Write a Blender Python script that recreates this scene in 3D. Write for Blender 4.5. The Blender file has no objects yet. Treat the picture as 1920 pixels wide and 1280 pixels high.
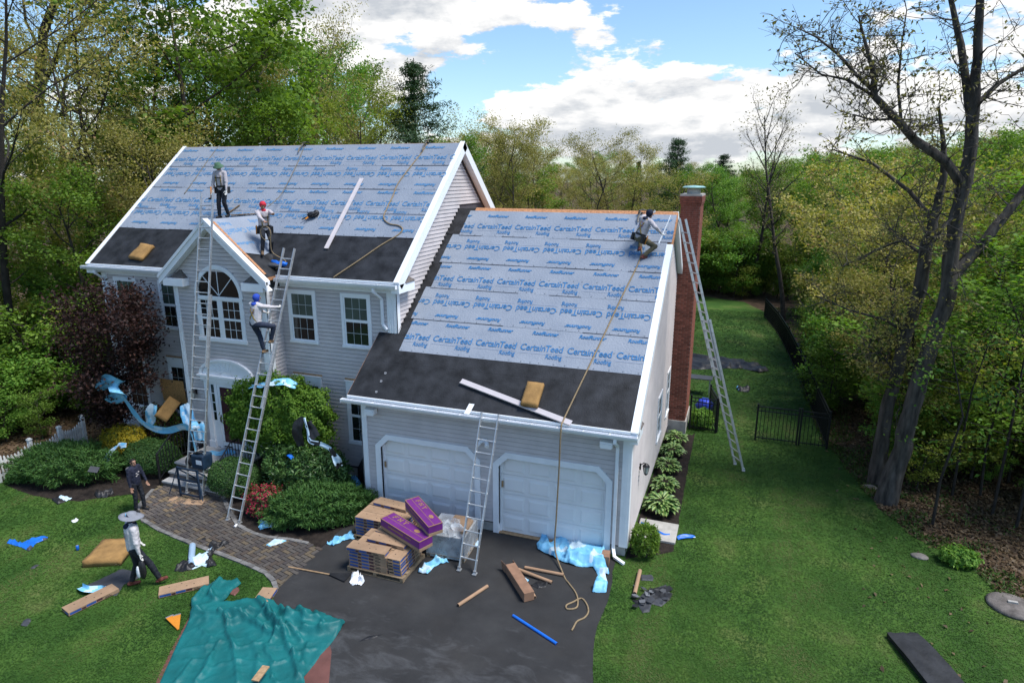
import bpy, bmesh, math, random
import numpy as np
from mathutils import Vector, Matrix, noise
R = math.radians
rng = random.Random(7)
nrng = np.random.default_rng(11)
SC = bpy.context.scene
COL = SC.collection

# ------------------------------------------------------------------ camera
FPX, CW, CH = 1210.7, 1920.0, 1280.0
CAM = Vector((9.257, -13.978, 8.95))
YAW, PITCH, ROLL = R(-19.641), R(14.404), R(0.093)
FW = Vector((math.sin(YAW)*math.cos(PITCH), math.cos(YAW)*math.cos(PITCH), -math.sin(PITCH)))
_r = Vector((math.cos(YAW), -math.sin(YAW), 0)); _u = _r.cross(FW)
RT = math.cos(ROLL)*_r + math.sin(ROLL)*_u
UP = -math.sin(ROLL)*_r + math.cos(ROLL)*_u
cd = bpy.data.cameras.new('camera'); cam = bpy.data.objects.new('camera', cd); COL.objects.link(cam)
cd.sensor_width = 36.0; cd.lens = 36.0*FPX/CW; cd.clip_end = 3000; cd.clip_start = 0.1
mw = Matrix((RT, UP, -FW)).transposed().to_4x4(); mw.translation = CAM; cam.matrix_world = mw
SC.camera = cam

# ------------------------------------------------------------------ light
SUN_EL, SUN_AZ = R(63), R(88)      # azimuth clockwise from +Y
wd = bpy.data.worlds.new('World'); SC.world = wd; wd.use_nodes = True
def build_world():
    nt = wd.node_tree; nt.nodes.clear(); N = nt.nodes.new; L = nt.links.new
    out = N('ShaderNodeOutputWorld'); bg = N('ShaderNodeBackground'); bg.inputs[1].default_value = 0.105
    L(bg.outputs[0], out.inputs[0])
    sky = N('ShaderNodeTexSky'); sky.sky_type = 'NISHITA'; sky.sun_disc = False
    sky.sun_elevation = SUN_EL; sky.sun_rotation = SUN_AZ; sky.air_density = 1.0; sky.dust_density = 0.6; sky.ozone_density = 1.6
    tc = N('ShaderNodeTexCoord')
    def mth(op, a, b=None, c=None, clamp=False):
        n = N('ShaderNodeMath'); n.operation = op; n.use_clamp = clamp
        for i, x in enumerate((a, b, c)):
            if x is None: continue
            if hasattr(x, 'is_output'): L(x, n.inputs[i])
            else: n.inputs[i].default_value = x
        return n.outputs[0]
    sep = N('ShaderNodeSeparateXYZ'); L(tc.outputs['Generated'], sep.inputs[0])
    x, y, z = sep.outputs
    az = mth('ARCTAN2', x, y); el = mth('ARCSINE', z)
    # cloud layer seen in perspective: cells flatten towards the horizon
    comb = N('ShaderNodeCombineXYZ'); L(mth('MULTIPLY', az, 1.0), comb.inputs[0])
    L(mth('MULTIPLY', mth('POWER', mth('ADD', mth('ABSOLUTE', el), .01), 0.8), 2.3), comb.inputs[1])
    def fbm(off, sc, det=7, rough=.55):
        m = N('ShaderNodeVectorMath'); m.operation = 'ADD'; L(comb.outputs[0], m.inputs[0]); m.inputs[1].default_value = off
        n = N('ShaderNodeTexNoise'); n.noise_dimensions = '2D'; L(m.outputs[0], n.inputs['Vector'])
        n.inputs['Scale'].default_value = sc; n.inputs['Detail'].default_value = det; n.inputs['Roughness'].default_value = rough
        return n.outputs[0]
    big = fbm((3.1, 1.7, 0), 4.2); fine = fbm((0.3, 5.2, 0), 11.0, 8, .62)
    fine_up = fbm((0.3, 5.235, 0), 11.0, 8, .62); big_up = fbm((3.1, 1.76, 0), 4.2)
    def pix(px, py):
        d = FW + RT*((px-960)/FPX) + UP*((640-py)/FPX); d.normalize()
        return math.atan2(d.x, d.y), math.asin(d.z)
    blobs = [(1150,120,270,72,1.15),(1080,215,215,40,.9),(1120,275,420,38,.85),(660,80,200,68,1.1),(880,8,300,34,1.0),
             (770,155,82,34,.9),(1480,190,150,42,.9),(1720,120,290,120,1.0),(1260,250,200,30,.8),(250,110,220,90,.7),(560,10,110,70,1.0),
             (960,92,95,38,-.9),(1430,75,120,60,-1.1),(1310,22,130,38,-1.0),(860,190,48,60,-.7),(1330,215,120,22,-.7),(60,60,120,60,-.6),(330,190,120,50,-.4)]
    tot = None
    for px, py, rx, ry, wgt in blobs:
        a0, e0 = pix(px, py); ra = rx/FPX*.98; re = ry/FPX*1.02
        dx = mth('DIVIDE', mth('SUBTRACT', az, a0), ra); dy = mth('DIVIDE', mth('SUBTRACT', el, e0), re)
        d2 = mth('ADD', mth('MULTIPLY', dx, dx), mth('MULTIPLY', dy, dy))
        g = mth('MULTIPLY', mth('SUBTRACT', 1.0, mth('MULTIPLY', d2, .5), None, True), wgt)
        tot = g if tot is None else mth('ADD', tot, g)
    low = mth('MULTIPLY', mth('SUBTRACT', .16, el, None, True), 1.6)
    dens = mth('ADD', mth('MULTIPLY_ADD', mth('SUBTRACT', big, .5), 1.5, mth('MULTIPLY', mth('SUBTRACT', fine, .5), 1.55)), mth('MULTIPLY', tot, .5))
    dens = mth('ADD', dens, low)
    mr = N('ShaderNodeMapRange'); mr.interpolation_type = 'SMOOTHSTEP'; L(dens, mr.inputs[0])
    mr.inputs[1].default_value = .33; mr.inputs[2].default_value = .53
    sh = mth('ADD', mth('MULTIPLY', mth('SUBTRACT', fine_up, fine), 1.1), mth('MULTIPLY', mth('SUBTRACT', big_up, big), 2.2))
    thick = mth('MULTIPLY', mth('SUBTRACT', dens, .62, None, True), .55)
    shade = N('ShaderNodeMapRange'); L(mth('ADD', sh, thick), shade.inputs[0])
    shade.inputs[1].default_value = -.12; shade.inputs[2].default_value = .42
    cc = N('ShaderNodeMix'); cc.data_type = 'RGBA'; L(shade.outputs[0], cc.inputs[0])
    k = 1/0.105
    cc.inputs[6].default_value = (.76*k, .75*k, .735*k, 1); cc.inputs[7].default_value = (.39*k, .415*k, .45*k, 1)
    tint = N('ShaderNodeMix'); tint.data_type = 'RGBA'; tint.blend_type = 'MULTIPLY'; tint.inputs[0].default_value = 1
    L(sky.outputs[0], tint.inputs[6]); tint.inputs[7].default_value = (1.02, 1.16, 1.26, 1)
    mx = N('ShaderNodeMix'); mx.data_type = 'RGBA'; L(mr.outputs[0], mx.inputs[0]); L(tint.outputs[2], mx.inputs[6]); L(cc.outputs[2], mx.inputs[7])
    L(mx.outputs[2], bg.inputs[0])
build_world()
sl = bpy.data.lights.new('sun', 'SUN'); sl.energy = 3.3; sl.angle = R(20); sl.color = (1, .97, .925)
so = bpy.data.objects.new('sun', sl); COL.objects.link(so)
sd = Vector((math.sin(SUN_AZ)*math.cos(SUN_EL), math.cos(SUN_AZ)*math.cos(SUN_EL), math.sin(SUN_EL)))
so.rotation_euler = sd.to_track_quat('Z', 'Y').to_euler()
VS = SC.view_settings; VS.view_transform = 'Standard'; VS.look = 'None'; VS.gamma = 1; VS.use_curve_mapping = False
VS.exposure = 0.64
SC.cycles.max_bounces = 6; SC.cycles.transparent_max_bounces = 8; SC.cycles.transmission_bounces = 4; SC.cycles.use_denoising = True

# ------------------------------------------------------------------ helpers
def at(px, py, z=0.0):
    d = FW + RT*((px-960)/FPX) + UP*((640-py)/FPX)
    return CAM + d*((z-CAM.z)/d.z)
def atY(px, py, Y):
    d = FW + RT*((px-960)/FPX) + UP*((640-py)/FPX)
    return CAM + d*((Y-CAM.y)/d.y)
MATS = {}
def mat(name, c, rough=.75, var=.18, scale=6.0, bump=0.0, bscale=60.0, metal=0.0, c2=None, spec=.35, detail=5, objvar=0.0):
    """procedural principled material: two scales of noise mottle the colour and dent the surface"""
    if name in MATS: return MATS[name]
    m = bpy.data.materials.new(name); m.use_nodes = True; nt = m.node_tree; N = nt.nodes.new; L = nt.links.new
    b = nt.nodes['Principled BSDF']; b.inputs['Roughness'].default_value = rough; b.inputs['Metallic'].default_value = metal
    b.inputs['Specular IOR Level'].default_value = spec
    tc = N('ShaderNodeTexCoord'); n1 = N('ShaderNodeTexNoise'); n1.inputs['Scale'].default_value = scale; n1.inputs['Detail'].default_value = detail
    L(tc.outputs['Object'], n1.inputs['Vector'])
    mx = N('ShaderNodeMix'); mx.data_type = 'RGBA'
    mr = N('ShaderNodeMapRange'); mr.inputs[1].default_value = .3; mr.inputs[2].default_value = .7; L(n1.outputs[0], mr.inputs[0]); L(mr.outputs[0], mx.inputs[0])
    if c2 is None: a = [x*(1-var) for x in c]; d = [min(1, x*(1+var)) for x in c]
    else: a, d = c, c2
    mx.inputs[6].default_value = (*a, 1); mx.inputs[7].default_value = (*d, 1)
    col = mx.outputs[2]
    if objvar:
        oi = N('ShaderNodeObjectInfo'); r2 = N('ShaderNodeMapRange'); L(oi.outputs['Random'], r2.inputs[0]); r2.inputs[3].default_value = 1-objvar; r2.inputs[4].default_value = 1+objvar
        v = N('ShaderNodeVectorMath'); v.operation = 'SCALE'; L(col, v.inputs[0]); L(r2.outputs[0], v.inputs['Scale']); col = v.outputs[0]
    L(col, b.inputs['Base Color'])
    if bump:
        n2 = N('ShaderNodeTexNoise'); n2.inputs['Scale'].default_value = bscale; n2.inputs['Detail'].default_value = 6; L(tc.outputs['Object'], n2.inputs['Vector'])
        bp = N('ShaderNodeBump'); bp.inputs['Strength'].default_value = bump; bp.inputs['Distance'].default_value = .02
        L(n2.outputs[0], bp.inputs['Height']); L(bp.outputs[0], b.inputs['Normal'])
    MATS[name] = m
    return m
def leafmat(name, c1, c2, trans=.35, objvar=.22, rough=.6, fall=None):
    if name in MATS: return MATS[name]
    m = bpy.data.materials.new(name); m.use_nodes = True; nt = m.node_tree; nt.nodes.clear(); N = nt.nodes.new; L = nt.links.new
    out = N('ShaderNodeOutputMaterial'); g = N('ShaderNodeNewGeometry'); oi = N('ShaderNodeObjectInfo')
    rp = N('ShaderNodeValToRGB'); L(g.outputs['Random Per Island'], rp.inputs[0])
    rp.color_ramp.elements[0].color = (*c1, 1); rp.color_ramp.elements[1].color = (*c2, 1)
    if fall:
        e = rp.color_ramp.elements.new(.93); e.color = (*c2, 1); rp.color_ramp.elements[-1].color = (*fall, 1)
    r2 = N('ShaderNodeMapRange'); L(oi.outputs['Random'], r2.inputs[0]); r2.inputs[3].default_value = 1-objvar; r2.inputs[4].default_value = 1+objvar
    v = N('ShaderNodeVectorMath'); v.operation = 'SCALE'; L(rp.outputs[0], v.inputs[0]); L(r2.outputs[0], v.inputs['Scale'])
    d = N('ShaderNodeBsdfPrincipled'); d.inputs['Roughness'].default_value = rough; d.inputs['Specular IOR Level'].default_value = .25; L(v.outputs[0], d.inputs['Base Color'])
    t = N('ShaderNodeBsdfTranslucent'); v2 = N('ShaderNodeVectorMath'); v2.operation = 'MULTIPLY'; L(v.outputs[0], v2.inputs[0]); v2.inputs[1].default_value = (1.25, 1.35, .55); L(v2.outputs[0], t.inputs[0])
    ms = N('ShaderNodeMixShader'); ms.inputs[0].default_value = trans; L(d.outputs[0], ms.inputs[1]); L(t.outputs[0], ms.inputs[2]); L(ms.outputs[0], out.inputs[0])
    MATS[name] = m
    return m

def thing(name, label, cat, loc=(0,0,0), rotz=0, group=None):
    o = bpy.data.objects.new(name, None); COL.objects.link(o); o.location = loc; o.rotation_euler = (0, 0, rotz)
    o.empty_display_size = .1
    return tag(o, label, cat, group)
def tag(o, label, cat, group=None, kind=None):
    if label: o['label'] = label
    if cat: o['category'] = cat
    if group: o['group'] = group
    if kind: o['kind'] = kind
    return o
def link(name, me, parent=None, loc=None, rot=None, label=None):
    o = bpy.data.objects.new(name, me); COL.objects.link(o)
    if parent: o.parent = parent
    if loc is not None: o.location = loc
    if rot is not None: o.rotation_euler = rot
    if label: o['label'] = label
    return o
def dup(root, loc=None, rotz=None, label=None, scale=None):
    def cp(o, par):
        c = o.copy(); COL.objects.link(c)
        if par: c.parent = par
        for ch in list(o.children): cp(ch, c)
        return c
    r = cp(root, None)
    if loc is not None: r.location = loc
    if rotz is not None: r.rotation_euler = (0, 0, rotz)
    if scale is not None: r.scale = scale
    if label: r['label'] = label
    return r
class MB:
    def __init__(s): s.v = []; s.f = []; s.m = []
    def poly(s, pts, mi=0):
        n = len(s.v); s.v += [tuple(p) for p in pts]; s.f.append(tuple(range(n, n+len(pts)))); s.m.append(mi); return s
    def hexa(s, p, mi=0):   # 8 pts: bottom ring 0-3, top ring 4-7
        n = len(s.v); s.v += [tuple(q) for q in p]
        for f in ((3,2,1,0),(4,5,6,7),(0,1,5,4),(1,2,6,5),(2,3,7,6),(3,0,4,7)): s.f.append(tuple(n+i for i in f)); s.m.append(mi)
        return s
    def box(s, x0, x1, y0, y1, z0, z1, mi=0):
        return s.hexa([(x0,y0,z0),(x1,y0,z0),(x1,y1,z0),(x0,y1,z0),(x0,y0,z1),(x1,y0,z1),(x1,y1,z1),(x0,y1,z1)], mi)
    def beam(s, a, b, w, h, up=(0,0,1), mi=0):   # box along a->b, w across, h along up
        a, b = Vector(a), Vector(b); d = (b-a).normalized(); up = Vector(up); sd_ = d.cross(up).normalized(); u2 = sd_.cross(d)
        p = []
        for q in (a, b):
            p.append([q - sd_*w/2 - u2*h/2, q + sd_*w/2 - u2*h/2, q + sd_*w/2 + u2*h/2, q - sd_*w/2 + u2*h/2])
        return s.hexa([p[0][0],p[0][1],p[1][1],p[1][0],p[0][3],p[0][2],p[1][2],p[1][3]], mi)
    def tube(s, pts, r, n=6, mi=0, cap=True):
        pts = [Vector(p) for p in pts]; k = len(pts); rr = r if isinstance(r, (list, tuple)) else [r]*k
        base = len(s.v); ref = None
        for i, p in enumerate(pts):
            d = (pts[min(i+1, k-1)] - pts[max(i-1, 0)])
            d = d.normalized() if d.length > 1e-9 else Vector((0,0,1))
            if ref is None:
                ref = d.orthogonal().normalized()
            else:
                ref = (ref - d*ref.dot(d)); ref = ref.normalized() if ref.length > 1e-6 else d.orthogonal().normalized()
            q = d.cross(ref)
            for j in range(n):
                a = 2*math.pi*j/n; s.v.append(tuple(p + (ref*math.cos(a) + q*math.sin(a))*rr[i]))
        for i in range(k-1):
            for j in range(n):
                a = base+i*n+j; b = base+i*n+(j+1) % n; s.f.append((a, b, b+n, a+n)); s.m.append(mi)
        if cap:
            s.f.append(tuple(base+j for j in reversed(range(n)))); s.m.append(mi)
            s.f.append(tuple(base+(k-1)*n+j for j in range(n))); s.m.append(mi)
        return s
    def prism(s, pts, vec, mi=0):
        n = len(s.v); k = len(pts); vec = Vector(vec)
        s.v += [tuple(p) for p in pts] + [tuple(Vector(p)+vec) for p in pts]
        s.f.append(tuple(n+i for i in reversed(range(k)))); s.m.append(mi)
        s.f.append(tuple(n+k+i for i in range(k))); s.m.append(mi)
        for i in range(k):
            j = (i+1) % k; s.f.append((n+i, n+j, n+k+j, n+k+i)); s.m.append(mi)
        return s
    def lathe(s, prof, c=(0,0,0), n=16, mi=0):
        base = len(s.v); k = len(prof)
        for r, z in prof:
            for j in range(n):
                a = 2*math.pi*j/n; s.v.append((c[0]+r*math.cos(a), c[1]+r*math.sin(a), c[2]+z))
        for i in range(k-1):
            for j in range(n):
                a = base+i*n+j; b = base+i*n+(j+1) % n; s.f.append((a, b, b+n, a+n)); s.m.append(mi)
        s.f.append(tuple(base+j for j in reversed(range(n)))); s.m.append(mi)
        s.f.append(tuple(base+(k-1)*n+j for j in range(n))); s.m.append(mi)
        return s
    def ball(s, c, r, n=10, k=6, mi=0):
        rx, ry, rz = r if isinstance(r, (tuple, list)) else (r, r, r); base = len(s.v)
        for i in range(k+1):
            t = math.pi*i/k
            for j in range(n):
                a = 2*math.pi*j/n; s.v.append((c[0]+rx*max(math.sin(t),1e-3)*math.cos(a), c[1]+ry*max(math.sin(t),1e-3)*math.sin(a), c[2]-rz*math.cos(t)))
        for i in range(k):
            for j in range(n):
                a = base+i*n+j; b = base+i*n+(j+1) % n; s.f.append((a, b, b+n, a+n)); s.m.append(mi)
        return s
    def mesh(s, name, mats, smooth=False, fix=True):
        me = bpy.data.meshes.new(name); me.from_pydata(s.v, [], s.f)
        for m in (mats if isinstance(mats, (list, tuple)) else [mats]): me.materials.append(m)
        if any(s.m): me.polygons.foreach_set('material_index', s.m)
        if fix:
            bm = bmesh.new(); bm.from_mesh(me); bmesh.ops.recalc_face_normals(bm, faces=bm.faces); bm.to_mesh(me); bm.free()
        if smooth: me.polygons.foreach_set('use_smooth', [True]*len(me.polygons))
        me.update()
        return me
    def cut(s):
        if not hasattr(s, 'marks'): s.marks = []
        s.marks.append((len(s.v), len(s.f))); return s
    def build_each(s, name, mats, parent=None, smooth=False):
        mk = [(0, 0)] + getattr(s, 'marks', []) + [(len(s.v), len(s.f))]; out = []
        for (v0, f0), (v1, f1) in zip(mk, mk[1:]):
            if f1 == f0: continue
            q = MB(); q.v = s.v[v0:v1]; q.f = [tuple(i-v0 for i in f) for f in s.f[f0:f1]]; q.m = s.m[f0:f1]
            out.append(q.build(name, mats, parent, smooth))
        return out
    def build(s, name, mats, parent=None, smooth=False, loc=None, rot=None, label=None):
        return link(name, s.mesh(name, mats, smooth), parent, loc, rot, label)
def bevel(o, w=.01, seg=2):
    b = o.modifiers.new('bevel', 'BEVEL'); b.width = w; b.segments = seg; b.limit_method = 'ANGLE'; return o
def np_mesh(name, V, F, mats, mi=None, smooth=False):
    V = np.asarray(V, np.float32); F = np.asarray(F, np.int32); k = F.shape[1]
    me = bpy.data.meshes.new(name); me.vertices.add(len(V)); me.vertices.foreach_set('co', V.ravel())
    me.loops.add(F.size); me.loops.foreach_set('vertex_index', F.ravel()); me.polygons.add(len(F))
    me.polygons.foreach_set('loop_start', np.arange(0, F.size, k, dtype=np.int32))
    for m in (mats if isinstance(mats, (list, tuple)) else [mats]): me.materials.append(m)
    if mi is not None: me.polygons.foreach_set('material_index', np.asarray(mi, np.int32))
    if smooth: me.polygons.foreach_set('use_smooth', np.ones(len(F), bool))
    me.update(calc_edges=True); me.validate()
    return me
def leaves(P, N, Lr, Wr, gen, fold=.25, updir=None):
    """one folded kite per point P; N = blade normals, random heading unless updir gives the blade direction"""
    n = len(P); N = N/np.maximum(np.linalg.norm(N, axis=1, keepdims=True), 1e-9)
    T = gen.normal(size=(n, 3)) if updir is None else updir
    T = T - N*(T*N).sum(1, keepdims=True); T /= np.maximum(np.linalg.norm(T, axis=1, keepdims=True), 1e-9)
    B = np.cross(N, T); Ls = gen.uniform(Lr[0], Lr[1], (n, 1)); Ws = gen.uniform(Wr[0], Wr[1], (n, 1))
    V = np.empty((n, 4, 3), np.float32)
    V[:, 0] = P - T*Ls*.5; V[:, 1] = P + B*Ws*.5 + N*Ws*fold + T*Ls*.05; V[:, 2] = P + T*Ls*.5; V[:, 3] = P - B*Ws*.5 + N*Ws*fold + T*Ls*.05
    return V.reshape(-1, 3), np.arange(n*4).reshape(n, 4)
# ------------------------------------------------------------------ materials of the house
m_siding = mat('lilac_grey_vinyl_siding', (.525,.478,.470), .55, .08, 2.2, .10, 30, objvar=.035)
m_gap_shade = mat('shadow_line_backing', (.07,.066,.075), .9, .1, 4)  # wall behind the boards coloured dark so the gaps read as shadow lines
m_trim = mat('white_painted_trim', (.79,.80,.82), .45, .05, 3, .05, 40)
m_white = mat('white_aluminium_flashing', (.80,.83,.86), .35, .03, 2)
m_gdoor = mat('white_garage_door', (.78,.77,.765), .45, .04, 2, .04, 60)
m_conc = mat('concrete', (.36,.345,.32), .9, .18, 5, .35, 60)
m_step = mat('pale_stone_tread', (.42,.41,.40), .85, .16, 4, .3, 70)
m_riser = mat('dark_brick_riser', (.10,.085,.078), .9, .3, 12, .5, 60)
m_membrane = mat('black_ice_membrane', (.018,.019,.022), .62, .65, 2.8, .35, 26, spec=.3)
m_osb = mat('orange_bare_sheathing', (.42,.20,.095), .8, .35, 20, .2, 80)
m_wood = mat('raw_wood', (.34,.22,.12), .8, .25, 14, .2, 60)
m_ul = mat('pale_grey_underlayment', (.20,.232,.285), .6, .10, 1.4, .6, 18, c2=(.255,.285,.335), detail=8)
m_print = mat('blue_print', (.034,.150,.335), .5, .15, 12)
m_print2 = mat('faded_blue_print', (.075,.205,.385), .5, .1, 12)
m_line = mat('thin_grey_print', (.25,.31,.42), .6, .1, 12)
m_fcap = mat('grey_fastener_cap', (.17,.19,.22), .5)
m_lap = mat('dark_lap_edge', (.06,.06,.07), .8, .2, 9)  # broken dark line along the lower edge of a strip
m_pane = mat('dark_window_pane', (.010,.014,.015), .07, .4, 1.2, spec=.6)
m_pane_up = mat('window_pane_with_blind', (.055,.085,.072), .10, .25, 1.5, spec=.6)
m_soffit = mat('soffit_white', (.60,.61,.62), .6, .06, 3)
m_shingle = mat('old_grey_shingle', (.12,.105,.095), .95, .35, 18, .5, 50)
m_door = mat('maroon_door', (.045,.010,.018), .35, .3, 6)
m_brick = mat('chimney_brick', (.20,.068,.046), .9, .35, 9, .4, 60, objvar=.35)
m_mortar = mat('mortar', (.30,.22,.18), .95, .15, 14, .3, 60)
m_copper = mat('verdigris_metal', (.28,.47,.45), .5, .2, 8, metal=.3)
m_bar = mat('grey_white_glazing_bar', (.42,.45,.46), .5, .05, 4)
m_dark = mat('black_metal', (.012,.012,.014), .45, .3, 10)
m_alu = mat('dull_aluminium', (.50,.51,.52), .42, .14, 9, .1, 50, metal=.75)
m_glass_lamp = mat('lamp_glass', (.35,.38,.36), .1, .1, 5)
m_osbw = mat('osb_board', (.58,.30,.115), .85, .4, 26, .25, 60)

house = thing('colonial_house', 'lilac-grey clapboard house with attached two-door garage and roofs stripped to underlayment', 'house')

# measures
GE, GR, GY, OE = 3.344, 7.909, 5.836, .258
GX0, GX1, GW = -.255, 7.37, 7.2
YM, ME, MR_, MYR = 1.514, 6.136, 9.964, 5.843
MX0, MX1, XC, XL = -11.015, .56, .334, -10.717
PG = (GR-GE)/(GY+OE); PM = (MR_-ME)/(MYR-YM+OE)
YB = YM-.614; BX0, BX1, BXC = -7.0, -3.56, -5.28
SIDE0 = .36                       # bottom of the siding
nG = Vector((0, -PG, 1)).normalized(); tG = Vector((0, 1, PG)).normalized()
nM = Vector((0, -PM, 1)).normalized(); tM = Vector((0, 1, PM)).normalized()
def RG(x, s, d=0.0): return Vector((x, -OE, GE)) + tG*s + nG*d
def RM(x, s, d=0.0): return Vector((x, YM-OE, ME)) + tM*s + nM*d
SG = math.hypot(GY+OE, GR-GE); SM = math.hypot(MYR-YM+OE, MR_-ME)

# ------------------------------------------------------------------ wall shells
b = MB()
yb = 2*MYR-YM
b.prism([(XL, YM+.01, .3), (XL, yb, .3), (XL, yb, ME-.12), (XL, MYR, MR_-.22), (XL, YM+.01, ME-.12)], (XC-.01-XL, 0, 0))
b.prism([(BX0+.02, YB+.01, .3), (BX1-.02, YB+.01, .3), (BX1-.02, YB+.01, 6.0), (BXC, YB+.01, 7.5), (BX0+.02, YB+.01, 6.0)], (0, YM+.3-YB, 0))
main_wall = b.build('main_wall', m_gap_shade, house)
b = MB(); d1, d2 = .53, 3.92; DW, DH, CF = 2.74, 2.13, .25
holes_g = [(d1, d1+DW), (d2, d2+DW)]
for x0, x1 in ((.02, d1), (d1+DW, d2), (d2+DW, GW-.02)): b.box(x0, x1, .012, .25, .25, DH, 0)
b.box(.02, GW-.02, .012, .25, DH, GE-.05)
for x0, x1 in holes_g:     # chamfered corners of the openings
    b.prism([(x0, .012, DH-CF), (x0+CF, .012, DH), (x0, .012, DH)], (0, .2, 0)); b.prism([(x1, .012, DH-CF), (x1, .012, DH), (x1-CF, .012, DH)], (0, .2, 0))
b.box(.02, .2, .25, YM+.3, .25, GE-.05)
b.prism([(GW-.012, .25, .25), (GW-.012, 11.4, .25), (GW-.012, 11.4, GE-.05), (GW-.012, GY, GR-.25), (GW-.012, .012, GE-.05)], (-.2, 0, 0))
garage_wall = b.build('garage_wall', m_gap_shade, house)
b = MB()
b.box(XL+.03, XC-.05, YM+.03, yb-.02, -.2, .3); b.box(BX0+.06, BX1-.06, YB+.04, YM, -.2, .3)
for x0, x1 in ((.03, d1-.02), (d1+DW+.02, d2-.02), (d2+DW+.02, GW-.03)): b.box(x0, x1, .025, .3, -.2, .25)
b.box(GW-.25, GW-.03, .3, 11.3, -.2, .25); b.box(.03, .25, .3, YM, -.2, .25); b.box(.25, GW-.25, .32, 11, -.2, .01)
b.build('foundation', m_conc, house)

# ------------------------------------------------------------------ clapboards, one by one
EXP = .115
n_boards = 0
def boards(parent, org, du, dn, z0, z1, fn, holes=(), joined=None):
    """lap siding on the plane org + u*du; fn(z)->(ulo, uhi); holes are (u0,u1,z0,z1)"""
    global n_boards
    org, du, dn = Vector(org), Vector(du), Vector(dn); k = 0; z = z0
    stuff = MB()
    while z < z1 - .02:
        zt = min(z+EXP, z1)
        lo0, hi0 = fn(z); lo1, hi1 = fn(zt); cuts = [(max(lo0, lo1), min(hi0, hi1))]
        for (a, c, e, g) in holes:
            if zt > e + .03 and z < g - .03:
                nc = []
                for s, t in cuts:
                    if a > s: nc.append((s, min(t, a)))
                    if c < t: nc.append((max(s, c), t))
                cuts = [q for q in nc if q[1]-q[0] > .03]
        for s, t in cuts:
            if t-s < .03: continue
            sl = lo1-lo0 if abs(s-max(lo0, lo1)) < 1e-6 and lo1 > lo0 else 0; sr = hi0-hi1 if abs(t-min(hi0, hi1)) < 1e-6 and hi1 < hi0 else 0
            def P(u, zz, d): return org + du*u + dn*d + Vector((0, 0, zz))
            j = rng.uniform(-.0015, .0015)
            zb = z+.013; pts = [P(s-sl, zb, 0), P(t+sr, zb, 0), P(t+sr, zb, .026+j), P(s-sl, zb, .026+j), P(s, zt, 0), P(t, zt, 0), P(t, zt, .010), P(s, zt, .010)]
            if joined: stuff.hexa(pts)
            else:
                q = MB(); q.hexa(pts); q.build('siding_board', m_siding, parent); n_boards += 1
        z = zt; k += 1
    if joined and stuff.v:
        o = stuff.build(joined, m_siding, parent); o['kind'] = 'stuff'
WC = .46
def wh(c, z0, z1, w=.40): return (c-w, c+w, z0, z1)
wins_up = [(-.98, 4.20, 5.62), (-2.81, 4.20, 5.62), (-9.72, 4.20, 5.62), (-7.81, 4.20, 5.62)]
wins_lo = [(-.98, 1.20, 2.82), (-2.81, 1.20, 2.82), (-9.82, 1.28, 2.86), (-7.85, 1.28, 2.86)]
hm = [wh(c, a-.02, e+.02) for c, a, e in wins_up+wins_lo]
boards(main_wall, (0, YM, 0), (1,0,0), (0,-1,0), SIDE0, ME-.36, lambda z: (BX1, XC-.02) if z > GE+.95 else (BX1, .0), hm)   # right of the bay
boards(main_wall, (0, YM, 0), (1,0,0), (0,-1,0), SIDE0, ME-.36, lambda z: (XL+.1, BX0), hm)
gp = (7.70-6.15)/1.81
hb = [(-6.02, -4.54, 4.16, 5.9), (-5.9, -4.66, 5.9, 6.2), (-6.2, -4.36, .3, 2.95), (-6.0, -4.6, 2.95, 3.2)]
boards(main_wall, (0, YB, 0), (1,0,0), (0,-1,0), .55, 7.45, lambda z: (max(BX0+.12, BXC-(7.58-z)/gp), min(BX1-.12, BXC+(7.58-z)/gp)), hb)
boards(main_wall, (BX1, 0, 0), (0,1,0), (1,0,0), .5, ME-.36, lambda z: (YB+.1, YM-.02), joined='side_siding_boards')
boards(main_wall, (BX0, 0, 0), (0,1,0), (-1,0,0), .5, ME-.36, lambda z: (YB+.1, YM-.02), joined='side_siding_boards')
hg = [(a, c, 0, DH+.02) for a, c in holes_g]
boards(garage_wall, (0, .012, 0), (1,0,0), (0,-1,0), .28, GE-.33, lambda z: (.15, GW-.17), hg)
# right gable of the main house above the garage roof
def gab(z):
    y0 = max(YM+.1, YM+(z-ME+.25)/PM) if z > ME-.3 else YM+.1
    y1 = 2*MYR-y0
    yg = (z-GE)/PG-OE                       # the garage roof covers what lies behind this line
    yq = 2*GY - yg
    return y0, (min(y1, yg) if z < GR else y1)
boards(main_wall, (XC, 0, 0), (0,1,0), (1,0,0), GE+1.45, MR_-.35, gab)
boards(garage_wall, (GW, 0, 0), (0,1,0), (1,0,0), .28, GR-.3, lambda z: (max(.1, (z-GE+.15)/PG), min(11.5, 2*GY-(z-GE+.15)/PG)), [(4.95, 5.85, 1.0, 2.35), (7.2, 8.0, 1.0, 2.5)], joined='right_gable_siding_boards')
print('boards', n_boards)

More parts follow.
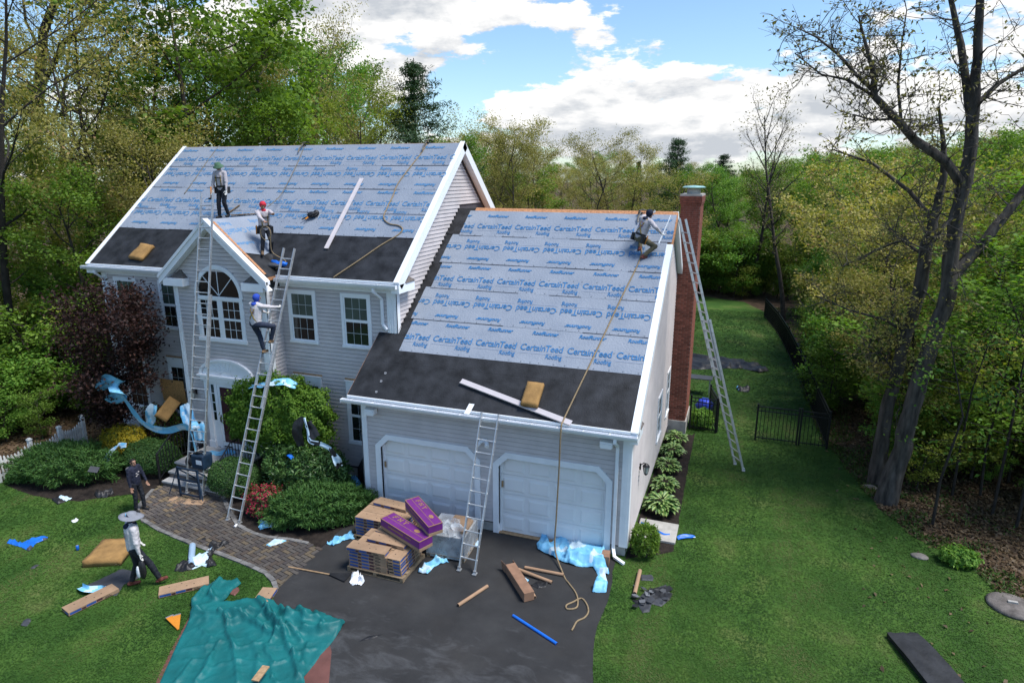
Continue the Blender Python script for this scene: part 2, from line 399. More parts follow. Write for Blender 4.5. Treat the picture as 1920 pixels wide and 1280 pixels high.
# ------------------------------------------------------------------ corner boards, frieze, dentils
b = MB()
for x0, x1, y, zt in ((XC-.30, XC+.025, YM, ME-.2), (XL-.025, XL+.22, YM, ME-.2), (BX0-.02, BX0+.17, YB, 6.0), (BX1-.27, BX1+.02, YB, 6.0)):
    b.cut(); b.box(x0, x1, y-.03, y+.0, .3, zt)
    w = (x1-x0)*.5
    for k in range(3): b.box(x0+w*.35+k*w*.45, x0+w*.35+k*w*.45+w*.2, y-.038, y-.03, .5, zt-.25)
b.cut(); b.box(XC, XC+.028, YM-.03, YM+.12, .3, ME-.2); b.cut(); b.box(XL-.028, XL, YM-.03, YM+.12, .3, ME-.2)
b.cut(); b.box(BX1-.01, BX1+.022, YB-.03, YB+.1, .3, 6.0); b.cut(); b.box(BX0-.022, BX0+.01, YB-.03, YB+.1, .3, 6.0)
b.cut(); b.box(-.025, .15, -.03, .012, .27, GE-.2); b.cut(); b.box(-.028, 0, -.03, .14, .27, GE-.2)
b.cut(); b.box(GW-.18, GW+.025, -.032, .012, .27, GE-.2); b.cut(); b.box(GW, GW+.03, -.03, .16, .27, GE-.2)
b.cut()
for k in range(3): b.box(GW-.15+k*.05, GW-.13+k*.05, -.038, -.03, .4, GE-.4)
b.build_each('corner_board', m_trim, house)
b = MB()
b.box(.15, GW-.18, -.02, .012, GE-.33, GE-.12); b.box(XL+.22, BX0, YM-.02, YM, ME-.36, ME-.15); b.box(BX1, XC-.3, YM-.02, YM, ME-.36, ME-.15)
for x0, x1, y, z in ((.2, GW-.2, -.02, GE), (XL+.25, BX0-.05, YM-.02, ME), (BX1+.05, XC-.32, YM-.02, ME)):
    x = x0
    while x < x1: b.box(x, x+.055, y-.045, y-.002, z-.27, z-.19); x += .105
dm = b.build('dentil_moulding', m_trim, house); dm['kind'] = 'stuff'

# ------------------------------------------------------------------ roofs
def slab(b, fn, x0, x1, s0, s1, d0, d1_, mi=0):
    b.hexa([fn(x0,s0,d0), fn(x1,s0,d0), fn(x1,s1,d0), fn(x0,s1,d0), fn(x0,s0,d1_), fn(x1,s0,d1_), fn(x1,s1,d1_), fn(x0,s1,d1_)], mi)
sStep = (YM+OE)/tG.y
b = MB()
slab(b, RG, GX0, GX1-.0, 0, sStep-.02, -.14, 0); slab(b, RG, XC+.002, GX1, sStep-.02, SG, -.14, 0)
# rear slope
def RGb(x, s, d=0): q = RG(x, s, d); return Vector((q.x, 2*GY-q.y, q.z))
slab(b, RGb, XC+.002, GX1-.17, 0, SG, -.14, 0)
garage_roof = b.build('garage_roof', m_osb, house)
b = MB(); slab(b, RM, MX0, MX1-.02, 0, SM, -.14, 0)
def RMb(x, s, d=0): q = RM(x, s, d); return Vector((q.x, 2*MYR-q.y, q.z))
slab(b, RMb, MX0, MX1-.02, 0, SM, -.14, 0)
main_roof = b.build('main_roof', m_osb, house)
# membrane sheets
b = MB()
slab(b, RG, GX0+.01, GX1-.02, 0.0, 1.20, .003, .006); slab(b, RG, GX0+.01, GX1-.14, 1.19, sStep-.03, .005, .008)
slab(b, RG, GX0+.01, XC+.3, sStep-.06, sStep-.03, .008, .011)
slab(b, RG, XC+.012, GX1-.14, sStep-.05, 2.3, .005, .009)
slab(b, RG, XC+.012, .85, 2.29, 6.35, .006, .010); slab(b, RG, XC+.012, 1.02, 6.30, SG-.01, .006, .010)
s = sStep
for k in range(24):    # ragged upturn against the gable wall
    s2 = s + rng.uniform(.12, .34)
    if s2 > SG: break
    h = rng.uniform(.03, .11); n0 = RG(XC+.012, s, .01); n1 = RG(XC+.012, s2, .01)
    b.hexa([n0, n1, n1+Vector((.006,0,0)), n0+Vector((.006,0,0)), n0+Vector((.016,0,h)), n1+Vector((.016,0,h*.8)), n1+Vector((.022,0,h*.8)), n0+Vector((.022,0,h))]); s = s2
b.build('ice_membrane', m_membrane, garage_roof)
b = MB()
slab(b, RM, MX0+.12, MX1-.1, 0, .95, .003, .007); slab(b, RM, MX0+.12, MX1-.1, .94, 1.75, .005, .009)
b.build('ice_membrane', m_membrane, main_roof)

# ------------------------------------------------------------------ underlayment strips with their print
def text_tris(body, w, h, bold=0.0, shear=0.0):
    cu = bpy.data.curves.new('txt', 'FONT'); cu.body = body; cu.size = 1; cu.offset = bold; cu.shear = shear; cu.resolution_u = 2; cu.space_character = .93 if bold else 1.0
    o = bpy.data.objects.new('txt', cu); COL.objects.link(o); dg = bpy.context.evaluated_depsgraph_get(); me = bpy.data.meshes.new_from_object(o.evaluated_get(dg))
    v = [(p.co.x, p.co.y) for p in me.vertices]; f = [tuple(p.vertices) for p in me.polygons]
    x0 = min(p[0] for p in v); x1 = max(p[0] for p in v); y1 = max(p[1] for p in v)
    v = [((p[0]-x0)/(x1-x0)*w, p[1]/y1*h) for p in v]
    bpy.data.objects.remove(o); bpy.data.meshes.remove(me); bpy.data.curves.remove(cu)
    return v, f
_a, _b = text_tris('Certain', .68, .205, .012), text_tris('Teed', .47, .205, .012); T_CT = (_a[0]+[(x+.672, y) for x, y in _b[0]], _a[1]+[tuple(i+len(_a[0]) for i in f) for f in _b[1]]); T_RF = text_tris('Roofing', .43, .14, .014); T_RR = text_tris('RoofRunner', .72, .12, .03, .22)
T_SG = text_tris('SAINT-GOBAIN', .40, .036)
def clipx(poly, lo, hi):
    for lim, sg in ((lo, 1), (hi, -1)):
        out = []
        for i in range(len(poly)):
            a, c = poly[i-1], poly[i]; ia = (a[0]-lim)*sg >= 0; ic = (c[0]-lim)*sg >= 0
            if ia != ic: t = (lim-a[0])/(c[0]-a[0]); out.append((lim, a[1]+t*(c[1]-a[1])))
            if ic: out.append(c)
        poly = out
        if len(poly) < 3: return None
    return poly
def put_text(b, T, fn, x, s, d, lo, hi, inv=False, mi=0, rot=0.0):
    v, f = T; cr, sr = math.cos(rot), math.sin(rot)
    q = [(x-p[0], s-p[1]) if inv else (x+p[0]*cr-p[1]*sr, s+p[1]*cr+p[0]*sr) for p in v]
    if max(p[0] for p in q) < lo or min(p[0] for p in q) > hi: return
    for t in f:
        pl_ = [q[i] for i in t]
        if min(p[0] for p in pl_) < lo or max(p[0] for p in pl_) > hi:
            pl_ = clipx(pl_, lo, hi)
            if not pl_: continue
        b.poly([fn(p[0], p[1], d) for p in pl_], mi)
def strip(parent, fn, x0, x1, s0, s1, d, inv, xct, base, faded=False, lapdark=True):
    # the sheet itself, faintly cockled
    nx, ns = int((x1-x0)/.22), 7; b = MB(); V = []
    ofs = rng.uniform(0, 99)
    for i in range(nx+1):
        for j in range(ns+1):
            x = x0+(x1-x0)*i/nx; s = s0+(s1-s0)*j/ns
            e = 0 if j in (0,) else noise.noise((x*1.7+ofs, s*2.6, ofs))*.006 + noise.noise((x*.7, s*7+ofs, 3))*.004
            if i in (0, nx): x += noise.noise((s*5, ofs, 1))*.01
            V.append(fn(x, s, d+max(e, -.003)))
    b.v = [tuple(p) for p in V]; b.f = [(i*(ns+1)+j, (i+1)*(ns+1)+j, (i+1)*(ns+1)+j+1, i*(ns+1)+j+1) for i in range(nx) for j in range(ns)]; b.m = [0]*len(b.f)
    o = b.build('underlayment_strip', [m_ul], parent, smooth=True)
    t = MB(); dt = d+.012; mi = 1 if faded else 0
    x = xct
    while x > x0-1.3: x -= 1.26
    while x < x1+1.3:
        if not inv:
            put_text(t, T_CT, fn, x, base, dt, x0, x1, False, mi); put_text(t, T_RF, fn, x+.74, base-.22, dt, x0, x1, False, mi); put_text(t, T_RR, fn, x+.2, base+.53, dt, x0, x1, False, mi)
            put_text(t, T_SG, fn, x+.74, base-.065, dt, x0, x1, False, 2)
            a, c = max(x+.0, x0), min(x+1.16, x1)
            if c > a: t.poly([fn(a, base-.092, dt), fn(c, base-.092, dt), fn(c, base-.083, dt), fn(a, base-.083, dt)], 2)
        else:
            put_text(t, T_CT, fn, x+1.14, base, dt, x0, x1, True, mi); put_text(t, T_RF, fn, x+.40, base+.22, dt, x0, x1, True, mi); put_text(t, T_RR, fn, x+.94, base-.53, dt, x0, x1, True, mi)
            put_text(t, T_SG, fn, x+.42, base+.065, dt, x0, x1, True, 2)
            a, c = max(x+.0, x0), min(x+1.16, x1)
            if c > a: t.poly([fn(a, base+.092, dt), fn(c, base+.092, dt), fn(c, base+.083, dt), fn(a, base+.083, dt)], 2)
        x += 1.26
    me = t.mesh('printed_lettering', [m_print, m_print2, m_line], fix=False)
    link('printed_lettering', me, o)
    fc = MB(); x = x0+.1
    while x < x1-.05:
        for s_ in (s0+.05, s0+(s1-s0)*.5+rng.uniform(-.03,.03)):
            c0 = fn(x+rng.uniform(-.05,.05), s_, d+.013); X_ax = Vector((1,0,0)); T_ax = (fn(0,1,0)-fn(0,0,0))
            fc.poly([c0+X_ax*.016*math.cos(q*1.05)+T_ax*.016*math.sin(q*1.05) for q in range(6)])
        x += rng.uniform(.25, .42)
    link('fastener_cap', fc.mesh('fastener_cap', m_fcap, fix=False), o)['kind'] = 'stuff'
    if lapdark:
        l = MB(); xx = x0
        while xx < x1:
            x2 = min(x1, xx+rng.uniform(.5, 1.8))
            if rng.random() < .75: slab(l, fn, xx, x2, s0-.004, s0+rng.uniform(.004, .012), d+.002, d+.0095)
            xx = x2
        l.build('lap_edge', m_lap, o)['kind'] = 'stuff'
    return o
X1 = GX1-.15
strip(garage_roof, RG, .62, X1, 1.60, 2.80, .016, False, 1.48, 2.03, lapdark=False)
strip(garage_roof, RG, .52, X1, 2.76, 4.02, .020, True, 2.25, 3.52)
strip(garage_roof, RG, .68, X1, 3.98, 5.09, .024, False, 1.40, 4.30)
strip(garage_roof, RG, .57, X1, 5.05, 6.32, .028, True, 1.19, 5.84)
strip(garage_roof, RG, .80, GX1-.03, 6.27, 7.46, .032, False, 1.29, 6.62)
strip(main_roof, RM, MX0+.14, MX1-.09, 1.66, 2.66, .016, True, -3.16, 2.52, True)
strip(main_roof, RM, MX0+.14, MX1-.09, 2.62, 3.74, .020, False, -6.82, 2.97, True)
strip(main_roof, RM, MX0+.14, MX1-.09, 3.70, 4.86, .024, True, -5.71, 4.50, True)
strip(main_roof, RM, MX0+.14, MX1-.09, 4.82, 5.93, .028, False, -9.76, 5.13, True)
# ------------------------------------------------------------------ rakes, drip edges, gutters
b = MB()
def rake(b, fn, x0, x1, s0, s1, d0, d1_): b.cut(); slab(b, fn, x0, x1, s0, s1, d0, d1_)
rake(b, RG, GX1-.16, GX1+.012, -.02, 6.2, -.20, .03)
rake(b, RGb, GX1-.155, GX1+.008, 3.75, SG+.02, -.20, .01)
rake(b, RM, MX1-.14, MX1+.02, -.02, SM+.03, -.24, .035); rake(b, RMb, MX1-.14, MX1+.02, -.02, SM+.03, -.24, .03)
rake(b, RM, MX0-.02, MX0+.13, -.02, SM+.02, -.24, .03); rake(b, RMb, MX0-.02, MX0+.13, -.02, SM, -.24, .02)
# rake soffits
for f in (RM, RMb): b.cut(); slab(b, f, XC+.02, MX1-.12, .1, SM-.1, -.22, -.16)
for f in (RG,): b.cut(); slab(b, f, GW+.03, GX1-.12, .1, SG-.1, -.2, -.15)
# eave returns
b.cut(); b.box(XC, MX1+.02, YM-OE-.02, YM+.62, ME-.30, ME-.06); b.cut(); b.box(GW, GX1+.012, -OE-.02, .52, GE-.28, GE-.06)
b.cut(); b.box(MX0-.02, XL, YM-OE-.02, YM+.5, ME-.30, ME-.06)
b.build_each('rake_trim', m_white, house)
b = MB(); slab(b, RG, GX1-.03, GX1+.004, 6.2, SG+.01, -.15, .012); b.cut(); slab(b, RG, .95, GX1-.02, 7.45, SG+.012, .0, .02); b.cut(); slab(b, RGb, .95, GX1-.17, 7.45, SG+.008, .0, .02)
b.cut(); slab(b, RM, MX0-.03, MX0-.021, .2, SM, -.1, .028)
b.build_each('bare_ridge_board', m_osb, garage_roof)
b = MB()
for x0, x1, y, z in ((GX0+.02, GX1-.16, -OE, GE), (MX0+.12, -7.13, YM-OE, ME), (-3.46, MX1-.14, YM-OE, ME)):
    b.cut(); b.box(x0, x1, y-.035, y+.005, z-.045, z+.012)
    b.box(x0, x1, y+.005, y+.03, z-.22, z-.05)
    b.box(x0, x1, y+.03, y+OE, z-.14, z-.10)
b.build_each('drip_edge', m_white, house)
def gutter(x0, x1, y, z):
    g = MB(); pf = [(0, 0), (0, -.11), (-.07, -.11), (-.115, -.045), (-.12, 0), (-.108, 0), (-.104, -.045), (-.066, -.098), (-.012, -.098), (-.012, 0)]
    g.prism([(x0, y+a, z+c) for a, c in pf], (x1-x0, 0, 0))
    g.box(x0, x0+.006, y-.118, y, z-.1, z-.002); g.box(x1-.006, x1, y-.118, y, z-.1, z-.002)
    x = x0+.3
    while x < x1: g.box(x, x+.025, y-.115, y-.005, z-.016, z-.006, 1); x += .62
    return g.build('gutter', [m_trim, m_soffit], house)
gutter(GX0-.12, GX1+.02, -OE-.036, GE-.07); gutter(MX0-.12, -7.12, YM-OE-.036, ME-.06); gutter(-3.44, MX1-.02, YM-OE-.036, ME-.06)
def downspout(pts):
    g = MB()
    for a, c in zip(pts, pts[1:]): g.beam(a, c, .075, .055, (0, 1, .01) if abs(a[0]-c[0]) < .01 and abs(Vector(a).z-Vector(c).z) > abs(Vector(a).y-Vector(c).y) else (0, 0, 1))
    return g.build('downspout', m_trim, house)
downspout([(6.88, -OE-.09, GE-.18), (6.88, -OE-.09, GE-.28), (6.9, -.06, GE-.48), (6.9, -.06, .22), (6.96, -.2, .08), (7.22, -.36, .05)])
downspout([(-.18, YM-OE-.09, ME-.18), (-.18, YM-OE-.09, ME-.28), (-.10, YM-.06, ME-.52), (-.10, YM-.06, GE+1.55), (.05, YM-.10, GE+1.42)])
downspout([(XL+.12, YM-OE-.09, ME-.18), (XL+.12, YM-OE-.09, ME-.28), (XL+.10, YM-.07, ME-.5), (XL+.10, YM-.07, .3)])
# small old-shingle caps on the eave returns
b = MB()
def cap(b, x0, x1, y0, y1, z, h, apex):
    b.cut(); p = [(x0,y0,z), (x1,y0,z), (x1,y1,z), (x0,y1,z)]; q = apex
    b.poly([p[0],p[1],q]); b.poly([p[1],p[2],q]); b.poly([p[2],p[3],q]); b.poly([p[3],p[0],q]); b.poly(p)
cap(b, XC+.01, MX1+.04, YM+.1, YM+.66, ME-.058, .2, (XC+.01, YM+.45, ME+.16)); cap(b, GW+.01, GX1+.03, .12, .55, GE-.058, .2, (GW+.01, .4, GE+.14))
yf = YM-.86
cap(b, BX0+.10, BX0+.62, yf+.05, YB, 5.97, .2, (BX0+.36, YB, 6.22)); cap(b, BX1-.62, BX1-.1, yf+.05, YB, 5.97, .2, (BX1-.36, YB, 6.22))
b.build_each('return_cap_shingle', m_shingle, house)

# ------------------------------------------------------------------ front gable (dormer) roof
AP = 7.72; AE = 6.13; HW = 1.83; ybk = lambda z: YM-OE+(z-ME)/PM
yf = YM-.86
b = MB()
for sg in (-1, 1):
    e0 = Vector((BXC+sg*HW, yf, AE)); a0 = Vector((BXC, yf, AP)); a1 = Vector((BXC, ybk(AP), AP)); e1 = Vector((BXC+sg*HW, ybk(AE)+.02, AE))
    dn = Vector((0, 0, -.10))
    b.hexa([e0+dn, a0+dn, a1+dn, e1+dn, e0, a0, a1, e1], 0)
dorm = b.build('front_gable_roof', m_osb, house)
b = MB()
for sg in (-1, 1):
    up = Vector((sg*gp, 0, 1)).normalized()
    e0 = Vector((BXC+sg*HW, yf+.02, AE)); a0 = Vector((BXC, yf+.02, AP)); a1 = Vector((BXC, ybk(AP)+.05, AP)); e1 = Vector((BXC+sg*HW, ybk(AE)+.06, AE))
    a0i = a0+Vector((sg*.10, 0, -.10*gp)); a1i = a1+Vector((sg*.10, -.08, -.10*gp))
    b.hexa([e0+up*.004, a0i+up*.004, a1i+up*.004, e1+up*.004, e0+up*.012, a0i+up*.012, a1i+up*.012, e1+up*.012], 0)
b.build('ice_membrane', m_membrane, dorm)
b = MB()
for sg in (-1, 1):
    dx = Vector((sg, 0, -gp)).normalized(); up = Vector((sg*gp, 0, 1)).normalized()
    a = Vector((BXC, yf-.03, AP+.02)); L_ = math.hypot(HW+.16, (HW+.16)*gp)
    e = a+dx*L_
    hv = Vector((0, 0, -.27))
    b.hexa([a+hv, e+hv, e+hv+Vector((0, .06, 0)), a+hv+Vector((0, .06, 0)), a, e, e+Vector((0, .06, 0)), a+Vector((0, .06, 0))])
    hv = Vector((0, 0, -.09)); f = Vector((0, -.03, 0)); g = Vector((0, .16, 0)); u3 = Vector((0, 0, .012))
    b.hexa([a+hv+f, e+hv+f, e+hv+g, a+hv+g, a+f+u3, e+f+u3, e+g+u3, a+g+u3])
    # soffit under the overhang
    b.hexa([a+Vector((0,.06,-.28)), e+Vector((0,.06,-.28)), e+Vector((0,.24,-.28)), a+Vector((0,.24,-.28)), a+Vector((0,.06,-.25)), e+Vector((0,.06,-.25)), e+Vector((0,.24,-.25)), a+Vector((0,.24,-.25))])
    x0, x1 = (BX0-.12, BX0+.64) if sg < 0 else (BX1-.64, BX1+.12)
    b.box(x0, x1, yf-.02, YB, 5.73, 5.96)
b.build('gable_trim', m_trim, dorm)
# underlayment piece on the right slope of the front gable: y back along the ridge, s down the slope
_dx = Vector((1, 0, -gp)).normalized(); _up = Vector((gp, 0, 1)).normalized()
def RD(y, s, d=0.0): return Vector((BXC+.02, y, AP-.01)) + _dx*s + _up*d
b = MB()
def yv(s): return ybk((AP-.01)+_dx.z*s)
P5 = [(yf+.12, .0), (yv(0), .0), (yv(.7), .7), (yv(1.5)+.05, 1.5), (yf+.85, 1.62), (yf+.12, 1.38)]
b.prism([RD(y, s, .016) for y, s in P5], _up*.003)
o = b.build('underlayment_strip', m_ul, dorm)
t = MB()
def RDt(x, s, d): return RD(yf+x, 1.62-s, .021)
for T, row, x0_, st_, n_ in ((T_CT, 1.16, 1.10, 1.24, 3), (T_RR, .60, .95, 1.24, 3), (T_RF, 1.44, .75, 1.24, 3)):
    for q in range(n_): put_text(t, T, RDt, x0_+q*st_, row, 0, .16, max(.3, yv(1.62-row+.1)-yf-.06), True, 1)
link('printed_lettering', t.mesh('printed_lettering', [m_print, m_print2], fix=False), o)
b = MB()    # bare orange edge on the right slope
for sg, wd_ in ((1, .05),):
    dx = Vector((sg, 0, -gp)).normalized(); up = Vector((sg*gp, 0, 1)).normalized()
    a = Vector((BXC+.1, yf+.16, AP-.1*gp)); e = a+dx*2.2; g = Vector((0, .09, 0))
    b.hexa([a, e, e+g, a+g, a+up*.03, e+up*.03, e+g+up*.03, a+g+up*.03])
b.build('bare_edge_board', m_osb, dorm)

# ------------------------------------------------------------------ windows
def window(xc, z0, z1, y, w=.80, header=False, parent=house, blind=True, cols=3, casing=.09, axis='x', rows=2):
    """double-hung window facing -y (or +x when axis is 'X'): casing, two sashes, panes, glazing bars"""
    def place(mbx):
        if axis == 'X': mbx.v = [(y-(p[1]-0), xc+(p[0]), p[2]) for p in mbx.v]
        else: mbx.v = [(xc+p[0], y+p[1], p[2]) for p in mbx.v]
        return mbx
    h = w/2; c = casing; f = MB()
    f.box(-h-c, -h, -.045, .0, z0-.02, z1+c); f.box(h, h+c, -.045, .0, z0-.02, z1+c); f.box(-h, h, -.045, .0, z1, z1+c); f.box(-h-c-.015, h+c+.015, -.065, .0, z0-c, z0-.02)
    if header:
        f.box(-h-c, h+c, -.05, 0, z1+c+.003, z1+c+.17); f.box(-h-c-.03, h+c+.03, -.075, 0, z1+c+.173, z1+c+.2)
    win = place(f).build('window', m_trim, parent)
    zm = (z0+z1)/2
    for k, (a, e, yo, mt) in enumerate(((zm, z1, -.032, m_pane_up if blind else m_pane), (z0-.02, zm, -.022, m_pane))):
        s = MB(); r = .04
        s.box(-h, -h+r, yo, 0, a, e); s.box(h-r, h, yo, 0, a, e); s.box(-h+r, h-r, yo, 0, a, a+r*1.1); s.box(-h+r, h-r, yo, 0, e-r, e)
        place(s).build('sash', m_trim, win)
        p = MB(); p.box(-h+r, h-r, yo+.012, -.002, a+r*1.1, e-r); place(p).build('pane', mt, win)
        g = MB(); x0, x1, za, ze = -h+r, h-r, a+r*1.1, e-r
        for i in range(1, cols): xx = x0+(x1-x0)*i/cols; g.box(xx-.0055, xx+.0055, yo+.006, yo+.0115, za, ze)
        for i in range(1, rows): zz = za+(ze-za)*i/rows; g.box(x0, x1, yo+.0065, yo+.011, zz-.007, zz+.007)
        place(g).build('glazing_bar', m_bar, win)
    if header and axis == 'x':
        s = MB(); s.box(-h-c-.03, h+c+.03, -.03, 0, z1+c+.203, z1+c+.26); place(s).build('bare_header_strip', m_wood, win)
    return win
for c, a, e in wins_up: window(c, a, e, YM)
for i, (c, a, e) in enumerate(wins_lo): window(c, a, e, YM, header=True, blind=False)
window(5.4, 1.05, 2.35, GW, .8, parent=house, blind=False, axis='X'); window(7.6, 1.05, 2.5, GW, .7, parent=house, blind=False, axis='X')
# arched window of the gable
b = MB(); W2, zs, za, ra = .74, 4.22, 5.42, .80; xc = BXC
seg = 20
for k in range(seg):
    a0, a1 = math.pi*k/seg, math.pi*(k+1)/seg
    q = [(xc+r_*math.cos(t)*1.0, zs+1.22+r_*math.sin(t)*1.06) for r_, t in ((ra-.02, a0), (ra+.10, a0), (ra+.10, a1), (ra-.02, a1))]
    b.prism([(x, YB-.05, z) for x, z in q], (0, .05, 0))
b.box(xc-W2-.14, xc-W2-.02, YB-.045, YB, zs-.05, zs+1.2); b.box(xc+W2+.02, xc+W2+.14, YB-.045, YB, zs-.05, zs+1.2)
b.box(xc-W2-.17, xc+W2+.17, YB-.07, YB, zs-.15, zs-.05); b.box(xc-.06, xc+.06, YB-.04, YB, zs-.05, zs+1.14); b.box(xc-W2-.14, xc+W2+.14, YB-.055, YB, zs+1.14, zs+1.24)
arch = b.build('arched_window', m_trim, house)
p = MB(); p.prism([(xc+(ra-.025)*math.cos(math.pi*k/24), YB-.012, zs+1.24+(ra-.025)*math.sin(math.pi*k/24)*1.06) for k in range(25)], (0, .011, 0)); p.build('pane', m_pane, arch)
g = MB()
for dg_ in (45, 90, 135):
    t = R(dg_); g.beam((xc, YB-.018, zs+1.26), (xc+.76*math.cos(t), YB-.018, zs+1.26+.79*math.sin(t)), .02, .01, (0, 1, 0))
g.build('glazing_bar', m_trim, arch)
for sx in (-1, 1):
    x0, x1 = (xc-W2-.02, xc-.06) if sx < 0 else (xc+.06, xc+W2+.02)
    for a, e, mt in ((zs+.56, zs+1.14, m_pane), (zs-.05, zs+.56, m_pane)):
        s = MB(); r = .035; s.box(x0, x0+r, YB-.03, YB, a, e); s.box(x1-r, x1, YB-.03, YB, a, e); s.box(x0+r, x1-r, YB-.03, YB, a, a+r); s.box(x0+r, x1-r, YB-.03, YB, e-r, e); s.build('sash', m_trim, arch)
        p = MB(); p.box(x0+r, x1-r, YB-.018, YB-.002, a+r, e-r); p.build('pane', mt, arch)
        g = MB()
        for i in (1, 2): xx = x0+r+(x1-x0-2*r)*i/3; g.box(xx-.007, xx+.007, YB-.024, YB-.0185, a+r, e-r)
        zz = (a+e)/2; g.box(x0+r, x1-r, YB-.0235, YB-.019, zz-.007, zz+.007); g.build('glazing_bar', m_trim, arch)

# ------------------------------------------------------------------ front entry
DX = -5.3; ZT = .56
b = MB()
for x0, x1 in ((-6.22, -6.04), (-4.56, -4.38)):
    b.box(x0, x1, YB-.07, YB, ZT, 2.78); b.box(x0-.03, x1+.03, YB-.09, YB, ZT, ZT+.22)
    for k in range(3): b.box(x0+.03+k*.05, x0+.05+k*.05, YB-.078, YB-.07, ZT+.3, 2.6)
b.box(-6.30, -4.30, YB-.10, YB, 2.78, 2.93); b.box(-6.38, -4.22, YB-.16, YB, 2.93, 2.99)
b.box(-5.86, -5.76, YB-.04, YB, ZT, 2.7); b.box(-4.84, -4.74, YB-.04, YB, ZT, 2.7); b.box(-6.04, -4.56, YB-.045, YB, 2.70, 2.78)
entry = b.build('entry_surround', m_trim, house)
f = MB(); n = 22
f.prism([(DX+.92*math.cos(math.pi*k/n), YB-.05, 2.99+.46*math.sin(math.pi*k/n)) for k in range(n+1)], (0, .05, 0))
f.build('fanlight_panel', m_trim, entry)
f = MB()
for k in range(1, 16):
    t = math.pi*k/16; f.beam((DX+.2*math.cos(t), YB-.055, 3.0+.1*math.sin(t)), (DX+.88*math.cos(t), YB-.055, 3.0+.43*math.sin(t)), .035, .018, (0, 1, 0))
for k in range(n):
    a0, a1 = math.pi*k/n, math.pi*(k+1)/n
    f.prism([(DX+rx*math.cos(t), YB-.11, 2.99+rz*math.sin(t)) for rx, rz, t in ((.94, .47, a0), (1.03, .54, a0), (1.03, .54, a1), (.94, .47, a1))], (0, .11, 0))
f.build('sunburst_moulding', m_trim, entry)
b = MB(); b.box(-5.76, -4.84, YB-.02, YB, ZT+.02, 2.70); door = b.build('front_door', m_trim, house)
p = MB(); p.box(-5.66, -4.94, YB-.028, YB-.02, ZT+.22, 2.6); p.build('door_panel', m_door, door)
p = MB(); p.tube([(-5.72, YB-.03, 1.62), (-5.72, YB-.07, 1.60), (-5.72, YB-.07, 1.48), (-5.72, YB-.03, 1.46)], .012); p.box(-5.735, -5.705, YB-.03, YB-.02, 1.42, 1.68); p.build('door_handle', m_dark, door)
for x0, x1 in ((-6.04, -5.86), (-4.74, -4.56)):
    s = MB(); s.box(x0, x1, YB-.015, YB, ZT+.02, 2.7); sd_ = s.build('side_light', m_trim, entry)
    pq = MB()
    for k in range(4): pq.box(x0+.035, x1-.035, YB-.02, YB-.014, 1.48+k*.3, 1.75+k*.3)
    pq.build('side_light_pane', m_pane, entry)
b = MB(); b.box(-5.7, -5.4, YB-.05, YB-.03, .62, .65); b.build('mail_slot', m_dark, door)
# wall lantern beside the door
def lantern(loc, face):
    b = MB(); x, y, z = loc; fx, fy = face
    b.box(x-.03, x+.03, y-.03, y+.03, z-.08, z+.08); b.tube([(x, y, z+.02), (x+fx*.10, y+fy*.10, z+.12), (x+fx*.16, y+fy*.16, z+.10)], .012)
    c = (x+fx*.16, y+fy*.16, z-.16)
    b.lathe([(.02, .27), (.06, .24), (.09, .2), (.095, .185)], c, 8); b.lathe([(.05, -.02), (.055, 0), (.03, -.05)], c, 8)
    for k in range(4): t = k*math.pi/2; b.tube([(c[0]+.085*math.cos(t), c[1]+.085*math.sin(t), c[2]+.19), (c[0]+.05*math.cos(t), c[1]+.05*math.sin(t), c[2])], .007, 4)
    o = b.build('wall_lantern', m_dark, house)
    g = MB(); g.lathe([(.045, 0), (.078, .18)], c, 8); g.build('lamp_glass', m_glass_lamp, o)
lantern((-6.6, YB-.02, 2.35), (0, -1)); lantern((GW+.03, 1.45, 1.75), (1, 0))

# ------------------------------------------------------------------ garage doors
for x0, x1 in holes_g:
    b = MB(); T = .15
    o_ = lambda e: [(x0-e, 0), (x0-e, DH-CF+e*.41), (x0+CF-e*.41, DH+e), (x1-CF+e*.41, DH+e), (x1+e, DH-CF+e*.41), (x1+e, 0)]
    po, pi_ = o_(T), o_(0)
    for k in range(5): b.prism([(q[0], -.035, q[1]) for q in (po[k], po[k+1], pi_[k+1], pi_[k])], (0, .15, 0))
    b.box(x0, x0+.04, .07, .12, 0, DH-.1); b.box(x1-.04, x1, .07, .12, 0, DH-.1)
    gd = b.build('garage_door', m_trim, house)
    for k in range(4):   # four sections of four raised panels
        s = MB(); za, ze = .03+k*.535, .03+(k+1)*.535-.008; s.box(x0+.03, x1-.03, .115, .15, za, ze); sec = s.build('door_section', m_gdoor, gd)
        pn = MB()
        for j in range(4):
            pw = (DW-.06)/4; a = x0+.03+j*pw+.07; e = a+pw-.14; u, v = za+.09, ze-.09
            pn.box(a-.02, e+.02, .108, .115, u-.02, v+.02)
            pn.hexa([(a-.01,.108,u-.01), (e+.01,.108,u-.01), (e+.01,.108,v+.01), (a-.01,.108,v+.01), (a+.035,.094,u+.035), (e-.035,.094,u+.035), (e-.035,.094,v-.035), (a+.035,.094,v-.035)])
        pn.build('raised_panel', m_gdoor, gd)
    s = MB(); s.box(x0+.05, x0+.10, .06, .075, 1.28, 1.45); s.build('door_sensor_plate', m_wood, gd)
    s = MB(); s.box(x0, x1, -.02, .16, .0, .03); s.build('threshold', m_wood, gd)
b = MB()
for x in (.2, 6.5): b.cut(); b.box(x, x+.3, -.2, -.03, 2.86, 3.0); b.box(x+.02, x+.28, -.22, -.2, 2.84, 2.95)
b.build_each('box_floodlight', m_trim, house)
b = MB()
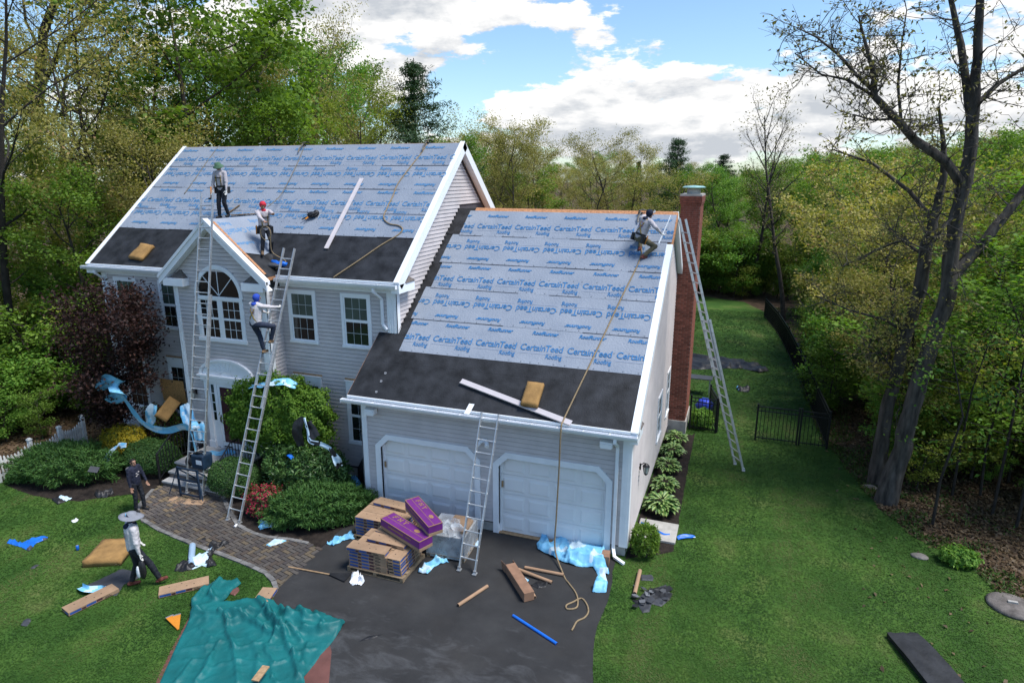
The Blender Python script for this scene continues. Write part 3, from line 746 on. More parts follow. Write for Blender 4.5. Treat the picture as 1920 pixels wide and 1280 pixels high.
for dx in (-.09, .09): b.tube([(3.55, -.02, 2.5), (3.55+dx, -.1, 2.5), (3.55+dx*1.5, -.2, 2.44)], [.02, .05, .06], 8)
b.box(3.48, 3.62, -.03, -.005, 2.45, 2.56); b.build('twin_spotlight', m_trim, house)

# ------------------------------------------------------------------ chimney
CX0, CX1, CY0, CY1, CZ = GW-.02, 7.80, 8.40, 10.0, 7.98
b = MB(); b.box(CX0, CX1, CY0, CY1, .5, CZ, 0); b.box(CX0-.04, CX1+.04, CY0-.04, CY1+.04, CZ+.32, CZ+.38, 1)
b.box(CX0, CX1-.02, CY0, CY1, CZ, CZ+.32, 0); b.box(CX0-.06, CX1+.05, CY0-.06, CY1+.05, -.2, .5, 1)
b.lathe([(.22, 0), (.22, .17)], ((CX0+CX1)/2+.04, CY0+.5, CZ+.38), 14, 1)
chim = b.build('chimney', [m_mortar, m_conc], house)
b = MB(); b.lathe([(.36, .0), (.38, .03), (.30, .07), (.02, .09)], ((CX0+CX1)/2+.04, CY0+.5, CZ+.57), 18); b.build('chimney_cap', m_copper, chim)
BH, BL, JT = .071, .193, .010
bm_full = MB(); bm_full.box(0, BL, -.012, .05, 0, BH-JT); me_full = bm_full.mesh('brick', m_brick)
bm_half = MB(); bm_half.box(0, BL/2-JT/2, -.012, .05, 0, BH-JT); me_half = bm_half.mesh('brick', m_brick)
nb = 0; stuff = MB(); z = .5; row = 0
while z < CZ+.30:
    out = .0 if z < CZ else (.022 if z < CZ+.1 else .04)
    x = CX0-out - (BL/2 if row % 2 else 0)
    while x < CX1+out-.02:
        a = max(x, CX0-out); e = min(x+BL, CX1+out)
        if e-a > .05:
            me = me_full if e-a > BL*.75 else me_half
            if nb < 300 and z > .5:
                o = link('brick', me, chim, (a, CY0-out, z)); o.scale = ((e-a)/(BL if me is me_full else BL/2-JT/2), 1, 1); nb += 1
            else: stuff.box(a, e, CY0-out-.012, CY0, z, z+BH-JT)
        x += BL+JT
    y = CY0-out - (BL/2 if row % 2 == 0 else 0)
    while y < CY1:
        a = max(y, CY0-out+.002); e = min(y+BL, CY1); 
        if e-a > .03: stuff.box(CX1+out-.03, CX1+out+.012, a, e, z, z+BH-JT)
        y += BL+JT
    z += BH; row += 1
o = stuff.build('brick_side_courses', m_brick, chim); o['kind'] = 'stuff'
# ------------------------------------------------------------------ ground
def posmat(name, stops, scale=.5, detail=8, rough=.95, bump=.4, bscale=30, extra=None, stretch=(1,1,1)):
    """ground material whose colour wanders with world position through a ramp"""
    m = bpy.data.materials.new(name); m.use_nodes = True; nt = m.node_tree; N = nt.nodes.new; L = nt.links.new
    b = nt.nodes['Principled BSDF']; b.inputs['Roughness'].default_value = rough; b.inputs['Specular IOR Level'].default_value = .2
    tc = N('ShaderNodeTexCoord'); mp = N('ShaderNodeMapping'); mp.inputs['Scale'].default_value = stretch; L(tc.outputs['Object'], mp.inputs[0])
    n = N('ShaderNodeTexNoise'); n.inputs['Scale'].default_value = scale; n.inputs['Detail'].default_value = detail; n.inputs['Roughness'].default_value = .62; L(mp.outputs[0], n.inputs['Vector'])
    r = N('ShaderNodeValToRGB'); L(n.outputs[0], r.inputs[0]); e = r.color_ramp.elements
    e[0].position, e[0].color = stops[0][0], (*stops[0][1], 1); e[1].position, e[1].color = stops[-1][0], (*stops[-1][1], 1)
    for p, c in stops[1:-1]: x = e.new(p); x.color = (*c, 1)
    n2 = N('ShaderNodeTexNoise'); n2.inputs['Scale'].default_value = bscale; n2.inputs['Detail'].default_value = 5; L(tc.outputs['Object'], n2.inputs['Vector'])
    col = r.outputs[0]
    mv = N('ShaderNodeMapRange'); L(n2.outputs[0], mv.inputs[0]); mv.inputs[3].default_value = .75; mv.inputs[4].default_value = 1.25
    v = N('ShaderNodeVectorMath'); v.operation = 'SCALE'; L(col, v.inputs[0]); L(mv.outputs[0], v.inputs['Scale']); col = v.outputs[0]
    if extra: col = extra(nt, tc, col)
    L(col, b.inputs['Base Color'])
    bp = N('ShaderNodeBump'); bp.inputs['Strength'].default_value = bump; bp.inputs['Distance'].default_value = .03; L(n2.outputs[0], bp.inputs['Height']); L(bp.outputs[0], b.inputs['Normal'])
    MATS[name] = m
    return m
LAWN_STOPS = [(.34, (.020,.054,.008)), (.46, (.031,.076,.012)), (.56, (.047,.098,.016)), (.68, (.088,.112,.032))]
m_lawn = posmat('mown_lawn_soil', [(p, tuple(x*1.1 for x in c)) for p, c in LAWN_STOPS], .55, 7, bscale=24)
m_litter = posmat('brown_leaf_litter', [(.3, (.030,.021,.014)), (.5, (.075,.048,.030)), (.62, (.12,.078,.05)), (.75, (.035,.045,.015))], 1.3, 10, bscale=16, bump=.9)
m_mulch = posmat('dark_bark_mulch', [(.3, (.012,.009,.008)), (.6, (.030,.023,.019)), (.8, (.05,.038,.03))], 6, 8, bscale=45, bump=.9)
def dusty(nt, tc, col):
    N = nt.nodes.new; L = nt.links.new
    mp = N('ShaderNodeMapping'); mp.inputs['Scale'].default_value = (.55, 1.1, 1); mp.inputs['Rotation'].default_value = (0, 0, .5); L(tc.outputs['Object'], mp.inputs[0])
    n = N('ShaderNodeTexNoise'); n.inputs['Scale'].default_value = 2.6; n.inputs['Detail'].default_value = 12; n.inputs['Roughness'].default_value = .68; n.inputs['Distortion'].default_value = .5; L(mp.outputs[0], n.inputs['Vector'])
    s = N('ShaderNodeSeparateXYZ'); L(tc.outputs['Object'], s.inputs[0])
    near = N('ShaderNodeMapRange'); L(s.outputs[1], near.inputs[0]); near.inputs[1].default_value = -2.6; near.inputs[2].default_value = -5.0; near.inputs[3].default_value = -.06; near.inputs[4].default_value = .16
    a = N('ShaderNodeMath'); a.operation = 'ADD'; L(n.outputs[0], a.inputs[0]); L(near.outputs[0], a.inputs[1])
    r = N('ShaderNodeMapRange'); L(a.outputs[0], r.inputs[0]); r.inputs[1].default_value = .60; r.inputs[2].default_value = .86; r.inputs[4].default_value = .34
    m = N('ShaderNodeMix'); m.data_type = 'RGBA'; L(r.outputs[0], m.inputs[0]); L(col, m.inputs[6]); m.inputs[7].default_value = (.15, .155, .165, 1)
    # light dusty brown where cars and feet bring it in
    n2 = N('ShaderNodeTexNoise'); n2.inputs['Scale'].default_value = .8; n2.inputs['Detail'].default_value = 6; L(tc.outputs['Object'], n2.inputs['Vector'])
    r2 = N('ShaderNodeMapRange'); L(n2.outputs[0], r2.inputs[0]); r2.inputs[1].default_value = .5; r2.inputs[2].default_value = .75; r2.inputs[4].default_value = .18
    m2 = N('ShaderNodeMix'); m2.data_type = 'RGBA'; L(r2.outputs[0], m2.inputs[0]); L(m.outputs[2], m2.inputs[6]); m2.inputs[7].default_value = (.055, .047, .040, 1)
    return m2.outputs[2]
m_asph = posmat('worn_asphalt', [(.3, (.023,.023,.024)), (.55, (.033,.033,.034)), (.8, (.046,.046,.046))], 1.1, 10, rough=.85, bscale=90, bump=.35, extra=dusty)
m_sand = posmat('jointing_sand', [(.3, (.05,.04,.03)), (.7, (.12,.10,.075))], 9, 6, bscale=60)

def sheet(name, pts, z, m, sub=0.0, jag=0.0):
    """flat polygon sheet; jag roughens its outline"""
    P = [Vector((p[0], p[1], 0)) for p in pts]; out = []
    for a, c in zip(P, P[1:]+P[:1]):
        n = max(1, int((c-a).length/sub)) if sub else 1
        for k in range(n):
            q = a.lerp(c, k/n)
            if jag: q = q + Vector((noise.noise(q*2.3), noise.noise(q*2.3+Vector((9,3,0))), 0))*jag + Vector((noise.noise(q*9), noise.noise(q*9+Vector((9,3,0))), 0))*jag*.4
            out.append((q.x, q.y, z))
    b = MB(); b.poly(out); me = b.mesh(name, m, fix=False)
    if me.polygons[0].normal.z < 0: me.flip_normals()
    o = link(name, me); o['kind'] = 'structure'
    return o, np.array([(q[0], q[1]) for q in out])
g = MB(); NG = 60
X_ = np.linspace(-1, 1, NG+1); X_ = np.sign(X_)*np.abs(X_)**2.2
gv = []
for i in X_:
    for j in X_:
        x, y = i*900, 30+j*900; r_ = math.hypot(x, y-10)
        gv.append((x, y, 0 if r_ < 70 else -.004*(r_-70)**1.0*.3 + noise.noise((x*.01, y*.01, 0))*min(2.5, (r_-70)*.03)))
g.v = gv; g.f = [(i*(NG+1)+j, (i+1)*(NG+1)+j, (i+1)*(NG+1)+j+1, i*(NG+1)+j+1) for i in range(NG) for j in range(NG)]; g.m = [0]*len(g.f)
o = g.build('ground', m_litter); o['kind'] = 'structure'; o['label'] = 'brown leaf-littered ground under the woods'
A = lambda *pp: [at(x, y) for x, y in pp]
lawn_pts = [(26, -30), (19, -9), (16.6, -2)] + A((1925,1170), (1850,1090), (1760,1030), (1700,1000), (1650,955), (1610,905), (1565,850)) + [(12.45, 9.2), (12.2, 15), (11.95, 21.7), (11.5, 27), (11.1, 32), (9.6, 35.6), (6.4, 37), (2, 36.5), (-4, 33), (-9, 28), (-11.5, 20), (-11.3, 3), (-11.2, -3), (-11.3, -8), (-14, -30)]
lawn, poly_lawn = sheet('lawn', lawn_pts, .006, m_lawn, .5, .16)
drive_pts = [(.18, .30)] + A((688,950), (600,1029), (519,1106)) + [at(488,1190), at(455,1290), (1.6, -30), (9.6, -30)] + A((1113,1290), (1112,1224), (1119,1175), (1141,1125), (1147,1090), (1153,1055)) + [(6.86, -.1), (6.7, .30)]
drive, poly_drive = sheet('driveway', drive_pts, .012, m_asph, .35, .035)
walk_pts = A((430,930), (416,921)) + [(-4.2, -.95), (-6.45, -.95)] + A((287,921), (266,945), (259,960), (269,975), (300,993), (357,1017), (405,1035), (452,1052), (499,1073), (513,1090), (519,1106), (600,1029), (575,1018), (540,1010), (500,1006), (470,996), (446,985))
walk, poly_walk = sheet('paved_path', walk_pts, .014, m_sand, .2, .01)
walk['label'] = 'herringbone paver path curving from the steps to the driveway'
bedL, poly_bedL = sheet('mulch_bed', A((10,910), (60,928), (105,938), (150,940), (205,932), (246,926), (262,940), (287,920)) + [(-6.5, -.8), (-6.5, 1.4), (-10.7, 1.4), (-11.15, .3)], .010, m_mulch, .3, .06)
bedM, poly_bedM = sheet('mulch_bed', [(-4.3, -.95)] + A((420,925), (430,955), (446,985), (470,996), (500,1006), (540,1010), (575,1018), (600,1029), (650,1000), (690,948)) + [(.0, .25), (0, 1.5), (-3.5, 1.5), (-4.3, .8)], .0105, m_mulch, .3, .05)
bedR, poly_bedR = sheet('mulch_bed', [(7.2, -.1)] + A((1178,1046), (1215,1043), (1262,1034), (1274,970), (1289,885), (1303,812)) + [(8.1, 8.4), (7.2, 8.6)], .010, m_mulch, .3, .04)
def inside(poly, P):
    x, y = P[:, 0], P[:, 1]; c = np.zeros(len(P), bool); j = len(poly)-1
    for i in range(len(poly)):
        xi, yi, xj, yj = poly[i, 0], poly[i, 1], poly[j, 0], poly[j, 1]
        t = ((yi > y) != (yj > y)) & (x < (xj-xi)*(y-yi)/((yj-yi) if yj != yi else 1e-9)+xi); c ^= t; j = i
    return c
# pavers in a herringbone, laid one by one
m_paver = mat('concrete_paver', (.085,.072,.062), .92, .18, 7, .4, 70, objvar=.0)
nt = m_paver.node_tree; b_ = nt.nodes['Principled BSDF']; oi = nt.nodes.new('ShaderNodeObjectInfo'); rp = nt.nodes.new('ShaderNodeValToRGB'); nt.links.new(oi.outputs['Random'], rp.inputs[0])
rp.color_ramp.interpolation = 'CONSTANT'; e = rp.color_ramp.elements; e[0].color = (.092,.082,.075, 1); e[1].position = .72; e[1].color = (.155,.122,.082, 1)
for p, c in ((.2, (.112,.100,.090)), (.4, (.078,.068,.066)), (.58, (.125,.108,.092)), (.88, (.095,.075,.062))): q = e.new(p); q.color = (*c, 1)
mxx = nt.nodes.new('ShaderNodeMix'); mxx.data_type = 'RGBA'; mxx.blend_type = 'OVERLAY'; mxx.inputs[0].default_value = .35
src = b_.inputs['Base Color'].links[0].from_socket; nt.links.new(rp.outputs[0], mxx.inputs[6]); nt.links.new(src, mxx.inputs[7]); nt.links.new(mxx.outputs[2], b_.inputs['Base Color'])
U = .108; pv = MB(); h2, w2 = U-.006, U/2-.006
pv.hexa([(-h2,-w2,-.03), (h2,-w2,-.03), (h2,w2,-.03), (-h2,w2,-.03), (-h2+.004,-w2+.004,.012), (h2-.004,-w2+.004,.012), (h2-.004,w2-.004,.012), (-h2+.004,w2-.004,.012)])
me_pv = pv.mesh('paver', m_paver); th = R(-14); ct, st = math.cos(th), math.sin(th)
cells = []
for a in range(-70, 71):
    for c in range(-30, 31):
        ux, uy = a*U+c*4*U, a*U
        for (ox, oy, rz) in ((U, .5*U, 0), (2.5*U, 0, math.pi/2)):
            x, y = ux+ox, uy+oy; cells.append((x*ct-y*st-3.0, x*st+y*ct-2.2, rz+th))
cells = np.array(cells); cells = cells[inside(poly_walk, cells)]
dcam = np.hypot(cells[:, 0]-CAM.x, cells[:, 1]-CAM.y); cells = cells[np.argsort(dcam)]
# leave out what the deeper planting hides first: nearest 300 singly, the rest joined
rest = MB()
for i, (x, y, rz) in enumerate(cells):
    if i < 300:
        o = link('paver', me_pv, walk, (x, y, .020+rng.uniform(-.003, .003)), (rng.uniform(-.012,.012), rng.uniform(-.012,.012), rz))
    else:
        cz, sz = math.cos(rz), math.sin(rz); z = .020+rng.uniform(-.003, .003)
        rest.hexa([(x+q[0]*cz-q[1]*sz, y+q[0]*sz+q[1]*cz, z+q[2]) for q in pv.v], rng.choice((0, 0, 1, 2, 2, 3)))
if rest.v:
    mats_ = [mat('paver_brown', (.10,.085,.075), .92, .25, 7, .4, 70), mat('paver_tan', (.16,.12,.075), .92, .2, 7, .4, 70), mat('paver_grey', (.08,.07,.066), .92, .2, 7, .4, 70), mat('paver_red', (.11,.08,.062), .92, .2, 7, .4, 70)]
    o = rest.build('paver_field', mats_, walk); o['kind'] = 'stuff'
print('pavers', len(cells))
m_cobble = mat('grey_edging_granite', (.15,.145,.14), .9, .3, 7, .5, 60, objvar=.2)
edge = A((287,918), (264,945), (258,960), (269,976), (300,995), (357,1019), (405,1037), (452,1054), (499,1075), (513,1091), (519,1107))
edge2 = A((416,925), (428,955), (446,986), (470,998), (500,1008), (540,1012), (578,1020))
for path in (edge, edge2):
    for a, c in zip(path, path[1:]):
        n = max(1, round((c-a).length/.24))
        for k in range(n):
            p0, p1 = a.lerp(c, k/n), a.lerp(c, (k+1)/n); d = (p1-p0); q = MB()
            q.beam(p0+d*.03, p1-d*.03, .105+rng.uniform(-.01,.01), .09, (0,0,1))
            q.build('edging_stone', m_cobble, walk, loc=(0, 0, rng.uniform(-.012, .008)))
# steps and landing
b = MB(); b.box(-6.36, -4.25, -.43, YB, -.05, .50, 1); b.box(-6.40, -4.22, -.46, YB-.005, .503, .56, 0)
stp = thing('entry_steps', 'grey stone entry steps up to the maroon front door', 'steps', (0,0,0))
b.build('landing', [m_step, m_riser], stp)
for y0, y1, z0, z1 in ((-.70, -.435, .32, .37), (-.96, -.705, .13, .18)):
    b = MB(); b.box(-6.40, -4.2, y0-.02, y1+.02, z0, z1, 0); b.build('tread', m_step, stp)
    b = MB(); b.box(-6.38, -4.22, y0, y1+.3, -.05, z0-.002, 0); b.build('riser', m_riser, stp)
def railing(x, pts, label):
    t = thing('iron_railing', label, 'railing', (x, pts[0][0], 0))
    L_ = [Vector((0, p[0]-pts[0][0], p[1])) for p in pts]
    b = MB(); b.tube(L_, .022, 6); b.build('handrail', m_dark, t)
    b = MB(); b.tube([p-Vector((0,0,.78)) for p in L_], .012, 5); b.build('bottom_rail', m_dark, t)
    for i in (0, len(L_)-1): b = MB(); b.box(-.018, .018, L_[i].y-.018, L_[i].y+.018, max(L_[i].z-1.0, 0), L_[i].z+.03); b.build('post', m_dark, t)
    n = 0
    for a, c in zip(L_, L_[1:]):
        m_ = max(2, int((c-a).length/.115))
        for k in range(m_):
            p = a.lerp(c, (k+.5)/m_); b = MB(); b.box(-.008, .008, p.y-.008, p.y+.008, p.z-.78, p.z); b.build('baluster', m_dark, t)
railing(-6.5, [(-.95, .98), (-.35, 1.42), (.75, 1.42)], 'black iron railing on the left of the entry steps beside the clipped hedge')
railing(-4.32, [(-.85, .98), (-.3, 1.42), (.75, 1.42)], 'black iron railing on the right of the entry steps by the rounded tree')

# ------------------------------------------------------------------ fences
m_picket = mat('white_weathered_picket', (.66,.655,.63), .7, .12, 6, .15, 40)
pf = thing('picket_fence', 'white scalloped picket fence at the left edge of the lawn', 'fence', (-11.3, 0, 0))
posts = [Vector((.16, -3.7, 0)), Vector((.15, -2.47, 0)), Vector((.17, -1.45, 0)), Vector((.05, -.42, 0)), Vector((-.2, .56, 0))]
for p in posts:
    b = MB(); b.box(p.x-.05, p.x+.05, p.y-.05, p.y+.05, 0, .98); b.box(p.x-.065, p.x+.065, p.y-.065, p.y+.065, .98, 1.01); b.box(p.x-.04, p.x+.04, p.y-.04, p.y+.04, 1.01, 1.04); b.build('post', m_picket, pf)
for a, c in zip(posts, posts[1:]):
    for z in (.2, .6): b = MB(); b.beam(a+Vector((-.03,0,z)), c+Vector((-.03,0,z)), .03, .07); b.build('rail', m_picket, pf)
    n = 10
    for k in range(n):
        t = (k+.5)/n; p = a.lerp(c, t); h = .93-.20*math.sin(math.pi*t); b = MB()
        b.prism([(p.x-.02, p.y-.028, .05), (p.x-.02, p.y+.028, .05), (p.x-.02, p.y+.028, h-.05), (p.x-.02, p.y, h), (p.x-.02, p.y-.028, h-.05)], (.022, 0, 0)); b.build('picket', m_picket, pf)
m_alf = mat('black_fence_metal', (.008,.008,.009), .5, .2, 9, spec=.3)
def metal_fence(name, a, c, label, h=1.27, gap=.115, single=True, cat='fence', double=True):
    a, c = Vector((*a, 0)), Vector((*c, 0)); d = c-a; L_ = d.length
    t = thing(name, label, cat, a, math.atan2(d.y, d.x))
    for x in (0, L_): b = MB(); b.box(x-.028, x+.028, -.028, .028, 0, h+.06); b.box(x-.034, x+.034, -.034, .034, h+.06, h+.075); b.build('post', m_alf, t)
    for z in (.12, h-.17, h-.02): b = MB(); b.box(.03, L_-.03, -.016, .016, z-.016, z+.016); b.build('rail', m_alf, t)
    n = int(L_/gap); j = MB()
    for k in range(1, n):
        q = j if not single else MB(); x = L_*k/n; q.box(x-.009, x+.009, -.009, .009, .05, h-.02)
        if single: q.build('fence_bar', m_alf, t)
    if not single: o = j.build('fence_bar', m_alf, t); o['kind'] = 'stuff'
    return t
metal_fence('metal_gate', (10.2, 8.70), (11.52, 8.70), 'wide black aluminium gate leaf standing alone in the middle of the right lawn', cat='gate')
metal_fence('metal_fence', (11.6, 8.70), (12.46, 8.69), 'short black aluminium fence section between the gate leaf and the wooded corner')
metal_fence('metal_fence', (7.95, 8.9), (8.86, 8.84), 'short black aluminium fence section beside the brick chimney')
metal_fence('metal_gate', (8.90, 8.92), (8.55, 10.35), 'narrow black gate leaf swung open behind the chimney fence', cat='gate')
fl = [(12.48, 8.76), (12.3, 13), (12.1, 17.4), (11.85, 21.7), (11.5, 26), (10.9, 30.5)]
for k, (a, c) in enumerate(zip(fl, fl[1:])):
    metal_fence('metal_fence', a, c, ['black aluminium fence run nearest the gate along the wooded lawn edge', 'second black fence run along the wooded lawn edge', 'black fence run beside the far black tarp along the woods', 'fourth black fence run going away along the woods', 'farthest black fence run at the back of the lawn'][k], single=(k == 0))
# ------------------------------------------------------------------ grass
def grassmat():
    m = bpy.data.materials.new('mown_grass'); m.use_nodes = True; nt = m.node_tree; N = nt.nodes.new; L = nt.links.new; b = nt.nodes['Principled BSDF']
    b.inputs['Roughness'].default_value = .6; b.inputs['Specular IOR Level'].default_value = .2
    tc = N('ShaderNodeTexCoord'); n = N('ShaderNodeTexNoise'); n.inputs['Scale'].default_value = .5; n.inputs['Detail'].default_value = 7; n.inputs['Roughness'].default_value = .6; L(tc.outputs['Object'], n.inputs['Vector'])
    # mowing passes: faint stripes running away from the street
    mp = N('ShaderNodeMapping'); mp.inputs['Scale'].default_value = (1.1, .07, 1); mp.inputs['Rotation'].default_value = (0, 0, R(-8)); L(tc.outputs['Object'], mp.inputs[0])
    n3 = N('ShaderNodeTexNoise'); n3.inputs['Scale'].default_value = 1.0; n3.inputs['Detail'].default_value = 3; L(mp.outputs[0], n3.inputs['Vector'])
    a = N('ShaderNodeMath'); a.operation = 'MULTIPLY_ADD'; L(n3.outputs[0], a.inputs[0]); a.inputs[1].default_value = .75; L(n.outputs[0], a.inputs[2])
    s = N('ShaderNodeMath'); s.operation = 'SUBTRACT'; L(a.outputs[0], s.inputs[0]); s.inputs[1].default_value = .375
    r = N('ShaderNodeValToRGB'); L(s.outputs[0], r.inputs[0]); e = r.color_ramp.elements
    st = LAWN_STOPS
    e[0].position, e[0].color = st[0][0], (*[c*1.05 for c in st[0][1]], 1); e[1].position, e[1].color = st[-1][0], (*[c*1.1 for c in st[-1][1]], 1)
    for p, c in st[1:-1]: x = e.new(p); x.color = (*[q*1.1 for q in c], 1)
    g = N('ShaderNodeNewGeometry'); mr = N('ShaderNodeMapRange'); L(g.outputs['Random Per Island'], mr.inputs[0]); mr.inputs[3].default_value = .86; mr.inputs[4].default_value = 1.18
    v = N('ShaderNodeVectorMath'); v.operation = 'SCALE'; L(r.outputs[0], v.inputs[0]); L(mr.outputs[0], v.inputs['Scale']); L(v.outputs[0], b.inputs['Base Color'])
    t = N('ShaderNodeBsdfTranslucent'); L(v.outputs[0], t.inputs[0]); ms = N('ShaderNodeMixShader'); ms.inputs[0].default_value = .25; L(b.outputs[0], ms.inputs[1]); L(t.outputs[0], ms.inputs[2]); L(ms.outputs[0], nt.nodes['Material Output'].inputs[0])
    return m
m_grass = grassmat()
gen = np.random.default_rng(5)
C2 = np.array([CAM.x, CAM.y]); FWn, RTn, UPn = np.array(FW), np.array(RT), np.array(UP)
def sample_lawn(n, dmax):
    # uniform over the view wedge in log distance: as many tufts per picture area near as far
    d = np.exp(gen.uniform(math.log(8.5), math.log(dmax), n)); a = YAW + gen.uniform(-.84, .84, n)
    P = np.stack([C2[0]+np.sin(a)*d, C2[1]+np.cos(a)*d], 1)
    k = inside(poly_lawn, P+gen.normal(0, .22, P.shape))
    for q in (poly_drive, poly_walk, poly_bedL, poly_bedM, poly_bedR): k &= ~inside(q, P)
    k &= ~((P[:, 0] > MX0) & (P[:, 0] < 7.3) & (P[:, 1] > .2) & (P[:, 1] < 11.6))
    return P[k], d[k]
P, dd = sample_lawn(680000, 46)
sc_ = np.clip(dd/16, .8, 2.6)[:, None]
P3 = np.concatenate([P, np.full((len(P), 1), .018)], 1)
Nn = gen.normal(size=(len(P), 3))*.42+np.array([0, 0, 1]); ud = gen.normal(size=(len(P), 3)); ud[:, 2] = .5
V, F = leaves(P3, Nn, (.045, .075), (.012, .022), gen, .1, ud)
V = (V.reshape(-1, 4, 3)-P3[:, None])*sc_[:, None]*np.array([1, 1, .8]) + P3[:, None]; V = V.reshape(-1, 3); V[:, 2] = np.maximum(V[:, 2], .004)
o = link('grass_blades', np_mesh('grass_blades', V, F, m_grass)); tag(o, 'short mown green grass blades covering the lawn', 'grass', kind='stuff')
print('grass', len(P))
def edge_weeds():
    n = 90000; q = np.stack([gen.uniform(11.5, 19, n), gen.uniform(-8, 34, n)], 1); back = np.stack([-gen.exponential(1.0, n), -gen.exponential(.7, n)], 1)
    k = inside(poly_lawn, q+back) & ~inside(poly_lawn, q+np.array([.05, 0])); clump = np.array([noise.noise(Vector((x*.9, y*.9, 4))) for x, y in q[k]]); q = q[k][clump > -.2]
    p3 = np.concatenate([q, np.full((len(q), 1), .05)], 1); ud = gen.normal(size=(len(q), 3))*.6; ud[:, 2] = 1
    V, F = leaves(p3, gen.normal(size=(len(q), 3))+np.array([0, 0, .6]), (.10, .24), (.025, .05), gen, .15, ud); V[:, 2] = np.maximum(V[:, 2], .004)
    tag(link('edge_weeds', np_mesh('edge_weeds', V, F, leafmat('weed_blade', (.035,.085,.014), (.085,.135,.030), .3, 0))), 'uneven green weeds fringing the lawn where the woods begin', 'weeds', kind='stuff'); print('weeds', len(q))
edge_weeds()

# ------------------------------------------------------------------ trees
m_bark = mat('grey_brown_bark', (.055,.045,.037), .95, .5, 5, .8, 22)
m_bark_d = mat('dark_bark', (.030,.025,.021), .95, .4, 5, .8, 22)
def barkmat():
    m = mat('furrowed_oak_bark', (.062,.054,.047), .95, .7, 5, 1.0, 16)
    for n in m.node_tree.nodes:
        if n.type == 'TEX_NOISE':
            mp = m.node_tree.nodes.new('ShaderNodeMapping'); mp.inputs['Scale'].default_value = (1.6, 1.6, .35); s = n.inputs['Vector'].links[0].from_socket
            m.node_tree.links.new(s, mp.inputs[0]); m.node_tree.links.new(mp.outputs[0], n.inputs['Vector'])
    return m
m_bark_o = barkmat()
L_bright = leafmat("bright_spring_leaf", (.088,.165,.022), (.185,.285,.046), .4)
L_mid = leafmat('mid_green_leaf', (0.080,0.202,0.030), (0.202,0.341,0.055), .35)
L_olive = leafmat('olive_budding_leaf', (0.193,0.193,0.054), (0.408,0.352,0.109), .35, fall=(0.386,0.227,0.114))
L_yel = leafmat('yellow_green_leaf', (0.164,0.223,0.031), (0.331,0.368,0.068), .4)
L_pine = leafmat('dark_pine_needle', (0.022,0.054,0.022), (0.054,0.100,0.036), .15)
L_purple = leafmat('dark_purple_leaf', (.020,.010,.009), (.050,.021,.017), .22, fall=(.10,.045,.03))
L_sparse = leafmat('pale_tan_leaf', (0.158,0.145,0.059), (0.251,0.218,0.099), .35)
def grow(seed, H, Rc, z0, n1=14, n2=5, n3=4, trunk_r=.16, up=.45, spread=1.0, fork=None, prof=None):
    """skeleton: list of (points, radii) and the twig tips with their directions"""
    g = random.Random(seed); S = []; tips = []
    def wob(a, d, L_, k, r0, r1, upc, jit):
        p = [Vector(a)]; d = Vector(d).normalized()
        for i in range(k):
            d = (d + Vector((g.gauss(0, jit), g.gauss(0, jit), g.gauss(0, jit)+upc))).normalized(); p.append(p[-1]+d*L_/k)
        return p, [r0+(r1-r0)*i/k for i in range(k+1)], d
    tr, rr, _ = wob((0,0,-.1), (g.gauss(0,.04), g.gauss(0,.04), 1), H*.92, 8, trunk_r, trunk_r*.18, .08, .06)
    S.append((tr, rr, 7))
    prof = prof or (lambda t: (math.sin(math.pi*min(1, .18+.82*(1-t)**.8*1.0))**.7 if True else 1))
    for i in range(n1):
        t = (i+.5)/n1; z = z0+(H*.90-z0)*t; f = min(7.999, max(0, (z+.1)/(H*.92)*8)); k = int(f); a = tr[k].lerp(tr[k+1], f-k); rad = rr[k]*.55
        ang = i*2.39996+g.uniform(-.4,.4); L1 = Rc*prof(t)*g.uniform(.75, 1.12)*spread
        d = Vector((math.cos(ang), math.sin(ang), up*(.5+1.0*t)))
        p1, r1, dd_ = wob(a, d, L1, 4, max(rad, .02), .012, .10, .10); S.append((p1, r1, 4))
        for j in range(n2):
            u = .3+.7*(j+g.random())/n2; f = u*4; k = min(3, int(f)); b0 = p1[k].lerp(p1[k+1], f-k)
            dv = (p1[k+1]-p1[k]).normalized(); sv = dv.cross(Vector((0,0,1))).normalized()*g.choice((-1,1))
            d2 = dv*.6+sv*g.uniform(.35,1.0)+Vector((0,0,g.uniform(-.25,.5))); L2 = L1*g.uniform(.28,.5)*(1.15-.5*u)
            p2, r2, _ = wob(b0, d2, L2, 3, max(r1[k]*.5, .009), .006, .05, .14); S.append((p2, r2, 3))
            for q in range(n3):
                u2 = .25+.75*(q+g.random())/n3; f2 = u2*3; k2 = min(2, int(f2)); c0 = p2[k2].lerp(p2[k2+1], f2-k2)
                d3 = (p2[k2+1]-p2[k2]).normalized()*.7+Vector((g.gauss(0,.6), g.gauss(0,.6), g.gauss(0,.4)+.1)); L3 = L2*g.uniform(.3,.6)+.12
                p3 = [c0, c0+d3.normalized()*L3]; S.append((p3, [.006, .003], 3)); tips.append((c0, p3[1]))
    return S, tips
def skel_mesh(name, S, m):
    b = MB()
    for p, r, n in S: b.tube(p, r, n, cap=False)
    return b.mesh(name, m, smooth=True, fix=False)
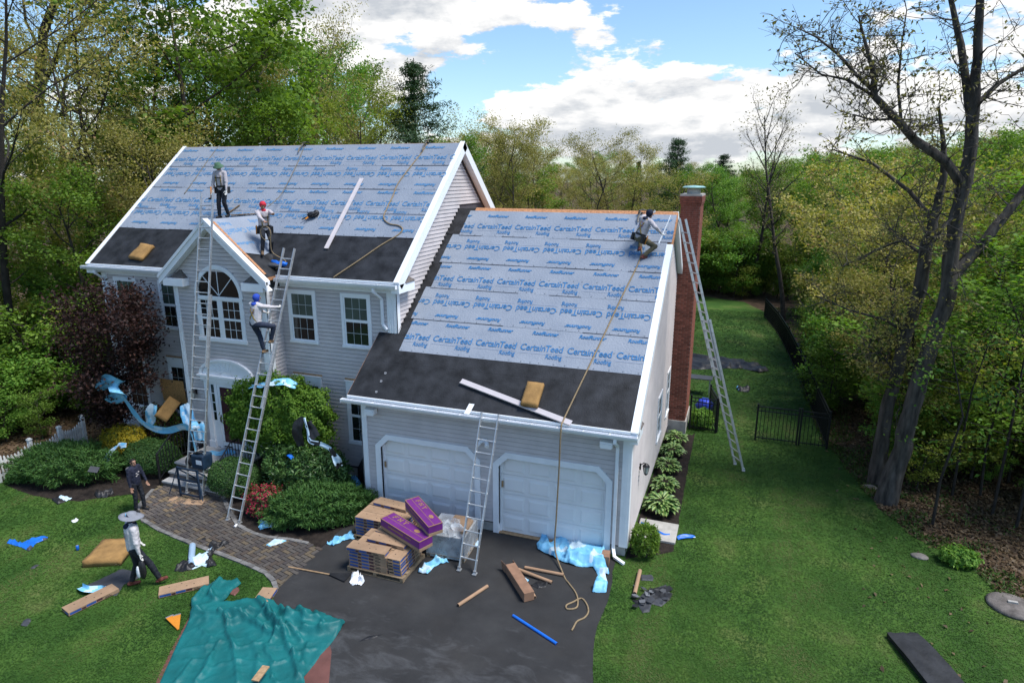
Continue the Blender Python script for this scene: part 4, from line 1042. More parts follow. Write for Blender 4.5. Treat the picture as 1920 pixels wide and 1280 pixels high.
def leaf_mesh(name, tips, m, per, Ls, Ws, seed, spread=.28, flat=.6, fold=.22, droop=0.0):
    g = np.random.default_rng(seed); T0 = np.array([t[0] for t in tips]); T1 = np.array([t[1] for t in tips]); n = len(tips)*per
    i = np.repeat(np.arange(len(tips)), per); u = g.uniform(.2, 1.15, (n, 1)); P = T0[i]*(1-u)+T1[i]*u + g.normal(size=(n, 3))*spread*np.array([1, 1, .7])
    Nn = g.normal(size=(n, 3))*(1-flat)+np.array([0, 0, flat]); ud = None
    if droop: ud = g.normal(size=(n, 3)); ud[:, 2] -= droop
    V, F = leaves(P, Nn, Ls, Ws, g, fold, ud)
    return np_mesh(name, V, F, m)
class Proto: pass
def proto(kind, seed, H, Rc, z0, leaf, per, Ls, Ws, bark=None, **kw):
    lk = {k: kw.pop(k) for k in ('lspread', 'flat', 'droop') if k in kw}
    S, tips = grow(seed, H, Rc, z0, **kw); q = Proto(); q.kind = kind; q.seed = seed; q.H = H; q.R = Rc
    q.trunk = skel_mesh('trunk', S, bark or m_bark); q.crown = leaf_mesh('crown', tips, leaf, per, Ls, Ws, seed+50, lk.get('lspread', .3), lk.get('flat', .55), droop=lk.get('droop', 0))
    return q
def pine_proto(seed, H, Rc):
    g = random.Random(seed); S = [([Vector((0,0,-.1)), Vector((.05,0,H*.5)), Vector((0,.05,H))], [.16,.1,.02], 6)]; tips = []
    z = H*.12
    while z < H*.98:
        t = z/H; n = 3; L_ = Rc*(1-t)**.75*g.uniform(.8,1.1)+.12
        for k in range(n):
            a = k*math.pi*2/n+g.uniform(0,1); Lk = L_*g.uniform(.4,1.25); d = Vector((math.cos(a), math.sin(a), g.uniform(-.25,.4)))
            p = [Vector((0,0,z)), Vector((0,0,z))+d*Lk*.5, Vector((0,0,z))+d*Lk+Vector((0,0,.1*Lk))]; S.append((p, [.03,.018,.008], 3))
            for q in range(5):
                u = .25+.75*q/4; c = p[0].lerp(p[2], u); tips.append((c, c+Vector((math.cos(a+g.choice((-.9,0,.9))), math.sin(a+g.choice((-.9,0,.9))), .25))*Lk*.28))
        z += H*.017*g.uniform(.5,1.5)
    q = Proto(); q.kind = 'pine'; q.H = H; q.R = Rc; q.trunk = skel_mesh('trunk', S, m_bark_d); q.crown = leaf_mesh('crown', tips, L_pine, 22, (.2,.34), (.035,.06), seed, .16, .35)
    return q
PR = {
 'bright': [proto('bright', 11, 14, 3.6, 3.0, L_bright, 22, (.17,.27), (.11,.17), n1=17), proto('bright', 12, 14, 3.2, 2.2, L_bright, 42, (.11,.185), (.075,.12), n1=18, up=.7)],
 'mid': [proto('mid', 21, 14, 3.8, 2.6, L_mid, 44, (.11,.185), (.075,.125), n1=17), proto('mid', 22, 14, 3.3, 2.0, L_mid, 44, (.11,.185), (.075,.125), n1=18, up=.6)],
 'olive': [proto('olive', 31, 14, 4.2, 3.4, L_olive, 36, (.09,.17), (.05,.085), n1=16, droop=.5, flat=.3), proto('olive', 32, 14, 3.8, 3.0, L_olive, 44, (.09,.17), (.05,.085), n1=17, up=.6, droop=.5, flat=.3), proto('olive', 33, 14, 4.6, 4.5, L_olive, 18, (.09,.17), (.05,.085), n1=14, up=.55, bark=m_bark_d, flat=.3, droop=.4)],
 'yellow': [proto('yellow', 41, 14, 3.6, 2.2, L_yel, 34, (.11,.18), (.06,.10), n1=17)],
 'bare': [proto('bare', 51, 14, 3.0, 4.0, L_sparse, 2, (.12,.2), (.05,.09), n1=18, n3=5, up=1.1)],
 'pine': [pine_proto(61, 14, 3.9), pine_proto(62, 14, 2.6)],
}
UNDER = [proto('under', 71, 4, 1.7, .3, L_bright, 24, (.10,.16), (.06,.09), n1=11, n2=4, n3=3, trunk_r=.04, lspread=.2), proto('under', 72, 4, 1.6, .3, L_mid, 26, (.10,.16), (.06,.09), n1=11, n2=4, n3=3, trunk_r=.04, lspread=.2), proto('under', 73, 4, 1.6, .5, L_yel, 18, (.10,.16), (.06,.09), n1=10, n2=4, n3=3, trunk_r=.04, lspread=.2)]
HOUSE_BOX = (-12.2, 8.4, -1.5, 12.8)
REG = ((0, 'just outside the left edge'), (90, 'at the far left edge'), (210, 'above the picket fence'), (340, 'left of the main roof'), (450, 'behind the left end of the main roof'), (600, 'behind the middle of the main roof'), (740, 'behind the right half of the main roof'), (860, 'beside the main gable peak'),
       (960, 'just right of the gable peak'), (1080, 'over the left of the garage ridge'), (1200, 'over the middle of the garage ridge'), (1290, 'close to the chimney'), (1400, 'right of the chimney'), (1500, 'at the end of the back lawn'), (1640, 'left of the oak pair'), (1800, 'behind the oak pair'), (1930, 'at the right edge'), (9999, 'just outside the right edge'))
def region(px): return next(t for x, t in REG if px < x)
ADJ = {'bright': ('broadleaf_tree', 'bright spring-green broadleaf tree'), 'mid': ('broadleaf_tree', 'mid-green full-leaved tree'), 'olive': ('oak_tree', 'olive-brown budding oak'), 'yellow': ('broadleaf_tree', 'yellow-green young-leaved tree'),
       'bare': ('bare_tree', 'thin nearly bare tree'), 'pine': ('pine_tree', 'dark conical pine'), 'under': ('sapling', 'low leafy sapling')}
def plant_tree(pr, x, y, H, wide=1.0, px=None, label=None, rz=None, cat='tree', far=''):
    name, ad = ADJ[pr.kind]; s = H/pr.H
    if pr.kind == 'under': ad = ('knee-high ' if H < 1.5 else 'waist-high ' if H < 2.3 else 'head-high ' if H < 3.2 else 'taller ') + {71: 'bright green', 72: 'dark green', 73: 'yellow-green'}[pr.seed] + ' sapling'
    lb = label or f'{ad} {far}{region(px)}'
    grp = None if label else (f'{ad}s of the surrounding woods' if pr.kind != 'under' else 'saplings along the edge of the woods')
    r = thing(name, lb, cat, (x, y, 0), rng.uniform(0, 6.28) if rz is None else rz, grp); w = (.45+.55*s)*wide if pr.kind != 'under' else s*wide
    r.scale = (w, w, s)
    link('trunk', pr.trunk, r); link('crown', pr.crown, r)
    return r
def topy(px):
    xs = [-300, 0, 120, 250, 330, 470, 600, 650, 700, 750, 800, 860, 930, 1000, 1060, 1130, 1200, 1260, 1330, 1400, 1460, 1530, 1600, 1700, 1850, 2300]
    ys = [150, 130, 120, 130, 90, 70, 90, 95, 130, 215, 245, 245, 240, 285, 295, 275, 292, 300, 312, 300, 295, 275, 270, 262, 240, 220]
    return float(np.interp(px, xs, ys))
def pos(px, D):
    d = FW + RT*((px-960)/FPX); d.z = 0; d.normalize(); return CAM.x+d.x*D, CAM.y+d.y*D
def blocked(x, y, m=1.2):
    if HOUSE_BOX[0] < x < HOUSE_BOX[1] and HOUSE_BOX[2] < y < HOUSE_BOX[3]: return True
    q = np.array([[x+dx, y+dy] for dx in (-m, 0, m) for dy in (-m, 0, m)])
    return bool(inside(poly_lawn, q).any()) or (y < 3 and x > -14 and x < 15)
KINDW = {'L': [('bright', .34), ('mid', .22), ('olive', .26), ('yellow', .18)], 'C': [('olive', .62), ('mid', .12), ('bright', .10), ('yellow', .12), ('pine', .04)],
         'R': [('bright', .40), ('mid', .16), ('olive', .28), ('yellow', .16)]}
def pick(ws):
    u = rng.random()
    for k, w in ws:
        u -= w
        if u <= 0: return rng.choice(PR[k])
    return rng.choice(PR[ws[0][0]])
nt_ = 0
for D, step, hf in ((24, 175, .55), (29, 150, .72), (35, 130, .84), (42, 112, .93), (50, 100, .98), (60, 88, 1.0), (72, 78, 1.0), (88, 68, 1.0), (110, 60, 1.0), (140, 58, 1.0), (185, 62, 1.0)):
    px = -260 + rng.uniform(0, step)
    while px < 2200:
        q = px + rng.uniform(-.3, .3)*step; d = D*rng.uniform(.93, 1.08); x, y = pos(q, d)
        px += step
        if blocked(x, y) or (q < 640 and D > 48 and rng.random() < .8): continue
        ty = topy(q) + abs(rng.gauss(0, 14)) + (0 if hf == 1 else 0)
        depth = d*math.cos(math.atan((q-960)/FPX))
        Ht = 8.95 + (329-ty)/FPX*depth*1.0
        if D >= 110: Ht = min(Ht, 8.95+(329-max(ty, 285))/FPX*depth)
        Ht = max(5.5, Ht*hf*rng.uniform(.9, 1.0)); Ht = min(Ht, 24)
        ws = KINDW['L'] if q < 680 else (KINDW['C'] if q < 1230 else KINDW['R'])
        if q > 1230 and q < 1420 and D < 80: ws = [('bright', .8), ('mid', .2)]
        plant_tree(pick(ws), x, y, Ht, rng.uniform(.9, 1.25), q, far='at the near edge, ' if D < 30 else 'in the middle rows, ' if D < 55 else 'farther back, ' if D < 88 else 'far away '); nt_ += 1
# the conifer and bare trees that break the skyline
for q, d, ty, k, lb in ((792, 40, 132, 'pine', 'tall dark pine rising behind the right end of the main roof'), (1248, 70, 262, 'pine', 'small dark pine breaking the skyline left of the chimney'), (880, 95, 275, 'pine', 'small far pine tip just right of the main gable peak'),
                        (1465, 44, 180, 'bare', 'tall nearly bare tree standing against the clouds right of the chimney'), (1395, 52, 235, 'bare', 'shorter bare tree beside the tall bare tree right of the chimney'), (1330, 90, 290, 'pine', 'small far pine over the bright green trees by the chimney')):
    x, y = pos(q, d); plant_tree(PR[k][0], x, y, 8.95+(329-ty)/FPX*d*math.cos(math.atan((q-960)/FPX)), 1.15 if k == 'pine' else 1.0, q, lb)
for q, d, ty, wd_, lb in ((20, 31, -70, 1.0, 'airy olive oak at the far top left corner'), (165, 34, -30, 1.05, 'airy olive oak right of the dark-limbed oak at the top left'), (310, 40, 20, .95, 'airy olive oak just left of the tallest bright tree'), (120, 44, -20, 1.0, 'airy olive oak deep in the woods at the top left'), (585, 46, 75, .9, 'airy olive oak at the right end of the bright trees'), (655, 50, 110, .9, 'small airy oak beside the tall dark pine')):
    x, y = pos(q, d); plant_tree(PR['olive'][2], x, y, 8.95+(329-ty)/FPX*d*math.cos(math.atan((q-960)/FPX)), wd_, q, lb)
for q, d, ty, k, wd_, lb in ((410, 36, -15, 'bright', 1.35, 'tallest bright green tree above the left part of the main roof'), (535, 37, 45, 'bright', 1.1, 'bright green tree with a slim top beside the tallest one'), (245, 33, 60, 'olive', 1.1, 'tall olive oak left of the tallest bright tree'),
                             (1000, 62, 268, 'olive', 1.1, 'rounded olive oak just beyond the garage ridge'), (1140, 66, 262, 'olive', 1.3, 'spreading olive oak at the middle of the skyline'), (925, 56, 232, 'olive', 1.2, 'broad olive oak right of the main gable peak')):
    x, y = pos(q, d); plant_tree(PR[k][0], x, y, 8.95+(329-ty)/FPX*d*math.cos(math.atan((q-960)/FPX)), wd_, q, lb)
# undergrowth along the edges of the woods
nu = 0
for k in range(520):
    side = rng.random()
    if side < .4: x, y = rng.uniform(-27, -12.3), rng.uniform(-4, 16)
    elif side < .75: x, y = rng.uniform(13.2, 27), rng.uniform(4.0, 36)
    else: x, y = rng.uniform(-2, 14), rng.uniform(36.8, 41)
    if blocked(x, y, .9) or nu > 175: continue
    if side >= .4 and side < .75 and x < 13.2+.35*max(0, 9-y)+ (2.2 if y < 9 else 0) and rng.random() < .8: continue
    d = Vector((x, y, 1)) - CAM; q = 960+FPX*d.dot(RT)/d.dot(FW)
    plant_tree(rng.choice(UNDER), x, y, rng.uniform(1.6, 4.8), rng.uniform(.9, 1.4), q, cat='sapling'); nu += 1
for k in range(46):
    x, y = rng.uniform(14.3, 24), rng.uniform(5.2, 15)
    if blocked(x, y, .5): continue
    d = Vector((x, y, 1)) - CAM; q = 960+FPX*d.dot(RT)/d.dot(FW)
    plant_tree(rng.choice(UNDER), x, y, rng.uniform(.9, 2.6), rng.uniform(1.0, 1.6), q, cat='sapling')
for k in range(110):
    if k < 55: x, y = rng.uniform(-25, -12.9), rng.uniform(-3.5, 11); hh = rng.uniform(1.0, 3.4)
    elif k < 90: x, y = rng.uniform(1, 13), rng.uniform(36.6, 40); hh = rng.uniform(2.2, 4.6)
    else: x, y = rng.uniform(12.9, 14.5), rng.uniform(11, 33); hh = rng.uniform(1.2, 3.2)
    if (k >= 55 and blocked(x, y, .6)) or (k < 55 and x > -13.4 and y < 3 and hh > 2): continue
    d = Vector((x, y, 1)) - CAM; q = 960+FPX*d.dot(RT)/d.dot(FW)
    plant_tree(rng.choice(UNDER), x, y, hh, rng.uniform(1.0, 1.6), q, cat='sapling')
# fallen leaves on the ground of the woods
P = np.concatenate([np.stack([gen.uniform(12.3, 25, 60000), gen.uniform(-4, 15, 60000)], 1), np.stack([gen.uniform(-24, -11.3, 26000), gen.uniform(-6, 12, 26000)], 1)])
P = P[~inside(poly_lawn+np.array([0, 0]), P) | ((gen.random(len(P)) < .010) & (P[:, 0] > 11.5))]
P3 = np.concatenate([P, gen.uniform(.008, .05, (len(P), 1))], 1); Nn = gen.normal(size=(len(P), 3))*.45+np.array([0, 0, 1])
V, F = leaves(P3, Nn, (.07, .15), (.04, .085), gen, .25); V[:, 2] = np.maximum(V[:, 2], .004)
o = link('fallen_leaves', np_mesh('fallen_leaves', V, F, leafmat('dry_brown_leaf', (.050,.034,.019), (.165,.112,.062), .1, 0))); tag(o, 'dry brown fallen leaves covering the floor of the woods', 'leaves', kind='stuff')
print('trees', nt_, 'under', nu)

# ------------------------------------------------------------------ the big oaks on the right
def oak(label, limbs, leafn, seed, grp=None, m=None, lv=None, subs=(1.2, .5)):
    """limbs: lists of (px, py, Y, radius); twigs grow from them"""
    g = random.Random(seed); base = atY(*limbs[0][0][:3]); base.z = 0
    t = thing('oak_tree', label, 'tree', base, 0, grp); S = []; tips = []
    for li, lim in enumerate(limbs):
        pts = [atY(a, b_, Y)-base for a, b_, Y, r in lim]; rad = [r for *_, r in lim]
        # resample with a little gnarl
        P_, R_ = [], []
        for i in range(len(pts)-1):
            for k in range(3):
                u = k/3; P_.append(pts[i].lerp(pts[i+1], u)+Vector((g.gauss(0,1), g.gauss(0,1), g.gauss(0,.5)))*rad[i]*.06*(i+k > 0)); R_.append(rad[i]+(rad[i+1]-rad[i])*u)
        P_.append(pts[-1]); R_.append(rad[-1])
        if li == 0: P_[0].z = -.15; R_[0] *= 1.1
        S.append((P_, R_, 9 if rad[0] > .12 else 6))
        n = len(P_)
        for i in range(n):
            if R_[i] > .17 and g.random() > .12: continue
            for q in range(2 if R_[i] < .08 else 1):
                L1 = g.uniform(.5, 1.0)*subs[0]*(1.5 if R_[i] > .05 else 1.0); d = Vector((g.gauss(0,1), g.gauss(0,1), g.gauss(.35,.6))).normalized()
                p = [P_[i]]
                for k in range(4): d = (d+Vector((g.gauss(0,.25), g.gauss(0,.25), g.gauss(.08,.2)))).normalized(); p.append(p[-1]+d*L1/4)
                S.append((p, [max(.012, R_[i]*.3), .014, .01, .008, .005], 4))
                for k in (1, 2, 3, 4):
                    for z in range(1 if g.random() < .5 else 2):
                        d2 = ((p[k]-p[k-1]).normalized()+Vector((g.gauss(0,.8), g.gauss(0,.8), g.gauss(.1,.5)))).normalized(); e = p[k]+d2*g.uniform(.3,.9)*subs[1]*1.4
                        mid = p[k].lerp(e, .5)+Vector((g.gauss(0,.05), g.gauss(0,.05), g.gauss(0,.05)))
                        S.append(([p[k], mid, e], [.008, .006, .003], 3)); tips.append((p[k], e)) if g.random() < .5 else None
                        for w in range(1):
                            e2 = mid+Vector((g.gauss(0,1), g.gauss(0,1), g.gauss(.2,.7))).normalized()*g.uniform(.15,.45); S.append(([mid, e2], [.005, .003], 3)); (tips.append((mid, e2)) if g.random() < .5 else None)
    b = MB()
    for P_, R_, n in S:
        if R_[0] < .1: b.tube(P_, R_, n, cap=False); continue
        Q, W = [], []
        for i in range(len(P_)-1):
            k = max(1, int((P_[i+1]-P_[i]).length/.09))
            for j in range(k): u = j/k; Q.append(P_[i].lerp(P_[i+1], u)); W.append(R_[i]+(R_[i+1]-R_[i])*u)
        Q.append(P_[-1]); W.append(R_[-1]); v0 = len(b.v); NR = 26; b.tube(Q, W, NR, cap=False)
        for i in range(len(Q)):
            for j in range(NR):
                v = Vector(b.v[v0+i*NR+j]); a = 2*math.pi*j/NR; w = noise.noise(Vector((math.cos(a)*3.2, math.sin(a)*3.2, Q[i].z*1.1+seed)))
                e = (1-min(1, abs(w)*3.5))*-.11 + noise.noise(Vector((math.cos(a)*1.2, math.sin(a)*1.2, Q[i].z*.8)))*.10
                b.v[v0+i*NR+j] = tuple(Q[i]+(v-Q[i])*(1+e))
    link('trunk', b.mesh('trunk', m or m_bark_o, smooth=True, fix=False), t)
    link('crown', leaf_mesh('crown', tips, lv or L_sparse, leafn, (.07,.15), (.035,.07), seed, .09, .3, droop=.6), t)
    return t
oak('old forked oak at the right lawn edge with a big bare limb over the sky', [
    [(1660,940,5.3,.31), (1690,845,5.3,.235), (1712,757,5.3,.22), (1749,640,5.3,.205), (1778,545,5.3,.195), (1786,459,5.3,.17), (1795,394,5.3,.165), (1811,337,5.3,.16), (1820,284,5.3,.15), (1824,210,5.3,.14), (1833,109,5.2,.10), (1837,0,5.1,.085), (1842,-90,5.0,.05)],
    [(1822,225,5.3,.11), (1802,87,5.5,.08), (1785,13,5.6,.06), (1770,-70,5.6,.03)],
    [(1809,350,5.3,.13), (1772,302,5.0,.11), (1715,262,4.8,.10), (1680,223,4.6,.09), (1640,182,4.5,.075), (1636,131,4.4,.05), (1622,80,4.4,.035), (1610,30,4.4,.02)],
    [(1638,170,4.5,.05), (1605,140,4.3,.04), (1575,105,4.2,.032), (1531,70,4.1,.022), (1500,55,4.0,.012)],
    [(1640,182,4.5,.04), (1590,150,4.8,.03), (1540,140,5.0,.022), (1490,100,5.1,.012)],
    [(1690,235,4.7,.04), (1684,160,4.6,.03), (1690,90,4.6,.02), (1700,20,4.6,.012)],
    [(1680,223,4.6,.035), (1635,225,4.4,.025), (1600,215,4.3,.015)],
    [(1782,520,5.3,.15), (1837,464,5.6,.13), (1881,407,5.9,.115), (1925,350,6.1,.10), (1980,280,6.3,.07)],
    [(1832,195,5.3,.07), (1872,157,5.6,.06), (1925,125,5.9,.045), (1980,80,6.0,.02)],
    [(1793,400,5.3,.06), (1765,430,5.0,.05), (1740,470,4.8,.03), (1705,455,4.7,.015)],
], 2, 301, subs=(1.0, .42))
oak('rear trunk of the oak pair at the right lawn edge, leaning behind the forked one', [
    [(1642,905,6.4,.24), (1664,765,6.4,.18), (1692,655,6.4,.165), (1725,540,6.4,.17), (1738,459,6.4,.15), (1750,415,6.4,.12), (1770,330,6.4,.09), (1768,260,6.4,.06), (1760,200,6.4,.03)],
    [(1750,415,6.4,.07), (1706,359,6.7,.055), (1636,306,7.0,.04), (1560,280,7.2,.02)],
    [(1700,625,6.4,.05), (1660,600,6.2,.04), (1590,580,6.0,.03), (1530,555,5.9,.012)],
    [(1735,480,6.4,.05), (1690,450,6.8,.04), (1640,470,7.0,.025), (1580,500,7.2,.012)],
    [(1676,730,6.4,.03), (1672,690,6.4,.03), (1650,660,6.2,.02), (1625,665,6.0,.01)],
], 5, 302, lv=L_olive)
oak('bare-branched oak at the top left of the picture', [
    [(62,560,14,.42), (66,300,14,.36), (72,180,14,.30), (82,60,14,.24), (120,-40,14,.16)],
    [(74,170,14,.16), (120,80,13.5,.13), (180,30,13,.10), (250,-30,12.5,.06)],
    [(70,240,14,.15), (130,205,13.5,.11), (190,210,13,.09), (235,190,12.7,.06), (280,180,12.5,.03)],
    [(70,110,14,.16), (20,90,14.5,.13), (-40,40,15,.08)], [(90,240,14,.10), (30,200,14.3,.08), (-40,190,14.6,.05)],
    [(78,100,14,.10), (48,40,13.8,.07), (40,-30,13.6,.05)], [(120,80,13.5,.08), (190,70,13.2,.06), (240,40,13,.03)],
    [(100,215,13.8,.08), (130,140,13.3,.06), (170,110,13,.04), (215,105,12.8,.02)],
], 8, 303, m=m_bark_d, lv=L_olive, subs=(2.2, 1.0))
# broad maple leaning in from the right with layered light green leaves
for lb, x, y, H, sd, sp in (('light green maple leaning in at the right edge with layered leaves', 17.6, 7.2, 7.6, 81, 1.0), ('second light green maple deeper in the right-hand woods', 21.5, 12.5, 9.0, 82, 1.0), ('small light green maple beside the oak pair, its leaves before the trunks', 14.9, 8.6, 4.2, 83, .62)):
    S, tips = grow(sd, H, 4.0*sp, H*.16, 13, 6, 5, .09, .08)
    r = thing('maple_tree', lb, 'tree', (x, y, 0)); link('trunk', skel_mesh('trunk', S, m_bark), r); link('crown', leaf_mesh('crown', tips, leafmat('light_maple_leaf', (.10,.20,.022), (.19,.31,.045), .45, .05), 20 if sp == 1 else 8, (.12,.19), (.11,.17), sd, .16, .85), r)
for lb, x, y, H, R_ in (('yellow-olive low oak overhanging the black fence beyond the gate', 14.6, 15.5, 8.6, 3.6), ('olive oak crowding the far end of the black fence', 14.2, 21.5, 9.0, 3.4), ('yellow-green tree between the fence and the oak pair', 17.0, 18.0, 9.5, 3.8)):
    S, tips = grow(int(x*10), H, R_, 1.2, 17, 6, 5, .11, .25)
    r = thing('oak_tree', lb, 'tree', (x, y, 0)); link('trunk', skel_mesh('trunk', S, m_bark), r); link('crown', leaf_mesh('crown', tips, L_olive if 'olive' in lb else L_yel, 16, (.12,.21), (.07,.12), int(x*7), .2, .5), r)
# thin understory trunks on the right
for k, (px_, py_) in enumerate(((1748,985), (1860,965), (1905,990), (1838,930), (1785,930), (1890,905))):
    p = at(px_, py_); h = rng.uniform(5, 8); S = [([Vector((0,0,-.1)), Vector((rng.uniform(-.15,.15),rng.uniform(-.1,.1),h*.25)), Vector((rng.uniform(-.3,.3),rng.uniform(-.2,.2),h*.6)), Vector((rng.uniform(-.6,.6),0,h))], [.042,.034,.022,.008], 6)]; tips = []
    for q in range(22): z = h*rng.uniform(.3,1); a = rng.uniform(0,6.28); e = Vector((math.cos(a)*.9, math.sin(a)*.9, z+.2)); S.append(([Vector((0,0,z)), e], [.012,.005], 3)); tips.append((Vector((0,0,z)).lerp(e,.5), e))
    r = thing('thin_tree', ('slender dark stem in the leaf litter nearest the oak pair', 'slender dark stem between the oak pair and the right edge', 'slender stem at the right edge above the stone cover', 'slender stem farther back between the oak pair and the right edge', 'slender stem farther back just right of the oak pair', 'slender stem farthest back at the right edge')[k], 'tree', p, 0, 'slender young trees in the right-hand woods'); link('trunk', skel_mesh('trunk', S, m_bark_d), r); link('crown', leaf_mesh('crown', tips, L_mid, 14, (.10,.16), (.06,.1), k, .2, .6), r)

# ------------------------------------------------------------------ shrubs
def shrub(name, label, c, rad, n, Ls, Ws, lm, seed, outward=.6, lump=.18, lf=2.6, zc=.85, rz=0, inner=.3, spray=False, extra=None, cat='shrub', stem_h=None, bottom=-.55, core=True):
    g = np.random.default_rng(seed); rx, ry, h = rad
    d = g.normal(size=(n*2, 3)); d /= np.linalg.norm(d, axis=1, keepdims=True); d = d[d[:, 2] > bottom][:n]; n = len(d)
    s = Vector((seed*1.7, seed*.3, 0)); lum = np.array([1+lump*(noise.noise(Vector(q)*lf+s)+.5*noise.noise(Vector(q)*lf*2.3+s)) for q in d])
    r = (1-np.abs(g.normal(0, .05, n))); k = g.random(n) < inner; r[k] = g.uniform(.6, .95, k.sum()); r *= lum; sh = g.random(n) < .05; r[sh] *= g.uniform(1.02, 1.17, sh.sum())
    E = np.array([rx, ry, h*.5]); P = d*r[:, None]*E
    P[:, 2] += h*.5*zc + (stem_h or 0); N0 = d/E; N0 /= np.linalg.norm(N0, axis=1, keepdims=True)
    if spray: ud = N0+g.normal(size=(n, 3))*.45+np.array([0, 0, .25]); Nn = g.normal(size=(n, 3))
    else: Nn = N0*outward+g.normal(size=(n, 3))*(1-outward)+np.array([0, 0, .25]); ud = None
    P[:, 2] = np.maximum(P[:, 2], .02+(0 if not stem_h else 0))
    V, F = leaves(P, Nn, Ls, Ws, g, .2, ud); mi = None; mats_ = [lm]
    if extra:
        em, frac = extra; mats_.append(em); mi = ((g.random(len(F)) < frac) & (~k)).astype(np.int32)
    t = thing(name, label, cat, (c[0], c[1], 0), rz)
    link('foliage', np_mesh('foliage', V, F, mats_, mi), t)
    b = MB(); gg = random.Random(seed)
    for q in range(9):
        a = gg.uniform(0, 6.28); e = Vector((math.cos(a)*rx*.6, math.sin(a)*ry*.6, (stem_h or 0)+h*gg.uniform(.5,.8))); b.tube([Vector((gg.uniform(-.08,.08), gg.uniform(-.08,.08), -.05)), e*.5+Vector((0,0,.05)), e], [.03, .02, .008], 5)
    b.build('stem', m_bark_d, t)
    return t
L_jun = leafmat('juniper_needle', (0.032,0.090,0.022), (0.082,0.172,0.036), .15, .05)
L_box = leafmat('boxwood_leaf', (0.030,0.085,0.022), (0.085,0.169,0.041), .2, .05)
L_gold = leafmat('golden_shrub_leaf', (.28,.22,.012), (.50,.38,.03), .3, .05)
L_rmap = leafmat('round_tree_leaf', (0.058,0.137,0.013), (0.137,0.240,0.029), .35, .05)
L_rho = leafmat('rhododendron_leaf', (0.030,0.085,0.022), (0.094,0.169,0.048), .12, .05, .35)
L_pink = leafmat('pink_blossom', (.30,.018,.05), (.50,.05,.10), .3, .05)
L_red = leafmat('reddish_spring_leaf', (.06,.035,.018), (.13,.06,.035), .3, .05)
shrub('juniper', 'wide low juniper by the white picket fence', (-9.45, -1.55), (1.5, .85, 1.25), 15000, (.10,.19), (.018,.03), L_jun, 1, spray=True, lump=.36, lf=3.2, rz=.25, zc=.75)
shrub('small_shrub', 'small round shrub at the foot of the picket fence', (-10.72, -2.2), (.36, .3, .42), 1500, (.07,.12), (.015,.03), L_jun, 2, spray=True)
shrub('golden_shrub', 'bright yellow shrub behind the wide juniper', (-8.75, -.15), (.85, .6, 1.4), 11000, (.04,.08), (.02,.04), L_gold, 3, lump=.22, inner=.25, extra=(L_jun, .12))
shrub('boxwood_hedge', 'clipped boxwood hedge left of the entry steps', (-7.45, -.32), (.98, .62, 1.15), 17000, (.03,.055), (.02,.035), L_box, 4, lump=.07, rz=.1)
shrub('flowering_shrub', 'reddish-leaved shrub with pink buds under the osb board', (-8.3, .95), (.8, .42, 1.75), 6500, (.05,.10), (.03,.06), L_red, 5, lump=.35, extra=(L_mid, .35))
shrub('round_tree', 'rounded bright green tree in front of the ground-floor window', (-3.18, .55), (1.72, .85, 2.45), 30000, (.06,.11), (.035,.065), L_rmap, 6, lump=.30, lf=3.0, zc=1.0, stem_h=.85, cat='tree', bottom=-.8)
shrub('boxwood_shrub', 'round boxwood behind the foot of the worker\'s ladder', (-4.0, -.62), (.82, .6, 1.2), 14000, (.03,.055), (.02,.035), L_box, 7, lump=.06)
shrub('rhododendron', 'large dark rhododendron between the round tree and the garage', (-2.0, .0), (1.3, .85, 1.75), 9000, (.11,.18), (.03,.05), L_rho, 8, outward=.35, lump=.3, lf=4)
shrub('azalea', 'pink-red flowering azalea beside the paved path', (-2.32, -1.32), (.55, .4, .9), 5200, (.035,.07), (.03,.05), L_box, 9, lump=.5, lf=3.5, extra=(L_pink, .62))
shrub('juniper', 'long low juniper next to the stacked shingle pallets', (-.82, -1.0), (1.3, .72, 1.15), 17000, (.10,.19), (.018,.03), L_jun, 10, spray=True, lump=.34, lf=3.2, rz=.62, zc=.72)
shrub('garage_shrub', 'small bright shrub at the garage\'s front right corner', (7.62, .22), (.34, .3, .95), 2200, (.08,.14), (.02,.035), L_bright, 11, spray=True, lump=.3)
shrub('small_shrub', 'small green bush behind the black chimney fence', (8.35, 9.3), (.4, .4, .8), 1600, (.08,.14), (.03,.05), L_mid, 12)
shrub('small_shrub', 'low green weed bush by the stone cover at the wood edge', (14.7, 2.4), (.4, .3, .45), 1200, (.08,.14), (.03,.05), L_mid, 13, lump=.4)
# dark red Japanese maple: a real branch skeleton
S, tips = grow(91, 5.3, 1.6, 1.4, 24, 7, 5, .07, .30)
r = thing('japanese_maple', 'dark red Japanese maple at the left front corner of the house', 'tree', (-9.1, -.15, 0), 2.2); link('trunk', skel_mesh('trunk', S, m_bark_d), r); link('crown', leaf_mesh('crown', tips, L_purple, 20, (.07,.13), (.045,.085), 92, .24, .5), r)
